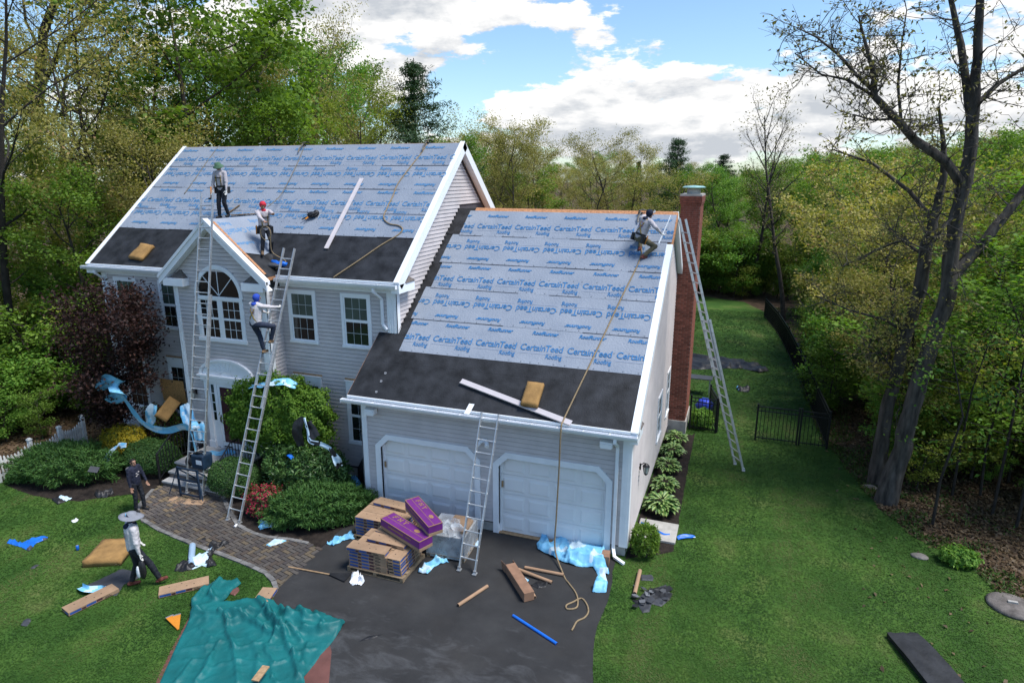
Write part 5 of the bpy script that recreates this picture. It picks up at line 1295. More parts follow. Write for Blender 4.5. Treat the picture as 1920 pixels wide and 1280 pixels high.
# hostas: every leaf a part
def hostamat():
    m = bpy.data.materials.new('variegated_hosta_leaf'); m.use_nodes = True; nt = m.node_tree; N = nt.nodes.new; L = nt.links.new; b = nt.nodes['Principled BSDF']; b.inputs['Roughness'].default_value = .5
    tc = N('ShaderNodeTexCoord'); s = N('ShaderNodeSeparateXYZ'); L(tc.outputs['Object'], s.inputs[0]); a = N('ShaderNodeMath'); a.operation = 'ABSOLUTE'; L(s.outputs[1], a.inputs[0])
    n = N('ShaderNodeTexNoise'); n.inputs['Scale'].default_value = 14; L(tc.outputs['Object'], n.inputs['Vector']); q = N('ShaderNodeMath'); q.operation = 'MULTIPLY_ADD'; L(n.outputs[0], q.inputs[0]); q.inputs[1].default_value = .03; L(a.outputs[0], q.inputs[2])
    r = N('ShaderNodeValToRGB'); L(q.outputs[0], r.inputs[0]); e = r.color_ramp.elements; e[0].position = .030; e[0].color = (.27,.35,.11,1); e[1].position = .044; e[1].color = (.060,.150,.028,1); L(r.outputs[0], b.inputs['Base Color'])
    return m
m_hosta = hostamat(); b = MB()
prof_ = [(0,.012), (.06,.045), (.13,.072), (.20,.064), (.26,.034), (.31,.0)]
for (x0, w0), (x1, w1) in zip(prof_, prof_[1:]):
    z0, z1 = .12*math.sin(x0*7), .12*math.sin(x1*7)
    b.poly([(x0,0,z0-.012), (x1,0,z1-.012), (x1,w1,z1+.012), (x0,w0,z0+.012)]); b.poly([(x0,-w0,z0+.012), (x1,-w1,z1+.012), (x1,0,z1-.012), (x0,0,z0-.012)])
me_h = b.mesh('leaf', m_hosta, smooth=True, fix=False)
for k, (x, y, R_, lb) in enumerate(((7.72, 2.55, .62, 'biggest variegated hosta, next to the concrete pad'), (7.68, 3.75, .5, 'second variegated hosta from the concrete pad'), (7.62, 5.05, .5, 'middle variegated hosta under the garage window'), (7.62, 6.3, .5, 'fourth variegated hosta from the concrete pad'), (7.64, 7.4, .48, 'variegated hosta nearest the chimney'))):
    t = thing('hosta', lb, 'plant', (x, y, .02))
    for q in range(150):
        a = rng.uniform(0, 6.28); rr = R_*math.sqrt(rng.random())*.62; s_ = rng.uniform(.5, .82)*R_/.54
        o = link('leaf', me_h, t, (math.cos(a)*rr*.8, math.sin(a)*rr, .08+.30*(1-rr/R_)+rng.uniform(-.03,.05)), (rng.uniform(-.25,.25), rng.uniform(-.1,.5)+rr*.8, a+rng.uniform(-.5,.5))); o.scale = (s_, s_, s_)
# ------------------------------------------------------------------ ladders
def ladder(label, f0, f1, t0, t1, split=.55, feet=True, over=.12, m=None):
    """extension ladder between two foot points and two top points; rungs 0.305 m apart"""
    m = m or m_alu; f0, f1, t0, t1 = map(Vector, (f0, f1, t0, t1)); o = (f0+f1)/2; o.z = min(f0.z, f1.z)
    t = thing('extension_ladder', label, 'ladder', o, 0, 'aluminium ladders'); f0, f1, t0, t1 = f0-o, f1-o, t0-o, t1-o
    L_ = (t0-f0).length; w = (f1-f0).normalized(); d = (t0-f0).normalized(); n = w.cross(d).normalized()
    if n.y > 0: n = -n
    n_ = int(L_/.305)
    for a, c, off, ins in ((0, split+over, 0, 0), (split-over, 1, .045, .028)) if split < 1 else ((0, 1, 0, 0),):
        for s, (p, q) in enumerate(((f0, t0), (f1, t1))):
            sg = 1 if s == 0 else -1
            e0 = p.lerp(q, a)+n*off+w*ins*sg; e1 = p.lerp(q, c)+n*off+w*ins*sg
            b = MB(); b.beam(e0, e1, .026, .072, n); b.build('rail', m, t)
        for k in range(1, n_):
            u = k*.305/L_
            if not a < u < c: continue
            e0 = f0.lerp(t0, u)+n*off+w*ins; e1 = f1.lerp(t1, u)+n*off-w*ins
            b = MB(); ex = (e1-e0).normalized()*.022; b.tube([e0-ex, e1+ex], .017, 8); b.build('rung', m, t)
    if feet:
        for p in (f0, f1):
            b = MB(); b.box(p.x-.05, p.x+.05, p.y-.06, p.y+.06, -.0, .02); b.box(p.x-.035, p.x+.035, p.y-.02, p.y+.02, .02, .09); b.build('ladder_shoe', m_alu, t)
    return t
Z0 = .024
ladder('very tall extension ladder rising from the entry steps past the gable peak', at(350,924,.06), at(381,928,.06), atY(378,362,.66), atY(403,362,.66), .55)
lad2 = (at(427,974,Z0), at(449,980,Z0), atY(533,466,1.42), atY(556,467,1.42))
ladder('extension ladder carrying the climbing worker, its foot by the azalea', *lad2, .52)
ladder('short bright aluminium ladder leaning on the garage gutter between the two doors', at(861,1068,Z0), at(890,1076,Z0), atY(903,772,-.36), atY(935,777,-.36), 1)
ladder('long ladder on the right lawn leaning against the garage gable beside the chimney', (9.84, 5.95, .02), (9.58, 6.36, .02), (7.66, 5.50, 7.75), (7.42, 5.90, 7.75), .5)

# ------------------------------------------------------------------ shared materials of loose things
m_charc = mat('dark_folded_sheet', (.020,.021,.024), .6, .4, 3, .4, 14)
m_slate = mat('slate_carton', (.12,.125,.135), .6, .15, 5)
m_cap = mat('dull_grey_cap', (.25,.26,.28), .6)
m_kraft = mat('kraft_cardboard', (.30,.195,.12), .85, .12, 4, .15, 60, objvar=.10)
m_kraft_d = mat('worn_brown_carton', (.24,.135,.085), .85, .18, 5, .2, 50)
m_bluep = mat('blue_carton_print', (.02,.07,.26), .6, .2, 9)
m_darkp = mat('dark_red_carton_print', (.055,.018,.025), .7, .5, 14)
m_blackp = mat('black_carton_print', (.02,.018,.018), .7, .3, 14)
m_purple = mat('purple_carton', (.13,.020,.165), .55, .12, 5, .05, 40)
m_gold = mat('gold_carton_print', (.27,.15,.075), .7, .1, 8)
m_film = mat('sky_blue_release_film', (.13,.40,.64), .5, .15, 5, .25, 14, c2=(.24,.55,.76), spec=.35)
m_film_w = mat('pale_back_of_film', (.46,.60,.70), .55, .12, 5, .25, 14, spec=.5)
m_black_sh = mat('black_sheet', (.014,.014,.016), .5, .4, 4, .4, 14, spec=.4)
m_grey_sh = mat('charcoal_sheet', (.045,.048,.055), .6, .2, 3, .3, 14)
m_tube = mat('cardboard_tube', (.33,.205,.125), .8, .1, 5, .1, 60)
m_tube_shade = mat('painted_tube_shade', (.03,.02,.015), .9)  # dark disc colour paints the shade of a hollow onto closed tube ends
m_foam = mat('brown_foam_pad', (.27,.155,.055), .95, .25, 5, .6, 40)
m_rope = mat('tan_rope', (.26,.19,.11), .95, .25, 30, .6, 120)
m_rope_g = mat('grey_rope', (.17,.15,.12), .95, .25, 30, .6, 120)
m_teal = mat('teal_tarp', (.006,.112,.115), .55, .22, 2.5, .45, 11, spec=.3)
m_brown_t = mat('brown_tarp', (.13,.055,.045), .5, .2, 3, .4, 9)
m_pal = mat('pallet_wood', (.22,.16,.10), .9, .3, 9, .3, 60)
m_whitebag = mat('white_plastic_bag', (.70,.72,.76), .35, .08, 5, .4, 20)
m_bluesol = mat('bright_blue_plastic', (.012,.13,.55), .4, .12, 5)
m_board = mat('pinkish_white_trim_board', (.50,.46,.47), .5, .06, 3)
m_navy = mat('navy_painted_steel', (.012,.028,.055), .5, .3, 6)
m_orange = mat('orange_plastic', (.55,.20,.02), .5, .1, 5)
def clearmat():
    m = bpy.data.materials.new('clear_stretch_film'); m.use_nodes = True; nt = m.node_tree; nt.nodes.clear(); N = nt.nodes.new; L = nt.links.new
    o = N('ShaderNodeOutputMaterial'); t = N('ShaderNodeBsdfTransparent'); g = N('ShaderNodeBsdfPrincipled'); g.inputs['Base Color'].default_value = (.62,.66,.70,1); g.inputs['Roughness'].default_value = .18
    n = N('ShaderNodeTexNoise'); n.inputs['Scale'].default_value = 4; n.inputs['Detail'].default_value = 4; tc = N('ShaderNodeTexCoord'); L(tc.outputs['Object'], n.inputs[0])
    mr = N('ShaderNodeMapRange'); L(n.outputs[0], mr.inputs[0]); mr.inputs[1].default_value = .35; mr.inputs[2].default_value = .7; mr.inputs[3].default_value = .25; mr.inputs[4].default_value = .55
    b = N('ShaderNodeBump'); b.inputs['Strength'].default_value = .8; L(n.outputs[0], b.inputs['Height']); L(b.outputs[0], g.inputs['Normal'])
    mx = N('ShaderNodeMixShader'); L(mr.outputs[0], mx.inputs[0]); L(t.outputs[0], mx.inputs[1]); L(g.outputs[0], mx.inputs[2]); L(mx.outputs[0], o.inputs[0])
    return m
m_clear = clearmat()

def cloth(name, label, cat, outline, res, hf, mats, two=0.0, seed=0, group=None, zb=.004):
    """crumpled sheet over the outline (world xy); hf(x, y) is its height; two = share showing the back"""
    O = np.array([(p[0], p[1]) for p in outline]); x0, y0 = O.min(0); x1, y1 = O.max(0); cx, cy = O.mean(0)
    nx, ny = int((x1-x0)/res)+2, int((y1-y0)/res)+2
    xs = x0+np.arange(nx)*res; ys = y0+np.arange(ny)*res; GX, GY_ = np.meshgrid(xs, ys, indexing='ij'); ins = inside(O, np.stack([GX.ravel()+res/2, GY_.ravel()+res/2], 1)).reshape(nx, ny)
    vid = -np.ones((nx+1, ny+1), int); V = []; F = []; MI = []
    def vert(i, j):
        if vid[i, j] < 0:
            x, y = x0+i*res, y0+j*res
            # pull border vertices onto the outline
            vid[i, j] = len(V); q = Vector((x*1.0, y, seed)); x2 = x+noise.noise(q*9)*res*.6; y2 = y+noise.noise(q*9+Vector((5,5,5)))*res*.6
            V.append([x2-cx, y2-cy, hf(x, y)])
        return vid[i, j]
    for i in range(nx):
        for j in range(ny):
            if ins[i, j]:
                F.append((vert(i,j), vert(i+1,j), vert(i+1,j+1), vert(i,j+1)))
                MI.append(1 if two and noise.noise(Vector((x0+i*res, y0+j*res, seed+3))*1.6)+.35*noise.noise(Vector((x0+i*res, y0+j*res, seed+3))*5) > .5-two else 0)
    me = np_mesh(name, V, F, mats, MI if two else None, name not in ('blue_film', 'black_film', 'plastic_bag'))
    # smooth the stair-stepped border onto the outline
    bm = bmesh.new(); bm.from_mesh(me); bv = [v for v in bm.verts if any(e.is_boundary for e in v.link_edges)]
    for v in bv:
        p = np.array([v.co.x+cx, v.co.y+cy]); a = O; b_ = np.roll(O, -1, 0); ab = b_-a; t = np.clip(((p-a)*ab).sum(1)/np.maximum((ab*ab).sum(1), 1e-9), 0, 1); q = a+ab*t[:, None]; k = np.argmin(((q-p)**2).sum(1))
        if np.hypot(*(q[k]-p)) < res*1.6: v.co.x, v.co.y = q[k][0]-cx, q[k][1]-cy
        v.co.z = max(zb+.35*(v.co.z-zb), zb+.012)
    bm.to_mesh(me); bm.free()
    o = link(name, me, None, (cx, cy, 0)); tag(o, label, cat, group); return o
def ridged(x, y, f, s, sx=1.0, sy=1.0, warp=.25):
    q = Vector((x*sx*f, y*sy*f, s)); q = q + Vector((noise.noise(q*.7+Vector((3,1,0))), noise.noise(q*.7+Vector((8,2,5))), 0))*warp*2
    return max(0, 1-abs(noise.noise(q))*3.0)**1.5
def ribbon(name, label, cat, path, widths, m, cross=(0,0,1), amp=.05, seed=0, n=7, closed=None, group=None, m2=None, curl=.0):
    pts = [Vector(p) for p in path]; o = pts[0].copy(); P = []; W = []
    for i in range(len(pts)-1):
        p0, p1, p2, p3 = pts[max(i-1,0)], pts[i], pts[i+1], pts[min(i+2, len(pts)-1)]
        for k in range(6):
            t = k/6; P.append(.5*((2*p1)+(p2-p0)*t+(2*p0-5*p1+4*p2-p3)*t*t+(3*p1-p0-3*p2+p3)*t**3)); W.append(widths[i]+(widths[i+1]-widths[i])*t)
    P.append(pts[-1]); W.append(widths[-1]); b = MB(); mi = []
    for i, p in enumerate(P):
        d = (P[min(i+1, len(P)-1)]-P[max(i-1,0)]).normalized(); c = Vector(cross); c = (c-d*c.dot(d)).normalized(); nn = d.cross(c)
        for j in range(n+1):
            u = j/n-.5; e = noise.noise(Vector((i*.12, j*.9, seed)))*amp*1.5+noise.noise(Vector((i*.35, j*1.9, seed+5)))*amp*.6; a = u*curl
            q = p + c*W[i]*(u if not curl else math.sin(a)/max(curl,.01)) + nn*(e + (W[i]*(1-math.cos(a))/max(curl,.01) if curl else 0)) - o; b.v.append(tuple(q))
    for i in range(len(P)-1):
        for j in range(n): a = i*(n+1)+j; b.f.append((a, a+1, a+n+2, a+n+1)); b.m.append(1 if m2 and noise.noise(Vector((i*.22, j*.3, seed+9))) > .12 else 0)
    me = b.mesh(name, [m, m2] if m2 else m, True, False); ob = link(name, me, None, o); tag(ob, label, cat, group); return ob
def rope(label, pts, r=.014, m=None, cat='rope'):
    pts = [Vector(p) for p in pts]; o = pts[0].copy(); P = []
    for i in range(len(pts)-1):
        p0, p1, p2, p3 = pts[max(i-1,0)], pts[i], pts[i+1], pts[min(i+2, len(pts)-1)]
        for k in range(7): t = k/7; P.append(.5*((2*p1)+(p2-p0)*t+(2*p0-5*p1+4*p2-p3)*t*t+(3*p1-p0-3*p2+p3)*t**3)-o)
    P.append(pts[-1]-o); b = MB(); b.tube(P, r, 6); ob = b.build('rope', m or m_rope, None, True, o); tag(ob, label, cat); return ob
def on_slope(name, label, cat, fn, x, s, rot, mb, mats, d=.035, bev=0, kids=()):
    """thing lying on a roof plane: local x along the eave, y up the slope"""
    o = thing(name, label, cat); X = Vector((1,0,0)); Y = tM if fn is RM else tG; Z = nM if fn is RM else nG
    c, s_ = math.cos(rot), math.sin(rot); a, bb = X*c+Y*s_, -X*s_+Y*c
    M_ = Matrix((a, bb, Z)).transposed().to_4x4(); M_.translation = fn(x, s, d); o.matrix_world = M_
    ob = mb.build(kids[0] if kids else 'body', mats, o)
    if bev: bevel(ob, bev, 2)
    return o
def pad_mb(w, l, h, seed=0):
    b = MB(); n = 8
    for k, z in ((0, 0), (1, h)):
        for i in range(n+1):
            for j in range(n+1):
                x, y = (i/n-.5)*w, (j/n-.5)*l; e = noise.noise(Vector((x*4, y*4, seed+k)))*.012; edge_ = .012 if i in (0, n) or j in (0, n) else 0
                b.v.append((x*(1+e), y*(1+e), z+e*k-edge_*k*1.5+noise.noise(Vector((x*3,y*3,seed)))*.03*k))
    N_ = (n+1)*(n+1); f = lambda i, j: i*(n+1)+j
    for i in range(n):
        for j in range(n): b.f += [(f(i,j), f(i,j+1), f(i+1,j+1), f(i+1,j)), (N_+f(i,j), N_+f(i+1,j), N_+f(i+1,j+1), N_+f(i,j+1))]
    for i in range(n): b.f += [(f(i,0), f(i+1,0), N_+f(i+1,0), N_+f(i,0)), (f(i+1,n), f(i,n), N_+f(i,n), N_+f(i+1,n)), (f(0,i+1), f(0,i), N_+f(0,i), N_+f(0,i+1)), (f(n,i), f(n,i+1), N_+f(n,i+1), N_+f(n,i))]
    b.m = [0]*len(b.f); return b

# ------------------------------------------------------------------ things lying on the roofs
def flatpad(label, fn, x, s, rot, w, l, h, seed):
    o = pad_mb(w, l, h, seed).build('foam_pad', m_foam, None, True); X = Vector((1,0,0)); Y = tM if fn is RM else tG; Z = nM if fn is RM else nG
    c, s_ = math.cos(rot), math.sin(rot); M_ = Matrix((X*c+Y*s_, -X*s_+Y*c, Z)).transposed().to_4x4(); M_.translation = fn(x, s, .012); o.matrix_world = M_; tag(o, label, 'foam pad'); return o
flatpad('square brown foam pad on the black membrane left of the front gable', RM, -8.98, .56, -.10, .58, .62, .13, 1)
flatpad('brown foam pad holding down the white board above the garage gutter', RG, 4.74, .62, .0, .42, .68, .15, 2).location += nG*.03
def board(label, fn, a, c, w, h, m, name='trim_board', d=.05):
    p0, p1 = fn(*a, d), fn(*c, d); o = (p0+p1)/2; n = nM if fn is RM else nG; b = MB(); b.beam(p0-o, p1-o, w, h, n)
    sd_ = (p1-p0).normalized().cross(n); b.beam(p0-o+sd_*w*.44+n*.02, p1-o+sd_*w*.44+n*.02, .012, .03, n)
    ob = b.build(name, m, None, False, o); tag(ob, label, 'board'); return ob
board('long white board lying across the garage eave under the foam pad', RG, (2.76, .82), (5.83, .0), .15, .022, m_board)
board('long white board leaning up the middle of the main roof', RM, (-2.41, 4.18), (-2.24, 1.09), .125, .022, m_board)
board('short grey lath near the feet of the green-hatted worker', RM, (-6.70, 2.42), (-6.45, 2.84), .045, .02, m_wood, 'lath')
board('thin lath across the underlayment behind the red-hooded worker', RM, (-6.5, 2.36), (-5.0, 2.50), .03, .016, m_wood, 'lath')
p = RG(3.22, .05, .03); b = MB(); X = Vector((1,0,0))
b.hexa([tG*s_*.16-tG*.06+X*x+nG*z for z in (0, .004) for x, s_ in ((-.07, -.6), (.07, -.6), (.11, 1.3), (-.03, 1.3))]); tag(b.build('flashing_piece', m_white, None, False, p), 'small white metal offcut lying over the garage gutter', 'flashing')
for k, (px_, py_, lb) in enumerate(((706, 735, 'lower pale nail-cap pile on the black garage membrane'), (715, 715, 'middle pale nail-cap pile on the black garage membrane'), (723, 700, 'highest pale nail-cap pile on the black garage membrane'))):
    d = FW + RT*((px_-960)/FPX) + UP*((640-py_)/FPX); q = RG(0,0,0); t_ = (q-CAM).dot(nG)/d.dot(nG); p = CAM+d*t_; b = MB()
    for j in range(5): a = j*1.3; c = Vector((1,0,0))*math.cos(a)*.024+tG*math.sin(a)*.024; b.tube([c+nG*.012, c+nG*(.018+.005*(j % 3))], .014, 8)
    tag(b.build('nail_cap_pile', m_cap, None, False, p), lb, 'nail caps')
def roof_pack(label, x, s):
    o = thing('tool_bag', label, 'bag', RM(x, s, .03)); g = random.Random(3); b = MB()
    b.ball((0, .05, .09), (.17, .13, .10), 12, 7); b.ball((.10, .10, .14), (.10, .09, .10), 10, 6); b.build('pouch', m_black_sh, o, True)
    b = MB()
    for k in range(5): a = g.uniform(0, 6.28); b.tube([(math.cos(a+t*.9)*(.16+.03*k % .05), .05+math.sin(a+t*.9)*.14, .10+.08*math.sin(t*1.4+k)) for t in range(6)], .012, 5)
    b.build('harness_strap', m_dark, o, True)
    b = MB(); b.tube([(-.15, -.05, .03), (-.25, -.17, -.05)], .018, 6); b.build('hammer_handle', m_dark, o); b = MB(); b.tube([(-.08, -.05, .03), (-.10, -.19, -.03)], .022, 6); b.build('tool_handle', m_orange, o)
roof_pack('black tool bag with yellow handle lying on the underlayment mid-roof', -3.40, 2.36)
o = thing('blue_bag', 'crumpled blue and silver bag at the eave beside the ladder top', 'bag', RM(-3.72, .28, .02)); b = MB(); b.ball((0, .0, .06), (.30, .17, .08), 12, 6); ob = b.build('silver_part', m_grey_sh, o, True)
b = MB(); b.ball((.22, .08, .09), (.22, .13, .07), 10, 6); b.ball((-.05, .16, .12), (.20, .08, .06), 10, 6); b.build('blue_part', m_bluesol, o, True)
for ob in o.children:
    for v in ob.data.vertices: v.co += Vector((noise.noise(v.co*9), noise.noise(v.co*9+Vector((4,4,4))), noise.noise(v.co*9+Vector((8,1,2)))))*.07
rope('grey safety rope hanging from the ridge at the left part of the roof', [RM(-9.32, 5.96, .03), RM(-9.28, 5, .035), RM(-9.2, 4.1, .035), RM(-9.16, 3.36, .04)], .016, m_rope_g)
hB = RM(-4.62, 2.2, .6)
rope('long tan rope winding down the right end of the main roof', [RM(-.73, 6.02, .04), RM(-.77, 5.4, .04), RM(-.9, 4.7, .045), RM(-1.02, 3.94, .045), RM(-.97, 3.4, .045), RM(-.95, 2.9, .045), RM(-.9, 2.45, .045), RM(-.62, 2.2, .045), RM(-.25, 2.12, .045), RM(-.07, 1.95, .045), RM(-.18, 1.72, .03), RM(-.55, 1.3, .03), RM(-.95, .75, .03), RM(-1.5, .03, .03)], .019)
for lb, p in (('rope anchor bracket on the ridge above the red-hooded worker', RM(-5.5, 5.93, .03)), ('rope anchor bracket on the ridge near the right end of the main roof', RM(-.73, 5.95, .03)), ('rope and carabiner bundle at the garage ridge by the crouching worker', RG(6.28, 7.5, .04))):
    o = thing('roof_anchor', lb, 'anchor', p); b = MB(); b.box(-.06, .06, -.06, .12, -.02, .03); b.tube([(0,-.05,.03), (-.03,-.1,.08), (.05,.0,.10), (.16,.05,.08)], .022, 6); b.build('bracket', m_dark, o); b = MB(); b.tube([(-.05,-.05,.04), (.03,-.15,.03), (-.03,-.28,-.12), (.0,-.4,-.24)], .022, 6); b.build('rope_tail', m_rope_g, o)
GR_ = [at(*q, .03) for q in ((1057,1078), (1066,1092), (1078,1108), (1083,1122), (1081,1138), (1064,1141), (1062,1134), (1074,1128), (1090,1121), (1100,1132), (1103,1146), (1096,1157), (1082,1164), (1075,1176), (1072,1181))]
rope('tan safety rope hanging over the garage eave and coiling on the driveway', [RG(6.3, 7.3, .05), RG(6.5, 6.2, .05), RG(6.56, 5.5, .05), RG(6.3, 4, .05), RG(6.05, 2.5, .045), RG(5.72, .6, .045), RG(5.64, .05, .07), Vector((5.63, -.44, 3.25)), Vector((5.61, -.46, 2.2)), Vector((5.58, -.5, 1.0)), Vector((5.6, -.62, .25))]+GR_, .019)
rope('grey safety rope running from the ridge down to the red-hooded worker', [RM(-5.5, 5.95, .05), RM(-5.3, 5.0, .05), RM(-5.1, 4.0, .10), RM(-4.9, 3.1, .22), hB], .014, m_rope_g)

# ------------------------------------------------------------------ materials delivered on the driveway
def bundle_mesh():
    b = MB(); b.box(-.50, .50, -.165, .165, 0, .078); me = b.mesh('carton', m_kraft); return me
me_car = bundle_mesh()
def prints():
    b = MB()
    for y, s in ((-.166, 1), (.166, -1)):
        b.box(-.48, -.26, y-.001, y+.001, .015, .062, 0); b.box(-.16, .03, y-.001, y+.001, .018, .066, 0); b.box(-.25, -.17, y-.001, y+.001, .01, .05, 1); b.box(.04, .16, y-.001, y+.001, .02, .07, 1); b.box(.20, .34, y-.001, y+.001, .012, .03, 2)
        for k in range(5): b.box(.17+k*.03, .185+k*.03, y-.001, y+.001, .045, .062, 2)
    for x in (-.501, .501): b.box(x-.001, x+.001, -.14, .02, .012, .05, 0); b.box(x-.001, x+.001, .04, .15, .04, .07, 2)
    for k in range(9): x = -.4+k*.1; b.box(x, x+.045, -.12+.02*(k % 3), -.115+.02*(k % 3), .0775, .0788, 3); b.box(x, x+.06, .05, .054, .0775, .0788, 3)
    for x, y in ((-.3, .06), (.05, -.04), (.2, -.02), (-.05, .1)): b.prism([(x+.018*math.cos(a), y+.011*math.sin(a), .0775) for a in np.linspace(0, 5.6, 8)], (0, 0, .0014), 2)
    me = b.mesh('carton_print', [m_bluep, m_darkp, m_blackp, mat('faint_carton_print', (.20,.12,.07), .85)]); return me
me_pr = prints()
def bundle(x, y, z, rz, label, tilt=(0, 0), group='shingle bundles'):
    t = thing('shingle_bundle', label, 'bundle', (x, y, z), rz, group); t.rotation_euler = (tilt[0], tilt[1], rz)
    link('carton', me_car, t); link('carton_print', me_pr, t)['kind'] = 'stuff'; return t
def pallet(label, x0, x1, y0, y1, z=.014):
    t = thing('wooden_pallet', label, 'pallet', ((x0+x1)/2, (y0+y1)/2, z)); w, l = x1-x0, y1-y0
    for k in range(6): y = -l/2+k*l/5.6; b = MB(); b.box(-w/2, w/2, y, y+.09, .098, .115); b.build('deck_board', m_pal, t)
    for x in (-w/2, -.04, w/2-.08): b = MB(); b.box(x, x+.08, -l/2, l/2, .018, .096); b.build('stringer', m_pal, t)
    for y in (-l/2, -.05, l/2-.1): b = MB(); b.box(-w/2, w/2, y, y+.1, 0, .016); b.build('bottom_board', m_pal, t)
    return t
TH = .084; LAY = ['bottom', 'second', 'third', 'fourth', 'fifth', 'top']
def stack(x0, y0, n, which, pallet_label):
    pallet(pallet_label, x0-.04, x0+1.42, y0-.04, y0+1.06)
    for k in range(n):
        z = .132+k*TH; j = lambda: rng.uniform(-.012, .012)
        for r_, pn in ((0, 'front'), (1, 'middle'), (2, 'back')):
            bundle(x0+.50+j(), y0+.168+r_*.338+j(), z, j()*.6+(math.pi if rng.random() < .0 else 0), f'{pn} long shingle bundle in the {LAY[k]} layer of the {which} pallet')
        bundle(x0+1.19+j(), y0+.51+j(), z, math.pi/2+j()*.6, f'endwise shingle bundle at the right of the {LAY[k]} layer of the {which} pallet')
    return .132+n*TH
zt1 = stack(1.22, -2.72, 5, 'front', 'rough wooden pallet under the front shingle stack')
zt2 = stack(.60, -1.50, 6, 'rear', 'rough wooden pallet under the rear shingle stack by the juniper')
bundle(1.68, -2.58, zt1+.002, .03, 'skewed shingle bundle on top at the front of the front pallet')
bundle(1.95, -2.14, zt1+.004, -.04, 'shingle bundle lying across the top middle of the front pallet')
bundle(1.25, -.72, zt2+.002, -.08, 'single shingle bundle on top at the back of the rear pallet')
bundle(1.95, -1.80, zt1+.002, -.12, 'shingle bundle on the back edge of the front pallet under the purple box')
def purple(label, c, rz, tilt):
    t = thing('purple_box', label, 'box', c); t.rotation_euler = (tilt[0], tilt[1], rz); b = MB(); b.box(-.52, .52, -.16, .16, 0, .085, 1); b.box(-.52, .52, -.16, .16, .0855, .27, 0); bevel(b.build('carton', [m_purple, m_kraft], t), .006, 1)
    b = MB()
    for y in (-.155, .155): b.box(-.52, .52, y-.006, y+.006, .265, .2745)
    for x in (-.515, .515): b.box(x-.008, x+.008, -.16, .16, .265, .2745)
    b.box(-.52, .52, -.03, -.022, .268, .2742)
    for k, st_ in enumerate((((0,.025,.02,.12), (0,.09,.10,.12), (0,.07,.06,.08)), ((0,.025,.02,.12), (.06,.085,.02,.12), (0,.085,.06,.08)), ((0,.09,.10,.12), (.033,.058,.02,.12)))):
        for (u0, u1, v0, v1) in st_: x = -.40+k*.13; b.box(x+u0, x+u1, v0, v1, .2705, .2735)
    b.prism([(.24+.07*math.cos(a), .05+.05*math.sin(a), .2705) for a in np.linspace(0, 5.2, 6)], (0, 0, .003)); b.box(-.3, .1, -.1615, -.16, .16, .2); b.box(.16, .3, -.1615, -.16, .18, .21)
    b.build('gold_lettering', m_gold, t); return t
purple('long purple and brown carton lying across the shingle stacks', (2.30, -1.93, zt1+.10), -.40, (.0, .03)).scale = (1.40, 1.25, 1)
purple('second purple carton propped diagonally on top of the first one', (2.58, -1.56, zt1+.375), -.66, (.02, .06)).scale = (1.28, 1.15, 1)
# stretch-wrapped pallet
t = thing('wrapped_pallet', 'pallet of dark bundles wrapped in clear plastic beside the garage ladder', 'pallet', (3.12, -1.10, .014)); t.rotation_euler = (0, 0, .06)
for k in range(5): b = MB(); b.box(-.5, .5, -.5+k*.21, -.40+k*.21, .098, .115); b.build('deck_board', m_pal, t)
for x in (-.48, -.04, .40): b = MB(); b.box(x, x+.08, -.5, .5, .0, .096); b.build('stringer', m_pal, t)
for k in range(6): b = MB(); b.box(-.47, .47, -.48, .48, .118+k*.082, .118+k*.082+.078); b.build('dark_bundle_layer', m_slate, t)
b = MB(); b.box(.02, .44, -.30, .30, .615, .70); b.box(-.1, .34, .02, .45, .615, .68); b.build('loose_carton', m_kraft, t)
b = MB(); b.box(-.49, .49, -.50, .50, .05, .64); b.build('stretch_film', m_clear, t)
b = MB()
for k in range(4):
    c = Vector((-.25+.13*k, -.25+.12*(k % 3), .62)); bb = MB(); bb.ball(c, (.26, .22, .17), 14, 9)
    n0 = len(b.v); b.v += [tuple(Vector(v)+Vector((noise.noise(Vector(v)*7), noise.noise(Vector(v)*7+Vector((3,3,3))), noise.noise(Vector(v)*7+Vector((9,9,1)))))*.14) for v in bb.v]; b.f += [tuple(i+n0 for i in f) for f in bb.f]; b.m += bb.m
b.build('crumpled_plastic', m_clear, t)
def tube_roll(name, label, a, c, r, m, cat='tube'):
    a, c = Vector(a), Vector(c); o = (a+c)/2; t = thing(name, label, cat, o); b = MB(); b.tube([a-o, c-o], r, 12); b.build('tube_body', m, t, False)
    d = (c-a).normalized(); b = MB()
    for e in (a, c): s = -1 if e is a else 1; b.tube([e-o+d*s*.001, e-o+d*s*.003], r*.78, 10)
    b.build('shade_disc', m_tube_shade, t); return t
tube_roll('cardboard_tube', 'cardboard tube alone in the middle of the driveway', at(859,1134,.05), at(914,1098,.05), .038, m_tube)
tube_roll('cardboard_tube', 'cardboard tube farthest from the camera beside the fallen carton', at(984,1063,.05), at(1057,1077,.05), .038, m_tube)
tube_roll('cardboard_tube', 'cardboard tube leaning on rubbish just right of the fallen carton', at(970,1066,.10), at(1035,1091,.05), .038, m_tube)
tube_roll('cardboard_tube', 'short cardboard tube tucked against the near end of the fallen carton', at(993,1102,.05), at(1003,1119,.05), .035, m_tube)
tube_roll('cardboard_tube', 'cardboard tube standing out on the grass beside the shingle scraps', at(1190,1112,.07), at(1200,1069,.07), .045, m_tube)
tube_roll('blue_tube', 'bright blue tube lying on the near driveway', at(962,1153,.035), at(1044,1206,.035), .03, m_bluesol)
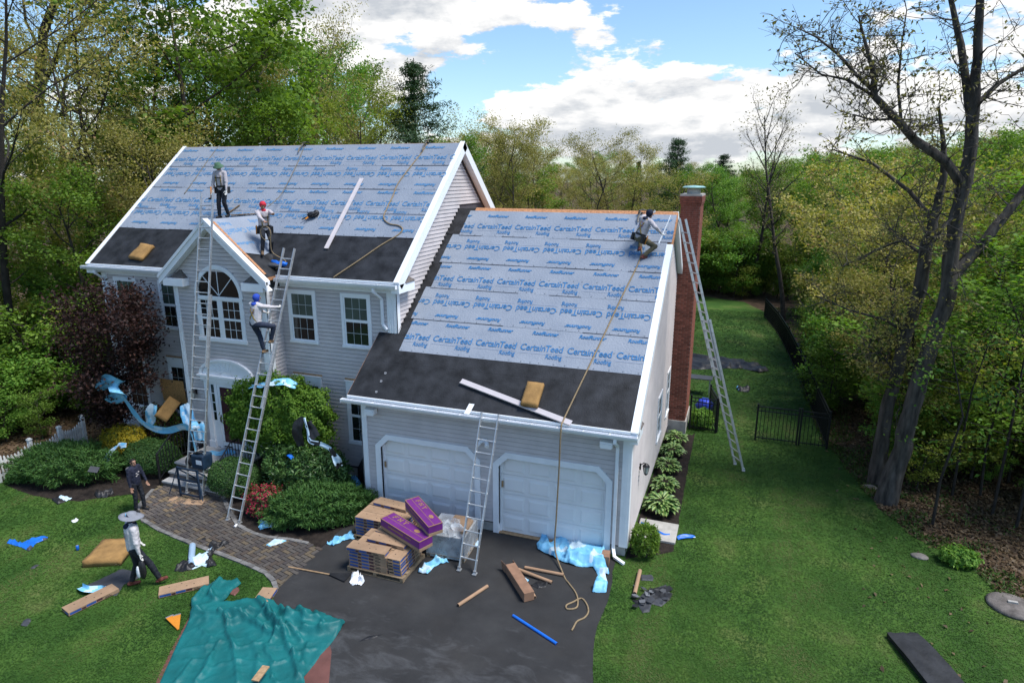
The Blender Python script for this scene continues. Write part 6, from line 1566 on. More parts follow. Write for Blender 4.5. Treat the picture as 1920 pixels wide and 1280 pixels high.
# fallen open carton
A_, B_, C_ = at(948,1075,.02), at(983,1131,.02), at(1001,1122,.02); t = thing('fallen_carton', 'long brown open carton lying on the driveway', 'box', (A_+B_)/2+(C_-B_)/2); 
dv = (B_-A_); t.rotation_euler = (0, 0, math.atan2(dv.y, dv.x)); Lc = dv.length; wc = .24
b = MB(); b.box(-Lc/2, Lc/2, -wc/2, wc/2, 0, .22); bevel(b.build('carton', m_kraft_d, t), .008, 1)
b = MB(); b.hexa([(-Lc/2-.16,-wc/2-.02,.0), (-Lc/2,-wc/2-.006,.0), (-Lc/2,-wc/2-.001,.0), (-Lc/2-.16,-wc/2-.014,.0), (-Lc/2-.16,-wc/2-.05,.24), (-Lc/2,-wc/2-.006,.22), (-Lc/2,-wc/2-.001,.22), (-Lc/2-.16,-wc/2-.044,.24)]); b.box(-Lc/2-.14, -Lc/2, wc/2-.006, wc/2, .0, .2); b.build('open_flap', m_kraft_d, t)
t = thing('brown_carton', 'brown carton half hidden under the blue film by the right garage door', 'box', (6.42, -.42, .014), R(6)); b = MB(); b.box(-.52, .46, -.15, .15, 0, .24); bevel(b.build('carton', m_kraft_d, t), .006, 1); b = MB(); b.box(-.52, .46, -.012, .012, .2395, .2415); b.build('tape', m_kraft, t)
# blue film heap
z2 = lambda x, y: at(920+x/5.12, 980+y/5.12, .05)
OL = [z2(*q) for q in ((440,190), (495,125), (545,140), (570,200), (640,162), (700,150), (770,178), (800,140), (880,150), (892,190), (1060,232), (1112,290), (1062,370), (1130,450), (1140,492), (1100,480), (1125,560), (1110,660), (975,652), (1000,545), (1030,485), (985,418), (820,405), (700,370), (560,300), (450,245))]
def hfilm(x, y):
    h = .03+.11*ridged(x, y, 1.5, 3)+.06*ridged(x, y, 3.4, 9)+.02*ridged(x, y, 8, 4)
    if 5.88 < x < 6.92 and -.66 < y < -.16: h = .26+.06*ridged(x, y, 3.4, 9)
    return h
cloth('blue_film', 'big crumpled heap of blue release film before the right garage door', 'plastic film', OL, .028, hfilm, [m_film, m_film_w], .30, 2)
def film_patch(label, px, h=.06, f=2.6, seed=0, m=None, two=.3, res=.025, cat='plastic film', name='blue_film', z=.04, base=.025):
    return cloth(name, label, cat, [at(a, c, z) for a, c in px], res, lambda x, y: base+h*ridged(x, y, f, seed)+h*.4*ridged(x, y, f*2.5, seed+4), m or [m_film, m_film_w], two, seed, None, base-.02)
film_patch('blue film scrap trailing out from under the wrapped pallet', ((783,1072), (795,1056), (812,1047), (818,1044), (843,1052), (825,1056), (812,1062), (803,1075)), .10, 2.6, 4)
film_patch('blue film scrap between the azalea and the long juniper', ((484,985), (490,974), (505,978), (522,970), (518,988), (487,991)), .12, 2.6, 5)
film_patch('pale blue film rectangle on the paver path near the driveway', ((498,1020), (515,1008), (540,1012), (518,1020), (502,1024)), .03, 2, 6)
film_patch('crumpled film between the long juniper and the rear pallet', ((612,1018), (632,1006), (660,1000), (668,1008), (645,1012), (625,1022)), .12, 3, 7)
film_patch('small blue scrap on the asphalt behind the garage ladder', ((886,1018), (893,1012), (899,1015), (895,1022), (888,1022)), .05, 5, 8, res=.015)
film_patch('small blue plastic scrap amid rubbish beside the fallen carton', ((975,1085), (983,1080), (992,1085), (988,1090), (978,1090)), .06, 5, 9, res=.015)
film_patch('blue strip curling over the grass at the far left with its grey underside', ((12,1016), (18,1008), (40,1016), (52,1010), (90,1004), (88,1010), (68,1016), (60,1026), (55,1032), (40,1024), (25,1020)), .05, 3, 10, [m_bluesol, m_grey_sh], .35)
film_patch('black and white film scrap on the grass below the wide juniper', ((96,935), (110,930), (135,932), (125,938), (108,944)), .06, 4, 11, [m_black_sh, m_film_w], .25)
film_patch('black shiny bag on the mulch below the wide juniper', ((176,925), (185,920), (212,918), (214,924), (200,931), (182,932)), .10, 4, 12, [m_black_sh, m_film_w], .05)
film_patch('black film fan with pale edges on the grass near the path', ((325,1068), (342,1052), (352,1054), (372,1042), (385,1034), (395,1018), (412,1014), (433,1016), (420,1022), (405,1030), (396,1042), (407,1058), (390,1062), (378,1058), (360,1066), (340,1070)), .09, 3, 13, [m_black_sh, m_film_w], .22)
tube_roll('film_roll', 'upright-looking pale blue roll of film on the grass by the path edge', at(358,1058,.07), at(361,1022,.07), .075, mat('pale_blue_roll', (.27,.38,.50), .5, .08, 4), 'film roll')
film_patch('flat charcoal membrane sheet on the grass under the walking worker', ((152,1100), (228,1064), (262,1070), (272,1076), (232,1094), (218,1116)), .02, 2, 14, [m_grey_sh], 0, .035, 'membrane sheet', 'membrane_sheet')
ribbon('blue_film', 'blue curled edge of the charcoal membrane sheet', 'plastic film', [at(152,1100,.05), at(165,1106,.08), at(190,1104,.06), at(196,1100,.05)], [.18,.22,.2,.15], m_film, (0,1,.4), .03, 3, 6, curl=2.4, m2=m_film_w)
film_patch('black tar paper scraps heaped on the grass right of the driveway', ((1181,1120), (1195,1122), (1210,1105), (1235,1098), (1250,1093), (1248,1106), (1262,1110), (1256,1122), (1240,1135), (1222,1130), (1218,1145), (1205,1147), (1196,1132)), .02, 5, 15, [m_grey_sh, m_black_sh], .35, .028, 'shingle scraps', 'shingle_scraps')
sc = SC.objects.get('shingle_scraps')
for k in range(22):
    q = at(rng.uniform(1188, 1256), rng.uniform(1098, 1140), .05) - sc.location; b = MB(); n_ = rng.choice((4, 5)); r_ = rng.uniform(.06, .14)
    b.prism([(r_*math.cos(t)*rng.uniform(.6, 1.2), r_*math.sin(t)*rng.uniform(.4, .9), 0) for t in np.linspace(0, 6.28*(n_-1)/n_, n_)], (0, 0, .006)); b.build('shingle_piece', rng.choice((m_grey_sh, m_black_sh, m_slate)), sc, False, (q.x, q.y, .05+rng.uniform(-.01, .03)), (rng.uniform(-.35, .35), rng.uniform(-.35, .35), rng.uniform(0, 6)))
film_patch('grey shingle offcut on the grass behind the upright tube', ((1200,1076), (1222,1075), (1226,1082), (1224,1087), (1202,1086)), .02, 3, 16, [m_grey_sh], 0, .02, 'shingle scrap', 'shingle_scrap')
film_patch('black scraps and twine beside the fallen carton', ((995,1095), (1012,1085), (1030,1088), (1024,1098), (1008,1101)), .03, 5, 17, [m_black_sh], 0, .02, 'scraps', 'rubbish_scraps')
film_patch('dark torn scrap alone on the lower left lawn', ((38,1170), (44,1160), (57,1157), (58,1162), (50,1172)), .03, 4, 18, [m_grey_sh], 0, .02, 'shingle scrap', 'shingle_scrap')
film_patch('thin dark scrap on the grass left of the membrane sheet', ((56,1064), (66,1056), (74,1056), (64,1064)), .02, 4, 19, [m_grey_sh], 0, .02, 'shingle scrap', 'shingle_scrap')
film_patch('dark thin scrap on the asphalt near the teal tarp', ((672,1200), (690,1190), (718,1186), (700,1194)), .012, 4, 20, [m_black_sh], 0, .02, 'scrap', 'shingle_scrap')
film_patch('white crumpled plastic bag at the front pallet corner', ((655,1090), (664,1073), (672,1078), (684,1090), (678,1095), (660,1095)), .16, 4, 21, [m_whitebag], 0, .02, 'bag', 'plastic_bag')
film_patch('torn brown cardboard sheet under the tall ladder\'s foot', ((312,940), (325,928), (340,932), (386,936), (378,946), (345,944), (325,944)), .03, 2, 22, [m_kraft, m_film_w], .08, .025, 'cardboard', 'cardboard_sheet')
film_patch('crumpled black scrap on the paver path', ((376,1010), (384,1006), (390,1009), (383,1014)), .03, 5, 23, [m_black_sh], 0, .02, 'scrap', 'shingle_scrap')
# tarps
z3 = lambda x, y: at(280+x/4.8, 1060+y/4.8, .03)
TE = [z3(*q) for q in ((375,345), (500,215), (640,150), (740,150), (800,125), (830,160), (780,200), (735,240), (700,292), (640,345), (760,342), (900,322), (1050,305), (1130,330), (1200,405), (1350,415), (1400,400), (1460,420), (1480,450), (1560,440), (1680,495), (1765,505), (1720,580), (1640,690), (1540,810), (1390,1000), (1440,1180), (1470,1330), (10,1330), (60,1120), (150,920), (250,700), (385,430))]
pa, pb, pc = z3(420,440), z3(860,500), z3(1500,590)
def seg_d(x, y, a, c):
    vx, vy = c.x-a.x, c.y-a.y; t = max(0, min(1, ((x-a.x)*vx+(y-a.y)*vy)/(vx*vx+vy*vy))); return math.hypot(x-a.x-vx*t, y-a.y-vy*t)
CREASE = []
for pl_, am, wd_ in ((((690,520), (770,740), (800,1056)), .055, .05), (((640,690), (470,1000)), .05, .05), (((700,600), (760,740)), .04, .04), (((850,490), (1040,600), (1200,650)), .09, .05), (((1130,500), (1200,640), (1300,800), (1340,1000)), .085, .05), (((1100,740), (1300,740)), .05, .04),
      (((1040,720), (1130,900), (1220,860)), .045, .04), (((420,450), (640,480), (830,480)), .10, .05), (((400,870), (250,1056)), .05, .05), (((560,800), (420,1056)), .05, .05), (((330,850), (520,850)), .03, .04), (((1250,570), (1360,690)), .07, .05), (((1200,600), (1540,610), (1740,540)), .10, .05),
      (((900,440), (1100,480), (1180,600)), .11, .05), (((500,230), (400,350)), .08, .06), (((640,160), (560,290), (600,340)), .09, .06), (((1000,330), (1060,430), (1100,480)), .12, .06), (((1190,410), (1250,500), (1500,520)), .12, .07), (((1350,420), (1420,520)), .12, .06), (((1500,450), (1560,560)), .09, .06),
      (((1090,900), (1120,1000), (1160,1056)), .04, .035), (((900,620), (980,820), (960,1000)), .03, .05), (((480,560), (560,650), (520,760)), .03, .05), (((1430,720), (1380,900), (1390,1000)), .05, .06), (((300,760), (480,740), (650,690)), .03, .05), (((760,760), (1000,700)), .035, .04), (((620,900), (820,860), (1080,900)), .03, .045), (((1310,800), (1500,760)), .04, .04), (((1140,560), (1150,640), (1100,700)), .08, .04), (((1180,560), (1230,640)), .08, .035), (((680,500), (720,540), (880,500)), .06, .04)):
    for a, c in zip(pl_, pl_[1:]): CREASE.append((z3(*a), z3(*c), am, wd_))
def htarp(x, y):
    d = min(seg_d(x, y, pa, pb), seg_d(x, y, pb, pc)); fold = math.exp(-(d/.22)**2)
    side = (y - (pb.y+(x-pb.x)*(pc.y-pa.y)/(pc.x-pa.x)))
    up = 1/(1+math.exp(-max(-20, min(20, (side+.10*noise.noise(Vector((x*1.5, 3, 1))))*26))))       # the folded-over part lies a layer higher
    h = .03+.07*up+.14*fold*(.35+.65*ridged(x, y, 1.9, 31))
    h += .06*up*ridged(x, y, 1.1, 39)*ridged(y, x, .8, 12)+.03*(.5+noise.noise(Vector((x*.8, y*.8, 3))))+.006*noise.noise(Vector((x*6, y*6, 8)))+.012*ridged(x, y, 3.2, 36)**2
    for a, c, am, wd_ in CREASE:
        if abs(x-(a.x+c.x)/2) < abs(a.x-c.x)/2+.2 and abs(y-(a.y+c.y)/2) < abs(a.y-c.y)/2+.2:
            d = seg_d(x+.05*noise.noise(Vector((x*3, y*3, 1))), y+.05*noise.noise(Vector((x*3, y*3, 5))), a, c); h += am*math.exp(-(d/wd_)**2)
    return h
cloth('teal_tarp', 'big rumpled teal tarp spread at the bottom left of the driveway', 'tarp', TE, .027, htarp, [m_teal], 0, 30)
BR = [z3(*q) for q in ((395,420), (365,440), (200,740), (40,1080), (-40,1330), (1560,1330), (1615,1056), (1640,760), (1620,700), (1500,760), (900,700), (450,480))]
cloth('brown_tarp', 'brown tarp whose edges show beneath the teal one', 'tarp', BR, .05, lambda x, y: .016+.012*ridged(x, y, 2.2, 41), [m_brown_t], 0, 40)
film_patch('rust-brown fold of tarp lining at the top corner of the teal tarp', ((430,1110), (436,1104), (447,1098), (449,1104), (440,1114)), .03, 3, 43, [m_brown_t], 0, .02, 'tarp fold', 'tarp_fold', .05)
film_patch('black tarp stretched across the far back lawn', ((1290,664), (1310,663), (1345,670), (1390,677), (1425,684), (1443,695), (1425,698), (1390,690), (1350,690), (1310,692), (1288,690)), .14, .8, 45, [m_black_sh], 0, .07, 'tarp', 'black_tarp')
film_patch('small black and blue bundle on the back lawn', ((1380,726), (1390,724), (1407,729), (1404,734), (1385,733)), .15, 2, 46, [m_black_sh, m_film], .1, .04, 'scraps', 'rubbish_scraps')
# bundles and flattened pieces on the lawn
def gp_(px, py): return at(px, py, .02)
for lb, a, c in (('single shingle bundle on the grass left of the teal tarp', (298,1114), (393,1092)), ('shingle bundle half under the charcoal membrane sheet', (140,1142), (202,1112)), ('shingle bundle lying at the edge of the driveway above the teal tarp', (505,1110), (470,1160))):
    p0, p1 = gp_(*a), gp_(*c); d = p1-p0; bundle(*((p0+p1)/2).xy, .03, math.atan2(d.y, d.x), lb)
o = pad_mb(.85, .95, .18, 5).build('foam_pad', m_foam, None, True, at(210,1040,.02), (0, 0, .45)); tag(o, 'big brown foam pad on the grass left of the walking worker', 'foam pad')
# lath on the tarp, toothed scrapers, cans
b = MB(); a0, a1 = z3(1060,985)+Vector((0,0,.20)), z3(960,1120)+Vector((0,0,.2)); o0 = (a0+a1)/2; b.beam(a0-o0, a1-o0, .14, .025); tag(b.build('board', m_wood, None, False, o0), 'short grey board lying on the teal tarp at the bottom edge', 'board')
for lb, a, c in (('left orange-handled toothed scraper on the grass', (333,1178), (318,1158)), ('right orange-handled toothed scraper on the grass', (334,1180), (332,1155))):
    p0, p1 = at(*a, .03), at(*c, .03); t = thing('toothed_scraper', lb, 'scraper', p0, math.atan2((p1-p0).y, (p1-p0).x)-math.pi/2); Ls = (p1-p0).length
    b = MB(); b.prism([(-.02,0,0), (.02,0,0), (.075,Ls,.03), (-.075,Ls,.03)], (0,0,.02)); b.build('blade', m_orange, t); b = MB()
    for k in range(5): x = -.06+k*.03; b.prism([(x-.012,Ls-.005,.03), (x+.012,Ls-.005,.03), (x,Ls+.04,.03)], (0,0,.012))
    b.box(-.075, .075, Ls-.03, Ls-.002, .046, .056); b.build('steel_teeth', m_alu, t)
for lb, q, rz, m in (('blue drink can standing on the grass left of the foam pad', (146,1030), None, m_bluesol), ('blue can lying on the grass just above the foam pad', (195,1026), .6, m_bluesol), ('white and blue can on the path by the ladder foot', (444,984), .3, m_whitebag)):
    t = thing('drink_can', lb, 'can', at(*q, .03)); b = MB(); b.lathe([(.027,0), (.033,.008), (.033,.11), (.026,.122)], n=14)
    ob = b.build('can_body', m, t, True); b = MB(); b.lathe([(.0255,.1215), (.024,.124)], n=14); e = b.build('can_lid', m_alu, t)
    if rz is not None: t.rotation_euler = (R(88), 0, rz); t.location.z = .045
film_patch('small crumpled white paper on the left lawn', ((133,975), (140,971), (147,972), (145,976), (137,978)), .05, 5, 51, [m_whitebag], 0, .015, 'paper', 'paper_scrap')
def tool(name, label, cat, a, c, r, head):
    a, c = Vector(a), Vector(c); t = thing(name, label, cat, a); b = MB(); b.tube([Vector((0,0,0)), c-a], r, 8); b.build('handle', m_wood, t); head(t, c-a); return t
def spade(t, e):
    d = e.normalized(); s = d.cross(Vector((0,0,1))).normalized(); b = MB(); b.hexa([e-s*.03-d*.05, e+s*.03-d*.05, e+s*.17+d*.42, e-s*.17+d*.42] + [q+Vector((0,0,.02)) for q in (e-s*.03-d*.05, e+s*.03-d*.05, e+s*.17+d*.42, e-s*.17+d*.42)]); b.build('blade', m_black_sh, t)
tool('flat_shovel', 'black-bladed shovel lying at the left of the front pallet', 'shovel', at(541,1062,.04), at(622,1077,.03), .017, spade)
tool('wooden_stake', 'upright wooden handle stuck in the mulch before the rhododendron', 'stake', at(548,945,.0), atY(540,895,-.42), .022, lambda t, e: None)
# fixtures of the garden
t = thing('concrete_pad', 'square concrete pad on the mulch beside the garage', 'pad', (7.75, 1.42, .0)); b = MB(); b.box(-.48, .52, -.47, .47, 0, .07); bevel(b.build('slab', m_conc, t), .015, 2)
ribbon('blue_tape', 'blue tape strip curled on the concrete pad', 'tape', [(7.32, 1.62, .085), (7.7, 1.38, .09), (7.95, 1.25, .085), (8.1, 1.3, .08)], [.05,.05,.06,.04], m_bluesol, (0,1,.3), .01, 2, 3)
ribbon('blue_tape', 'blue and white strip on the grass just off the concrete pad', 'tape', [(8.3, 1.22, .05), (8.5, 1.35, .07), (8.72, 1.45, .06)], [.1,.12,.08], m_bluesol, (0,1,.3), .03, 5, 4, m2=m_film_w)
t = thing('stone_cover', 'round weathered concrete cover at the right edge of the lawn', 'cover', at(1897,1138,.0)); b = MB(); b.lathe([(.46,0), (.47,.05), (.40,.09), (.22,.11), (.05,.115)], n=22); b.build('rim', mat('weathered_concrete', (.13,.115,.105), .95, .45, 6, .6, 40), t, True); b = MB(); b.box(-.09, .09, -.03, .03, .11, .15); b.build('grip', m_conc, t)
m_rock = mat('field_stone', (.17,.155,.14), .95, .35, 5, .6, 30)
for lb, q, r_ in (('flat round stone at the foot of the oak pair', (1631,914), .22), ('flat pale stone at the lawn\'s right edge', (1724,1044), .2)):
    b = MB(); b.ball((0,0,.02), (r_, r_*.7, .06), 14, 7); b.v = [tuple(Vector(v)*(1+.18*noise.noise(Vector(v)*5))) for v in b.v]; tag(b.build('flat_stone', m_rock, None, True, at(*q, 0)), lb, 'stone')
b = MB(); A_ = at(1648,1186,.02); D_ = at(1735,1200,.02); b2 = [A_+Vector((0,0,.0)), D_]; dirv = Vector((.35,-1,0)).normalized()
roll = ribbon('black_tarp_roll', 'folded black sheet lying on the lower right lawn', 'folded sheet', [A_.lerp(D_,.5)+Vector((0,0,.10)), A_.lerp(D_,.5)+dirv*.5+Vector((0,0,.13)), A_.lerp(D_,.5)+dirv*1.1+Vector((0,0,.12)), A_.lerp(D_,.5)+dirv*1.9+Vector((0,0,.1))], [.62,.66,.66,.66], m_charc, (1,.15,0), .028, 7, 8)
b = MB(); c0 = A_.lerp(D_,.5); b.beam(dirv*-.0+Vector((0,0,.045)), dirv*1.9+Vector((0,0,.045)), .62, .085); tag(b.build('black_tarp_layers', m_black_sh, roll, False, c0-roll.location), None, None)
# table and blue bag behind the chimney
t = thing('folding_table', 'pale table partly hidden behind the chimney', 'table', (8.35, 13.2, 0)); b = MB(); b.box(-.9, .15, -.3, .3, .71, .74); b.build('table_top', m_grey_sh, t)
for x in (-.8, .05):
    for y in (-.25, .25): b = MB(); b.box(x-.02, x+.02, y-.02, y+.02, 0, .70); b.build('leg', m_alu, t)
b = MB(); b.ball((0,0,.28), (.34,.28,.30), 12, 8); b.v = [tuple(Vector(v)+Vector((noise.noise(Vector(v)*6), noise.noise(Vector(v)*6+Vector((2,2,2))), noise.noise(Vector(v)*6+Vector((7,7,7)))))*.1) for v in b.v]; tag(b.build('blue_bag', mat('royal_blue_plastic', (.03,.06,.45), .4, .2, 6), None, True, (8.35, 10.9, 0)), 'royal blue plastic bag behind the black fence by the chimney', 'bag')
# ------------------------------------------------------------------ film and boards caught in the front planting
ribbon('blue_film', 'long blue film streamer hanging from the red maple to the entry railing', 'plastic film', [atY(222,735,-.75), atY(240,758,-.7), atY(262,786,-.6), atY(285,802,-.6), atY(315,806,-.6), atY(340,800,-.6), atY(353,803,-.7), atY(362,825,-.8), atY(370,852,-.8)], [.35,.30,.28,.26,.24,.24,.28,.3,.25], m_film, (0,-.3,1), .03, 11, 6, m2=m_film_w)
ribbon('blue_film', 'crumpled blue film snagged in the left side of the red maple', 'plastic film', [atY(180,728,-.9), atY(195,722,-.8), atY(212,715,-.9), atY(225,735,-.75), atY(212,748,-.7), atY(200,742,-.8)], [.15,.5,.55,.5,.35,.2], m_film, (0,-.3,1), .06, 12, 8)
ribbon('blue_film', 'white-blue film rag draped over the reddish shrub', 'plastic film', [atY(287,757,.3), atY(283,772,.2), atY(281,790,.2), atY(284,797,.2)], [.2,.36,.34,.3], m_film_w, (1,.2,0), .05, 13, 6, m2=m_film)
ribbon('blue_film', 'blue film bunched against the tall ladder by the doorway', 'plastic film', [atY(345,758,-.1), atY(350,775,-.2), atY(358,795,-.3), atY(372,800,-.35), atY(375,825,-.4)], [.25,.42,.35,.4,.3], m_film, (1,.2,0), .05, 14, 7, m2=m_film_w)
ribbon('blue_film', 'blue film crossing the stone landing by the front door', 'plastic film', [at(392,846,.58), at(410,850,.60), at(428,846,.60), at(440,850,.58)], [.12,.2,.2,.15], m_film, (0,1,.2), .03, 15, 5)
ribbon('blue_film', 'pale blue film piece curling over the golden shrub', 'plastic film', [atY(237,834,-.75), atY(222,836,-.8), atY(208,848,-.95), atY(200,862,-1.05), atY(196,876,-1.1)], [.12,.2,.22,.22,.2], m_film_w, (1,.3,.5), .03, 16, 5, m2=m_film)
ribbon('blue_film', 'blue film lying over the top of the rounded green tree', 'plastic film', [atY(468,726,.05), atY(490,722,.1), atY(512,716,.15), atY(535,716,.2), atY(556,724,.3)], [.15,.3,.3,.34,.2], m_film, (0,1,.3), .06, 17, 6, m2=m_film_w)
ribbon('black_film', 'black and white film draped down the right side of the rounded tree', 'plastic film', [atY(568,782,-.28), atY(560,795,-.35), atY(558,815,-.38), atY(564,836,-.35)], [.1,.32,.36,.2], m_black_sh, (1,.1,.1), .05, 18, 6)
ribbon('black_film', 'white-edged film trailing from the rounded tree to the rhododendron', 'plastic film', [atY(570,783,-.32), atY(577,805,-.4), atY(580,826,-.5), atY(600,832,-.6), atY(620,842,-.7), atY(632,862,-.7), atY(636,875,-.6)], [.06,.08,.10,.12,.14,.22,.2], m_film_w, (.4,.2,1), .03, 19, 5, m2=m_black_sh)
ribbon('black_film', 'black film hanging behind the white strip on the rounded tree', 'plastic film', [atY(578,790,-.3), atY(584,805,-.35), atY(592,820,-.45)], [.15,.3,.25], m_black_sh, (1,.1,.1), .05, 20, 6)
film_patch('small blue strip lying on top of the rhododendron', ((538,862), (546,858), (552,866), (547,870)), .03, 4, 53, [m_bluesol], 0, .02, z=1.3, base=1.45)
flat = MB(); flat.box(-.5, .5, -.006, .006, 0, .80)
o = flat.build('osb_board', m_osbw, None, False, (-8.14, YM-.10, 1.62), (R(4), 0, 0)); tag(o, 'orange-brown osb sheet covering the window left of the front door', 'board')
o = pad_mb(.40, .75, .13, 9).build('foam_pad', m_foam, None, True); o.location = atY(314,768,.55); o.rotation_euler = (R(48), R(38), .55); tag(o, 'brown foam pad tipped onto the reddish shrub under the osb sheet', 'foam pad')
b = MB(); b.box(-.13,.13,-.09,.09,0,.015); tag(b.build('shingle_offcut', m_grey_sh, None, False, atY(176,880,-2.1), (R(35),R(10),.4)), 'dark grey shingle square lying on the wide juniper', 'shingle')
# folded umbrella and clutter at the garage's left corner
t = thing('patio_clutter', 'black and blue folded umbrellas standing in the corner left of the garage', 'umbrellas', (-.62, .95, 0))
for k, (dx, dy, hh, m, mm) in enumerate(((-.25, .0, 1.05, m_black_sh, 'folded_umbrella'), (.0, .1, 1.15, m_film, 'folded_umbrella'), (.22, -.05, .95, m_black_sh, 'folded_umbrella'))):
    b = MB(); b.lathe([(.02, 0), (.11, .25), (.13, hh*.6), (.03, hh*.95), (.015, hh)], (0,0,0), 9); b.v = [tuple(Vector(v)+Vector((noise.noise(Vector(v)*5+Vector((k,0,0))), noise.noise(Vector(v)*5), 0))*.05) for v in b.v]; ob = b.build('folded_umbrella', m, t, True, (dx, dy, 0), (R(-9), R(9*(1-k)), 0))
    b = MB(); b.tube([(0,0,hh), (0,0,hh+.14), (.04,0,hh+.17), (.07,0,hh+.13)], .012, 6); b.build('curved_handle', m_dark, t, False, (dx, dy, 0), (R(-9), R(9*(1-k)), 0))
film_patch('blue film peeking out behind the long juniper at the garage corner', ((655,905), (668,900), (682,906), (672,920), (660,918)), .25, 3, 54, [m_film, m_black_sh], .2)
# hoist engine at the tall ladder
t = thing('ladder_hoist', 'dark blue engine hoist clamped to the bottom of the tall ladder', 'hoist', (-5.0, -.9, 0))
b = MB()
for x in (-.36, .36): b.box(x-.02, x+.02, -.42, -.37, .05, .95); b.beam((x, -.40, .9), (x, .25, .25), .035, .035); b.tube([(x, -.40, .9), (x*1.5, -.5, .35), (x*1.7, -.55, .12)], .014, 6)
for z in (.1, .55, .9): b.box(-.36, .36, -.42, -.38, z, z+.04)
b.build('steel_frame', m_navy, t)
b = MB(); b.box(-.14, .30, -.10, .28, .78, 1.22); bevel(b.build('engine_cover', m_navy, t), .04, 2)
b = MB(); b.tube([(-.30, .05, .95), (-.14, .05, .95)], .13, 14); b.tube([(-.33, .05, .95), (-.30, .05, .95)], .18, 14); b.build('winch_drum', m_dark, t)
b = MB(); b.box(.05, .25, -.105, -.10, .95, 1.08); b.build('engine_label', m_whitebag, t)
b = MB(); b.tube([(-.1, .0, 1.22), (.1, -.02, 1.30), (.2, .1, 1.24)], .035, 8); b.build('exhaust', m_dark, t)
# ------------------------------------------------------------------ people
C_ = dict(skin=mat('skin', (.30,.165,.11), .55, .06, 8), grey=mat('grey_sweatshirt', (.42,.385,.40), .85, .10, 6, .35, 22), white=mat('pale_sweatshirt', (.52,.49,.50), .85, .08, 6, .35, 22),
     dark=mat('dark_work_trousers', (.012,.014,.020), .8, .3, 6, .3, 25), navy=mat('navy_jeans', (.018,.026,.05), .8, .3, 6, .3, 25), jean=mat('blue_jeans', (.06,.10,.16), .85, .3, 6, .3, 25),
     khaki=mat('olive_trousers', (.10,.085,.05), .85, .25, 6, .3, 25), boot=mat('tan_work_boots', (.16,.10,.055), .8, .25, 12, .3, 30), redboot=mat('red_brown_boots', (.13,.035,.025), .7, .25, 12, .2, 30), bshoe=mat('black_shoes', (.014,.013,.014), .6, .3, 12),
     glove=mat('white_work_glove', (.60,.58,.54), .85, .1, 9), hood_n=mat('navy_hood', (.012,.018,.04), .9, .2, 6, .3, 25), hood_r=mat('red_hood', (.50,.025,.045), .85, .12, 6, .3, 25), hood_b=mat('royal_blue_hood', (.02,.06,.36), .85, .12, 6, .3, 25),
     hoodie=mat('navy_hoodie', (.014,.017,.035), .85, .2, 6, .3, 25), charcoal=mat('charcoal_shoulders', (.085,.085,.09), .85, .15, 6, .3, 25), hair=mat('dark_hair', (.010,.008,.007), .7, .3, 30, .5, 60), sole=mat('white_sole', (.60,.60,.58), .7))
m_green_hat = mat('green_bucket_hat', (.060,.125,.075), .85, .15, 8, .2, 30); m_grey_hat = mat('grey_brimmed_hat', (.20,.21,.24), .85, .12, 8, .2, 30)
m_harness = mat('yellow_tan_harness', (.28,.20,.055), .8, .2, 12); m_eye = mat('eye_dark', (.01,.008,.007), .3); m_lip = mat('lips', (.20,.07,.06), .5)
def capsule(mbx, a, b, ra, rb, flat=None):
    """tapered capsule; flat=(axis, k) squashes its section along an axis"""
    a, b = Vector(a), Vector(b); q = MB(); d = (b-a); L_ = max(d.length, 1e-5); dn = d/L_; rings = []
    for k in (-.98, -.8, -.45): rings.append((a+dn*ra*k, ra*math.sqrt(1-k*k)))
    for t in (0, .25, .5, .75, 1): rings.append((a.lerp(b, t), ra+(rb-ra)*t))
    for k in (.45, .8, .98): rings.append((b+dn*rb*k, rb*math.sqrt(1-k*k)))
    q.tube([r[0] for r in rings], [r[1] for r in rings], 10)
    if flat:
        ax = Vector(flat[0]).normalized(); c = (a+b)/2
        q.v = [tuple(Vector(v) - ax*((Vector(v)-c).dot(ax)*(1-flat[1]))) for v in q.v]
    n = len(mbx.v); mbx.v += q.v; mbx.f += [tuple(i+n for i in f) for f in q.f]; mbx.m += q.m
def ik(a, c, l1, l2, hint):
    a, c, hint = Vector(a), Vector(c), Vector(hint); d = c-a; L_ = min(d.length, (l1+l2)*.995); dn = d.normalized(); x = (l1*l1-l2*l2+L_*L_)/(2*L_); h = math.sqrt(max(0, l1*l1-x*x)); hp = (hint-dn*hint.dot(dn)).normalized()
    return a+dn*x+hp*h, a+dn*L_
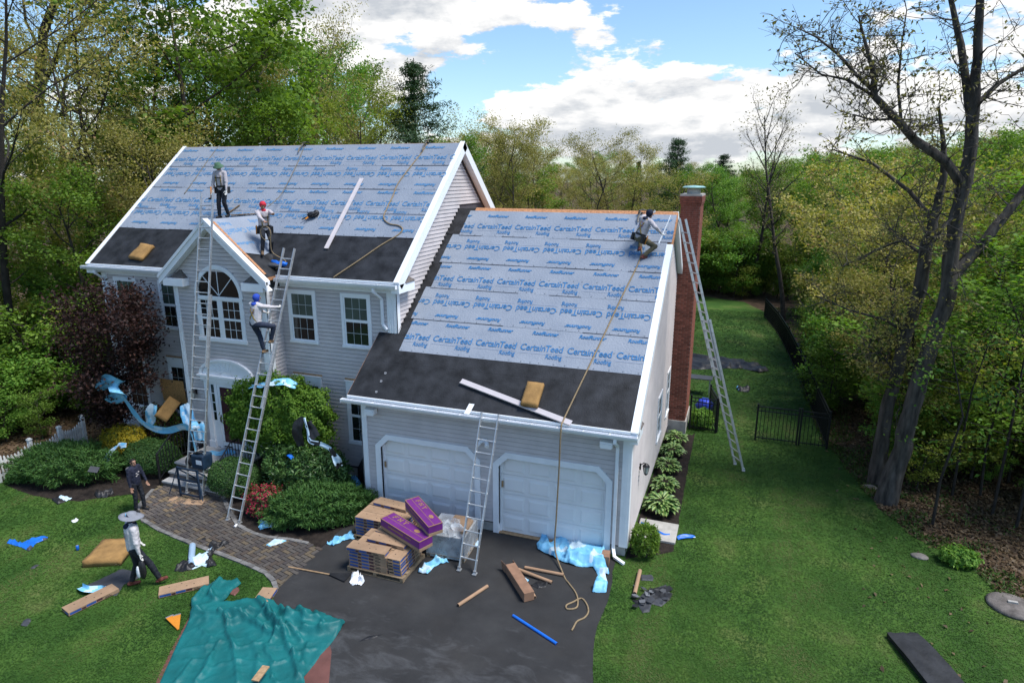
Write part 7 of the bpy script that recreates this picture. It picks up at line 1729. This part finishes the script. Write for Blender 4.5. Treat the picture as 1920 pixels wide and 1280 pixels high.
def person(label, loc, rotz, cols, pelvis=(0,0,.95), lean=(0,0,1), twist=0.0, hands=None, feet=None, eh=((-1,-.6,-.3), (1,-.6,-.3)), kh=((-.1,1,0), (.1,1,0)), look=(0,1,-.1), toe=((-.1,1,0), (.1,1,0)), scale=1.0, holding=(False, False), hat=None, harness=True, belt=True, gloves=True, hood=None, logo=None):
    """local frame: +y is where the person faces. One remeshed body; garments differ by material, hats and gear are children"""
    root = thing('person', label, 'person', loc, rotz); root.scale = (scale,)*3
    up = Vector(lean).normalized(); fw = Vector((math.sin(twist), math.cos(twist), 0)); fw = (fw-up*fw.dot(up)).normalized(); rt = fw.cross(up)
    pv = Vector(pelvis); chest = pv+up*.34; neck = pv+up*.53; head = neck+up*.135+fw*.025
    shl = [neck-up*.055-rt*.175, neck-up*.055+rt*.175]; hip = [pv-rt*.09-up*.03, pv+rt*.09-up*.03]
    hands = hands or (shl[0]+Vector((-.08,.08,-.56)), shl[1]+Vector((.08,.08,-.56))); feet = feet or ((-.11,0,.07), (.11,0,.07))
    caps = []; A_ = lambda l, a, b, ra, rb, fl=None: caps.append((l, Vector(a), Vector(b), ra, rb, fl))
    T = cols['top']; Pn = cols['pants']; Bt = cols['boots']; Hd = 'glove' if gloves else 'skin'
    A_(T, pv+up*.03, pv+up*.20, .170, .172, (fw, .78)); A_(T, pv+up*.22, chest+up*.06, .176, .182, (fw, .76)); A_(T, shl[0]+rt*.05, shl[1]-rt*.05, .082, .082)
    A_(cols.get('yoke', T), neck-up*.07-rt*.07, neck-up*.07+rt*.07, .085, .085)
    A_(Pn, pv-rt*.05-up*.02, pv+rt*.05-up*.02, .138, .138, (fw, .85)); A_('skin' if not hood else 'hood', neck-up*.04, neck+up*.07, .058, .054)
    lk = Vector(look).normalized(); hr = lk.cross(up).normalized(); hu = hr.cross(lk).normalized(); hm = 'hood' if hood else 'skin'
    A_('skin', head-hu*.02, head+hu*.03, .078, .085, (hr, .86)); A_('skin', head-hu*.05+lk*.02, head-hu*.075+lk*.04, .06, .038); A_('skin', head+lk*.085-hu*.0, head+lk*.105-hu*.025, .012, .017)
    A_('skin', head+lk*.07+hu*.03-hr*.03, head+lk*.07+hu*.03+hr*.03, .02, .02)
    for s in (-1, 1): A_(hm, head+hr*s*.075-hu*.02, head+hr*s*.078+hu*.02, .016, .02)
    hand_pts = []
    for i, s in enumerate((-1, 1)):
        e, w = ik(shl[i], hands[i], .29, .26, eh[i]); A_(T, shl[i], e, .070, .056); A_(T, e, w.lerp(e, .12), .050, .038); A_(Hd, w.lerp(e, .14), w, .032, .028)
        d = (w-e).normalized(); side = d.cross(Vector((0,1,0)) if abs(d.y) < .8 else Vector((0,0,1))).normalized(); pn = side.cross(d)
        palm = w+d*.05; A_(Hd, w+d*.015, w+d*.085, .032, .036, (pn, .55)); hand_pts.append((w+d*.08, d, side, pn))
        for k in range(4):
            b0 = w+d*.09+side*(k-1.5)*.021; L1 = (.040, .046, .043, .032)[k]; cu = .9 if holding[i] else .35
            m1 = b0+d*L1*math.cos(cu*.5)+pn*L1*math.sin(cu*.5); m2 = m1+d*L1*.85*math.cos(cu*1.6)+pn*L1*.85*math.sin(cu*1.6); A_(Hd, b0, m1, .0125, .0115); A_(Hd, m1, m2, .0115, .0095)
        th = w+d*.03+side*.03*(-s); A_(Hd, th, th+side*.03*(-s)+d*.035+pn*.012, .014, .012); A_(Hd, th+side*.03*(-s)+d*.035+pn*.012, th+side*.034*(-s)+d*.065+pn*.03, .012, .010)
        k_, an = ik(hip[i], feet[i], .43, .42, kh[i]); A_(Pn, hip[i], k_, .098, .068); A_(Pn, k_, an.lerp(k_, .12), .070, .056); A_(Bt, an.lerp(k_, .22), an, .056, .050)
        td = Vector(toe[i]).normalized(); A_(Bt, an-td*.05-Vector((0,0,.035)), an+td*.13-Vector((0,0,.045)), .042, .040)
        if cols.get('sole'): A_('sole', an-td*.05-Vector((0,0,.062)), an+td*.13-Vector((0,0,.066)), .03, .028)
    b = MB()
    for c in caps: capsule(b, *c[1:])
    me = b.mesh('body', []); o = link('body', me, root); rm = o.modifiers.new('skin', 'REMESH'); rm.mode = 'VOXEL'; rm.voxel_size = .0105; sm = o.modifiers.new('smooth', 'SMOOTH'); sm.factor = .5; sm.iterations = 2
    dg = bpy.context.evaluated_depsgraph_get(); new = bpy.data.meshes.new_from_object(o.evaluated_get(dg)); o.modifiers.clear(); o.data = new; new.name = 'body'; bpy.data.meshes.remove(me)
    keys = []; 
    for c in caps:
        if c[0] not in keys: keys.append(c[0])
    for k in keys: new.materials.append({**C_, 'hood': C_.get(hood or 'hair')}[k])
    n = len(new.polygons); cen = np.empty(n*3, np.float32); new.polygons.foreach_get('center', cen); cen = cen.reshape(-1, 3); best = np.full(n, 1e9); mi = np.zeros(n, np.int32)
    for l, a, c, ra, rb, fl in caps:
        a_, c_ = np.array(a), np.array(c); ab = c_-a_; t = np.clip(((cen-a_)@ab)/max(ab@ab, 1e-9), 0, 1); q = cen-(a_+t[:, None]*ab); 
        if fl: ax = np.array(Vector(fl[0]).normalized()); q = q+np.outer(q@ax, ax)*(1/fl[1]-1)
        d = np.linalg.norm(q, axis=1)-(ra+(rb-ra)*t); k = d < best; best[k] = d[k]; mi[k] = keys.index(l)
    new.polygons.foreach_set('material_index', mi); new.polygons.foreach_set('use_smooth', np.ones(n, bool)); new.update()
    # creases in the cloth
    co = np.empty(len(new.vertices)*3, np.float32); new.vertices.foreach_get('co', co); co = co.reshape(-1, 3)
    for v in range(len(co)): co[v] += .008*noise.noise(Vector(co[v])*Vector((1,1,1)).x*17)*(1 if co[v][2] < head.z-.1 else .2)
    new.vertices.foreach_set('co', co.ravel()); new.update()
    for s in (-1, 1): q = MB(); q.ball(head+lk*.078+hr*s*.031+hu*.018, .0105, 8, 6); q.build('eye', m_eye, root, True)
    q = MB(); q.tube([head+lk*.096-hu*.052-hr*.022, head+lk*.103-hu*.054, head+lk*.096-hu*.052+hr*.022], .006, 6); q.build('mouth', m_lip, root, True)
    def cap_shell(name, m, drop, r=.098, face=.35):
        q = MB(); n1, n2 = 14, 8
        for i in range(n2+1):
            th = math.pi*(i/n2)*drop
            for j in range(n1):
                ph = 2*math.pi*j/n1; x, y, z = math.sin(th)*math.cos(ph), math.sin(th)*math.sin(ph), math.cos(th); rr = r*(1.0 if not (y > .55 and z < face) else .72)
                q.v.append(tuple(head+hu*.022+(hr*x*.92+lk*(y-.08)+hu*z)*rr))
        for i in range(n2):
            for j in range(n1): a0 = i*n1+j; b0 = i*n1+(j+1) % n1; q.f.append((a0, b0, b0+n1, a0+n1)); q.m.append(0)
        return q.build(name, m, root, True)
    if hood: cap_shell('hood', C_[hood], .80, .108, .30); q = MB(); capsule(q, neck-up*.03-fw*.05, neck+up*.0+fw*.03, .092, .085, (up, .7)); q.build('collar', C_[hood], root, True)
    else: cap_shell('hair', C_['hair'], .62, .099, .55)
    def brim(name, m, r0, r1, h, dip, tilt=0):
        q = MB(); c = head+hu*.055; n = 22; P = []
        for rr, zz in ((.02, h), (.085, h-.008), (r0, .0), ((r0+r1)/2, -dip*.4), (r1, -dip), (r1, -dip-.008), (r0, -.012)):
            for j in range(n): a = 2*math.pi*j/n; q.v.append(tuple(c+hr*rr*math.cos(a)+lk*rr*math.sin(a)+hu*(zz+.01*math.sin(2*a)*(rr > r0)+tilt*rr*math.sin(a))))
        for i in range(6):
            for j in range(n): a0 = i*n+j; b0 = i*n+(j+1) % n; q.f.append((a0, b0, b0+n, a0+n)); q.m.append(0)
        q.f.append(tuple(range(n))); q.m.append(0); return q.build(name, m, root, True)
    if hat == 'bucket': brim('bucket_hat', m_green_hat, .105, .165, .085, .055)
    if hat == 'brim': brim('wide_brim_hat', m_grey_hat, .10, .235, .075, .02); q = MB(); q.box(-.03,.03,-.004,.004,-.02,.02); q.build('hat_patch', m_film, root, False, head-lk*.105+hu*.085)
    if harness:
        def strap(pts, w=.02): q = MB(); q.tube(pts, w, 5); q.v = q.v; return q.build('harness_strap', m_harness, root, True)
        for s in (-1, 1):
            strap([neck-up*.02+rt*s*.09-fw*.075, chest+rt*s*.05-fw*.135, pv+up*.14-rt*s*.06-fw*.130, pv+up*.02-rt*s*.13-fw*.06], .016)
            strap([neck-up*.02+rt*s*.09-fw*.07, neck-up*.01+rt*s*.095+fw*.05, chest+rt*s*.085+fw*.128, pv+up*.10+rt*s*.085+fw*.125], .016)
        q = MB(); q.box(-.11,.11,-.012,.012,-.014,.014); q.v = [tuple(chest+fw*.136+rt*v[0]+fw*v[1]+up*v[2]) for v in q.v]; q.build('chest_strap', m_dark, root)
    if belt:
        q = MB(); n = 18
        for zz, rr in ((-.03, 1.06), (.035, 1.06)):
            for j in range(n): a = 2*math.pi*j/n; q.v.append(tuple(pv+up*(.06+zz)+rt*math.cos(a)*.165*rr+fw*math.sin(a)*.128*rr))
        for j in range(n): q.f.append((j, (j+1) % n, n+(j+1) % n, n+j)); q.m.append(0)
        q.build('tool_belt', m_dark, root, True)
        for s in (-1, 1): q = MB(); q.hexa([tuple(pv+rt*s*(.17+dx)+fw*(dy-.02)+up*dz) for dz, w_ in ((-.16, .07), (.05, .09)) for dx, dy in ((-.02,-w_), (.07,-w_), (.07,w_), (-.02,w_))]); bevel(q.build('tool_pouch', m_black_sh, root), .015, 2)
        q = MB(); q.tube([pv+rt*.235+up*.10+fw*.03, pv+rt*.255-up*.16+fw*.03], .016, 6); q.build('tool_handle', m_orange, root, True)
    if logo:
        q = MB()
        def L2(x, z): return tuple(chest-fw*(.137-.10*x*x*4)+rt*x+up*z)
        cl = logo; 
        for (x0, x1, z0, z1, mi_) in ((-.085,.085,-.03,-.012,0), (-.085,.085,-.06,-.042,1), (-.07,.07,-.085,-.072,0)):
            for k in range(4): a, c = x0+(x1-x0)*k/4, x0+(x1-x0)*(k+.8)/4; q.poly([L2(a,z0), L2(c,z0), L2(c,z1), L2(a,z1)], mi_)
        for sx in (-1, 1): q.poly([L2(sx*.075,.0), L2(sx*.06,.0), L2(0,.055), L2(0,.068)], 1)
        q.v = [tuple(Vector(v)-fw*.006) for v in q.v]; link('back_print', q.mesh('back_print', [mat('print_blue', (.05,.09,.28), .7), mat('print_red', (.40,.06,.10), .7)], fix=False), root)
    return root, pv, hand_pts, fw, rt, up
def face(dx, dy): return math.atan2(dy, dx)-math.pi/2
# 1 green-hatted worker, upright on the main roof, facing the camera
P0 = RM(-6.72, 2.27, .02)
w1, pv, hp, *_ = person('roofer in a green bucket hat standing on the main roof by the ladder top', P0, face(.12, -1), dict(top='grey', pants='dark', boots='bshoe'), pelvis=(0,0,.93), lean=(0,.05,1), hands=((-.25,.14,.86), (.25,.16,.86)), feet=((-.12,-.03,.10), (.12,.10,.02)), look=(.05,1,-.35), hat='bucket', scale=1.0)
q = MB(); q.tube([(.25,.20,.98), (.27,.22,.62)], .018, 6); q.build('hammer_handle', m_orange, w1, True); q = MB(); q.box(.23,.31,.14,.30,.58,.64); q.build('hammer_head', m_dark, w1)
# 2 red-hooded worker stepping down the roof with the rope
P0 = RM(-4.12, .74, .02)
person('roofer in a red hood holding a rope on the edge of the black membrane', P0, face(.75, -.55), dict(top='grey', pants='dark', boots='boot'), pelvis=(.02,-.10,.80), lean=(.02,.10,1), hands=((-.10,.52,1.22), (.14,.46,1.02)), feet=((-.06,-.02,.02), (.24,.30,.15)), look=(.1,1,-.45), hood='hood_r', holding=(True,True), gloves=False, toe=((0,1,-.2), (.2,1,-.1)))
rope('coil of tan rope hanging by the red-hooded worker', [RM(-3.95, .95, .75)+Vector((.18*math.cos(a)+.1, -.05, .2*math.sin(a))) for a in np.linspace(0, 12, 18)]+[RM(-3.75, .62, .3), RM(-3.35, .5, .05), RM(-3.55, .2, .05)], .014)
# 3 blue-hooded worker climbing
f0, f1, t0, t1 = (Vector(v) for v in lad2); fm, tm = (f0+f1)/2, (t0+t1)/2; ld = (tm-fm).normalized(); L_ = (tm-fm).length
def rung(k): return fm+(tm-fm)*(k*.305/L_)
best = min(range(4, 22), key=lambda k: abs((640-FPX*((rung(k)-CAM).dot(UP))/((rung(k)-CAM).dot(FW)))-668)); kf = best
base = rung(kf).copy(); rz3 = face(ld.x*0+.10, 1)
rr = Matrix.Rotation(-rz3, 3, 'Z')
def lc(p): return rr @ (Vector(p)-base)
ru = rung(kf+1); hr_ = f1.lerp(t1, min(1, (kf*.305+1.35)/L_)); hl_ = f0.lerp(t0, min(1, (kf*.305+1.1)/L_))
person('roofer in a blue hood climbing the extension ladder', base, rz3, dict(top='white', pants='navy', boots='boot'), pelvis=(-.10,-.26,.92), lean=(.06,.10,1), hands=(lc(hl_)-Vector((0,.05,0)), lc(hr_)-Vector((.0,.05,0))), feet=(lc(rung(kf))+Vector((-.10,-.06,.085)), lc(rung(kf+1))+Vector((.08,-.06,.085))), look=(.3,1,.1), hood='hood_b', holding=(True,True), belt=False, logo=True, kh=((-.2,1,0), (.6,1,.2)))
# 4 navy-hooded worker crouching at the garage ridge
P0 = RG(6.62, 5.75, .02)
w4, pv, hp, *_ = person('roofer in a navy hood crouching near the garage ridge with a white metal strip', P0, face(.55, .75), dict(top='grey', pants='khaki', boots='redboot'), pelvis=(-.10,-.06,.50), lean=(.22,.28,1), hands=((-.30,.55,1.10), (.42,.22,.62)), feet=((-.18,.05,.16), (.12,-.12,-.02)), kh=((-.7,1,.2), (.8,1,.2)), look=(.5,1,-.1), hood='hood_n', holding=(True,True), logo=True)
h = w4.location+Matrix.Rotation(w4.rotation_euler.z, 3, 'Z') @ hp[1][0]
b = MB(); d = (Vector((.30,.62,.95))).normalized(); b.beam(d*-.30, d*.62, .055, .02, (1,0,0)); tag(b.build('metal_strip', m_white, None, False, h), 'white metal strip held by the crouching worker at the garage ridge', 'strip')
# 5 worker in the wide grey hat, striding away over the lawn
P0 = at(252, 1098, .02)
w5, pv, hp, *_ = person('worker in a wide grey hat walking over the lawn with a bag', P0, face(.72, .70), dict(top='white', pants='dark', boots='redboot'), pelvis=(.04,.10,.92), lean=(0,.03,1), twist=-.35, hands=((-.24,.18,.90), (.26,.22,.84)), feet=((-.07,-.05,.07), (.14,.50,.13)), look=(-.3,1,-.2), hat='brim', harness=False, belt=False, logo=True, scale=1.06, toe=((-.1,1,0), (.1,1,.35)), hood='hood_n')
h = w5.location+Matrix.Rotation(w5.rotation_euler.z, 3, 'Z') @ (hp[1][0]*1.06)
o = thing('carry_bag', 'dark bag with a white glove hanging from the walking worker\'s right hand', 'bag', h-Vector((0,0,.04))); b = MB(); b.ball((0,0,-.26), (.09,.07,.24), 10, 8); b.build('bag_body', m_black_sh, o, True); b = MB(); b.ball((-.06,-.06,-.30), (.05,.035,.15), 8, 6); b.build('white_pouch', m_whitebag, o, True); b = MB(); b.tube([(0,0,-.05), (.02,0,.03), (0,0,.06)], .012, 6); b.build('bag_strap', m_dark, o)
# 6 young man in a dark hoodie on the path
P0 = at(262, 956, .03)
w6, *_ = person('young man in a navy hoodie with grey shoulders standing at the edge of the path', P0, face(.93, .05), dict(top='hoodie', yoke='charcoal', pants='dark', boots='bshoe', sole=True), hands=((-.22,.20,.92), (.24,.06,.84)), feet=((-.10,.10,.07), (.11,-.02,.07)), look=(.15,1,.15), harness=False, belt=False, gloves=False, scale=.88)
q = MB(); pvv = Vector((0,0,.95)); 
for k, (x, z) in enumerate(((-.05,.36), (.03,.33), (-.01,.28), (.04,.25))): q.box(x-.025, x+.025, .128, .137, z+.95-.012, z+.95+.012)
q.build('chest_print', C_['white'], w6)
q = MB(); capsule(q, (-.1,-.10,1.42), (.1,-.10,1.42), .07, .07); q.build('hood', C_['charcoal'], w6, True)
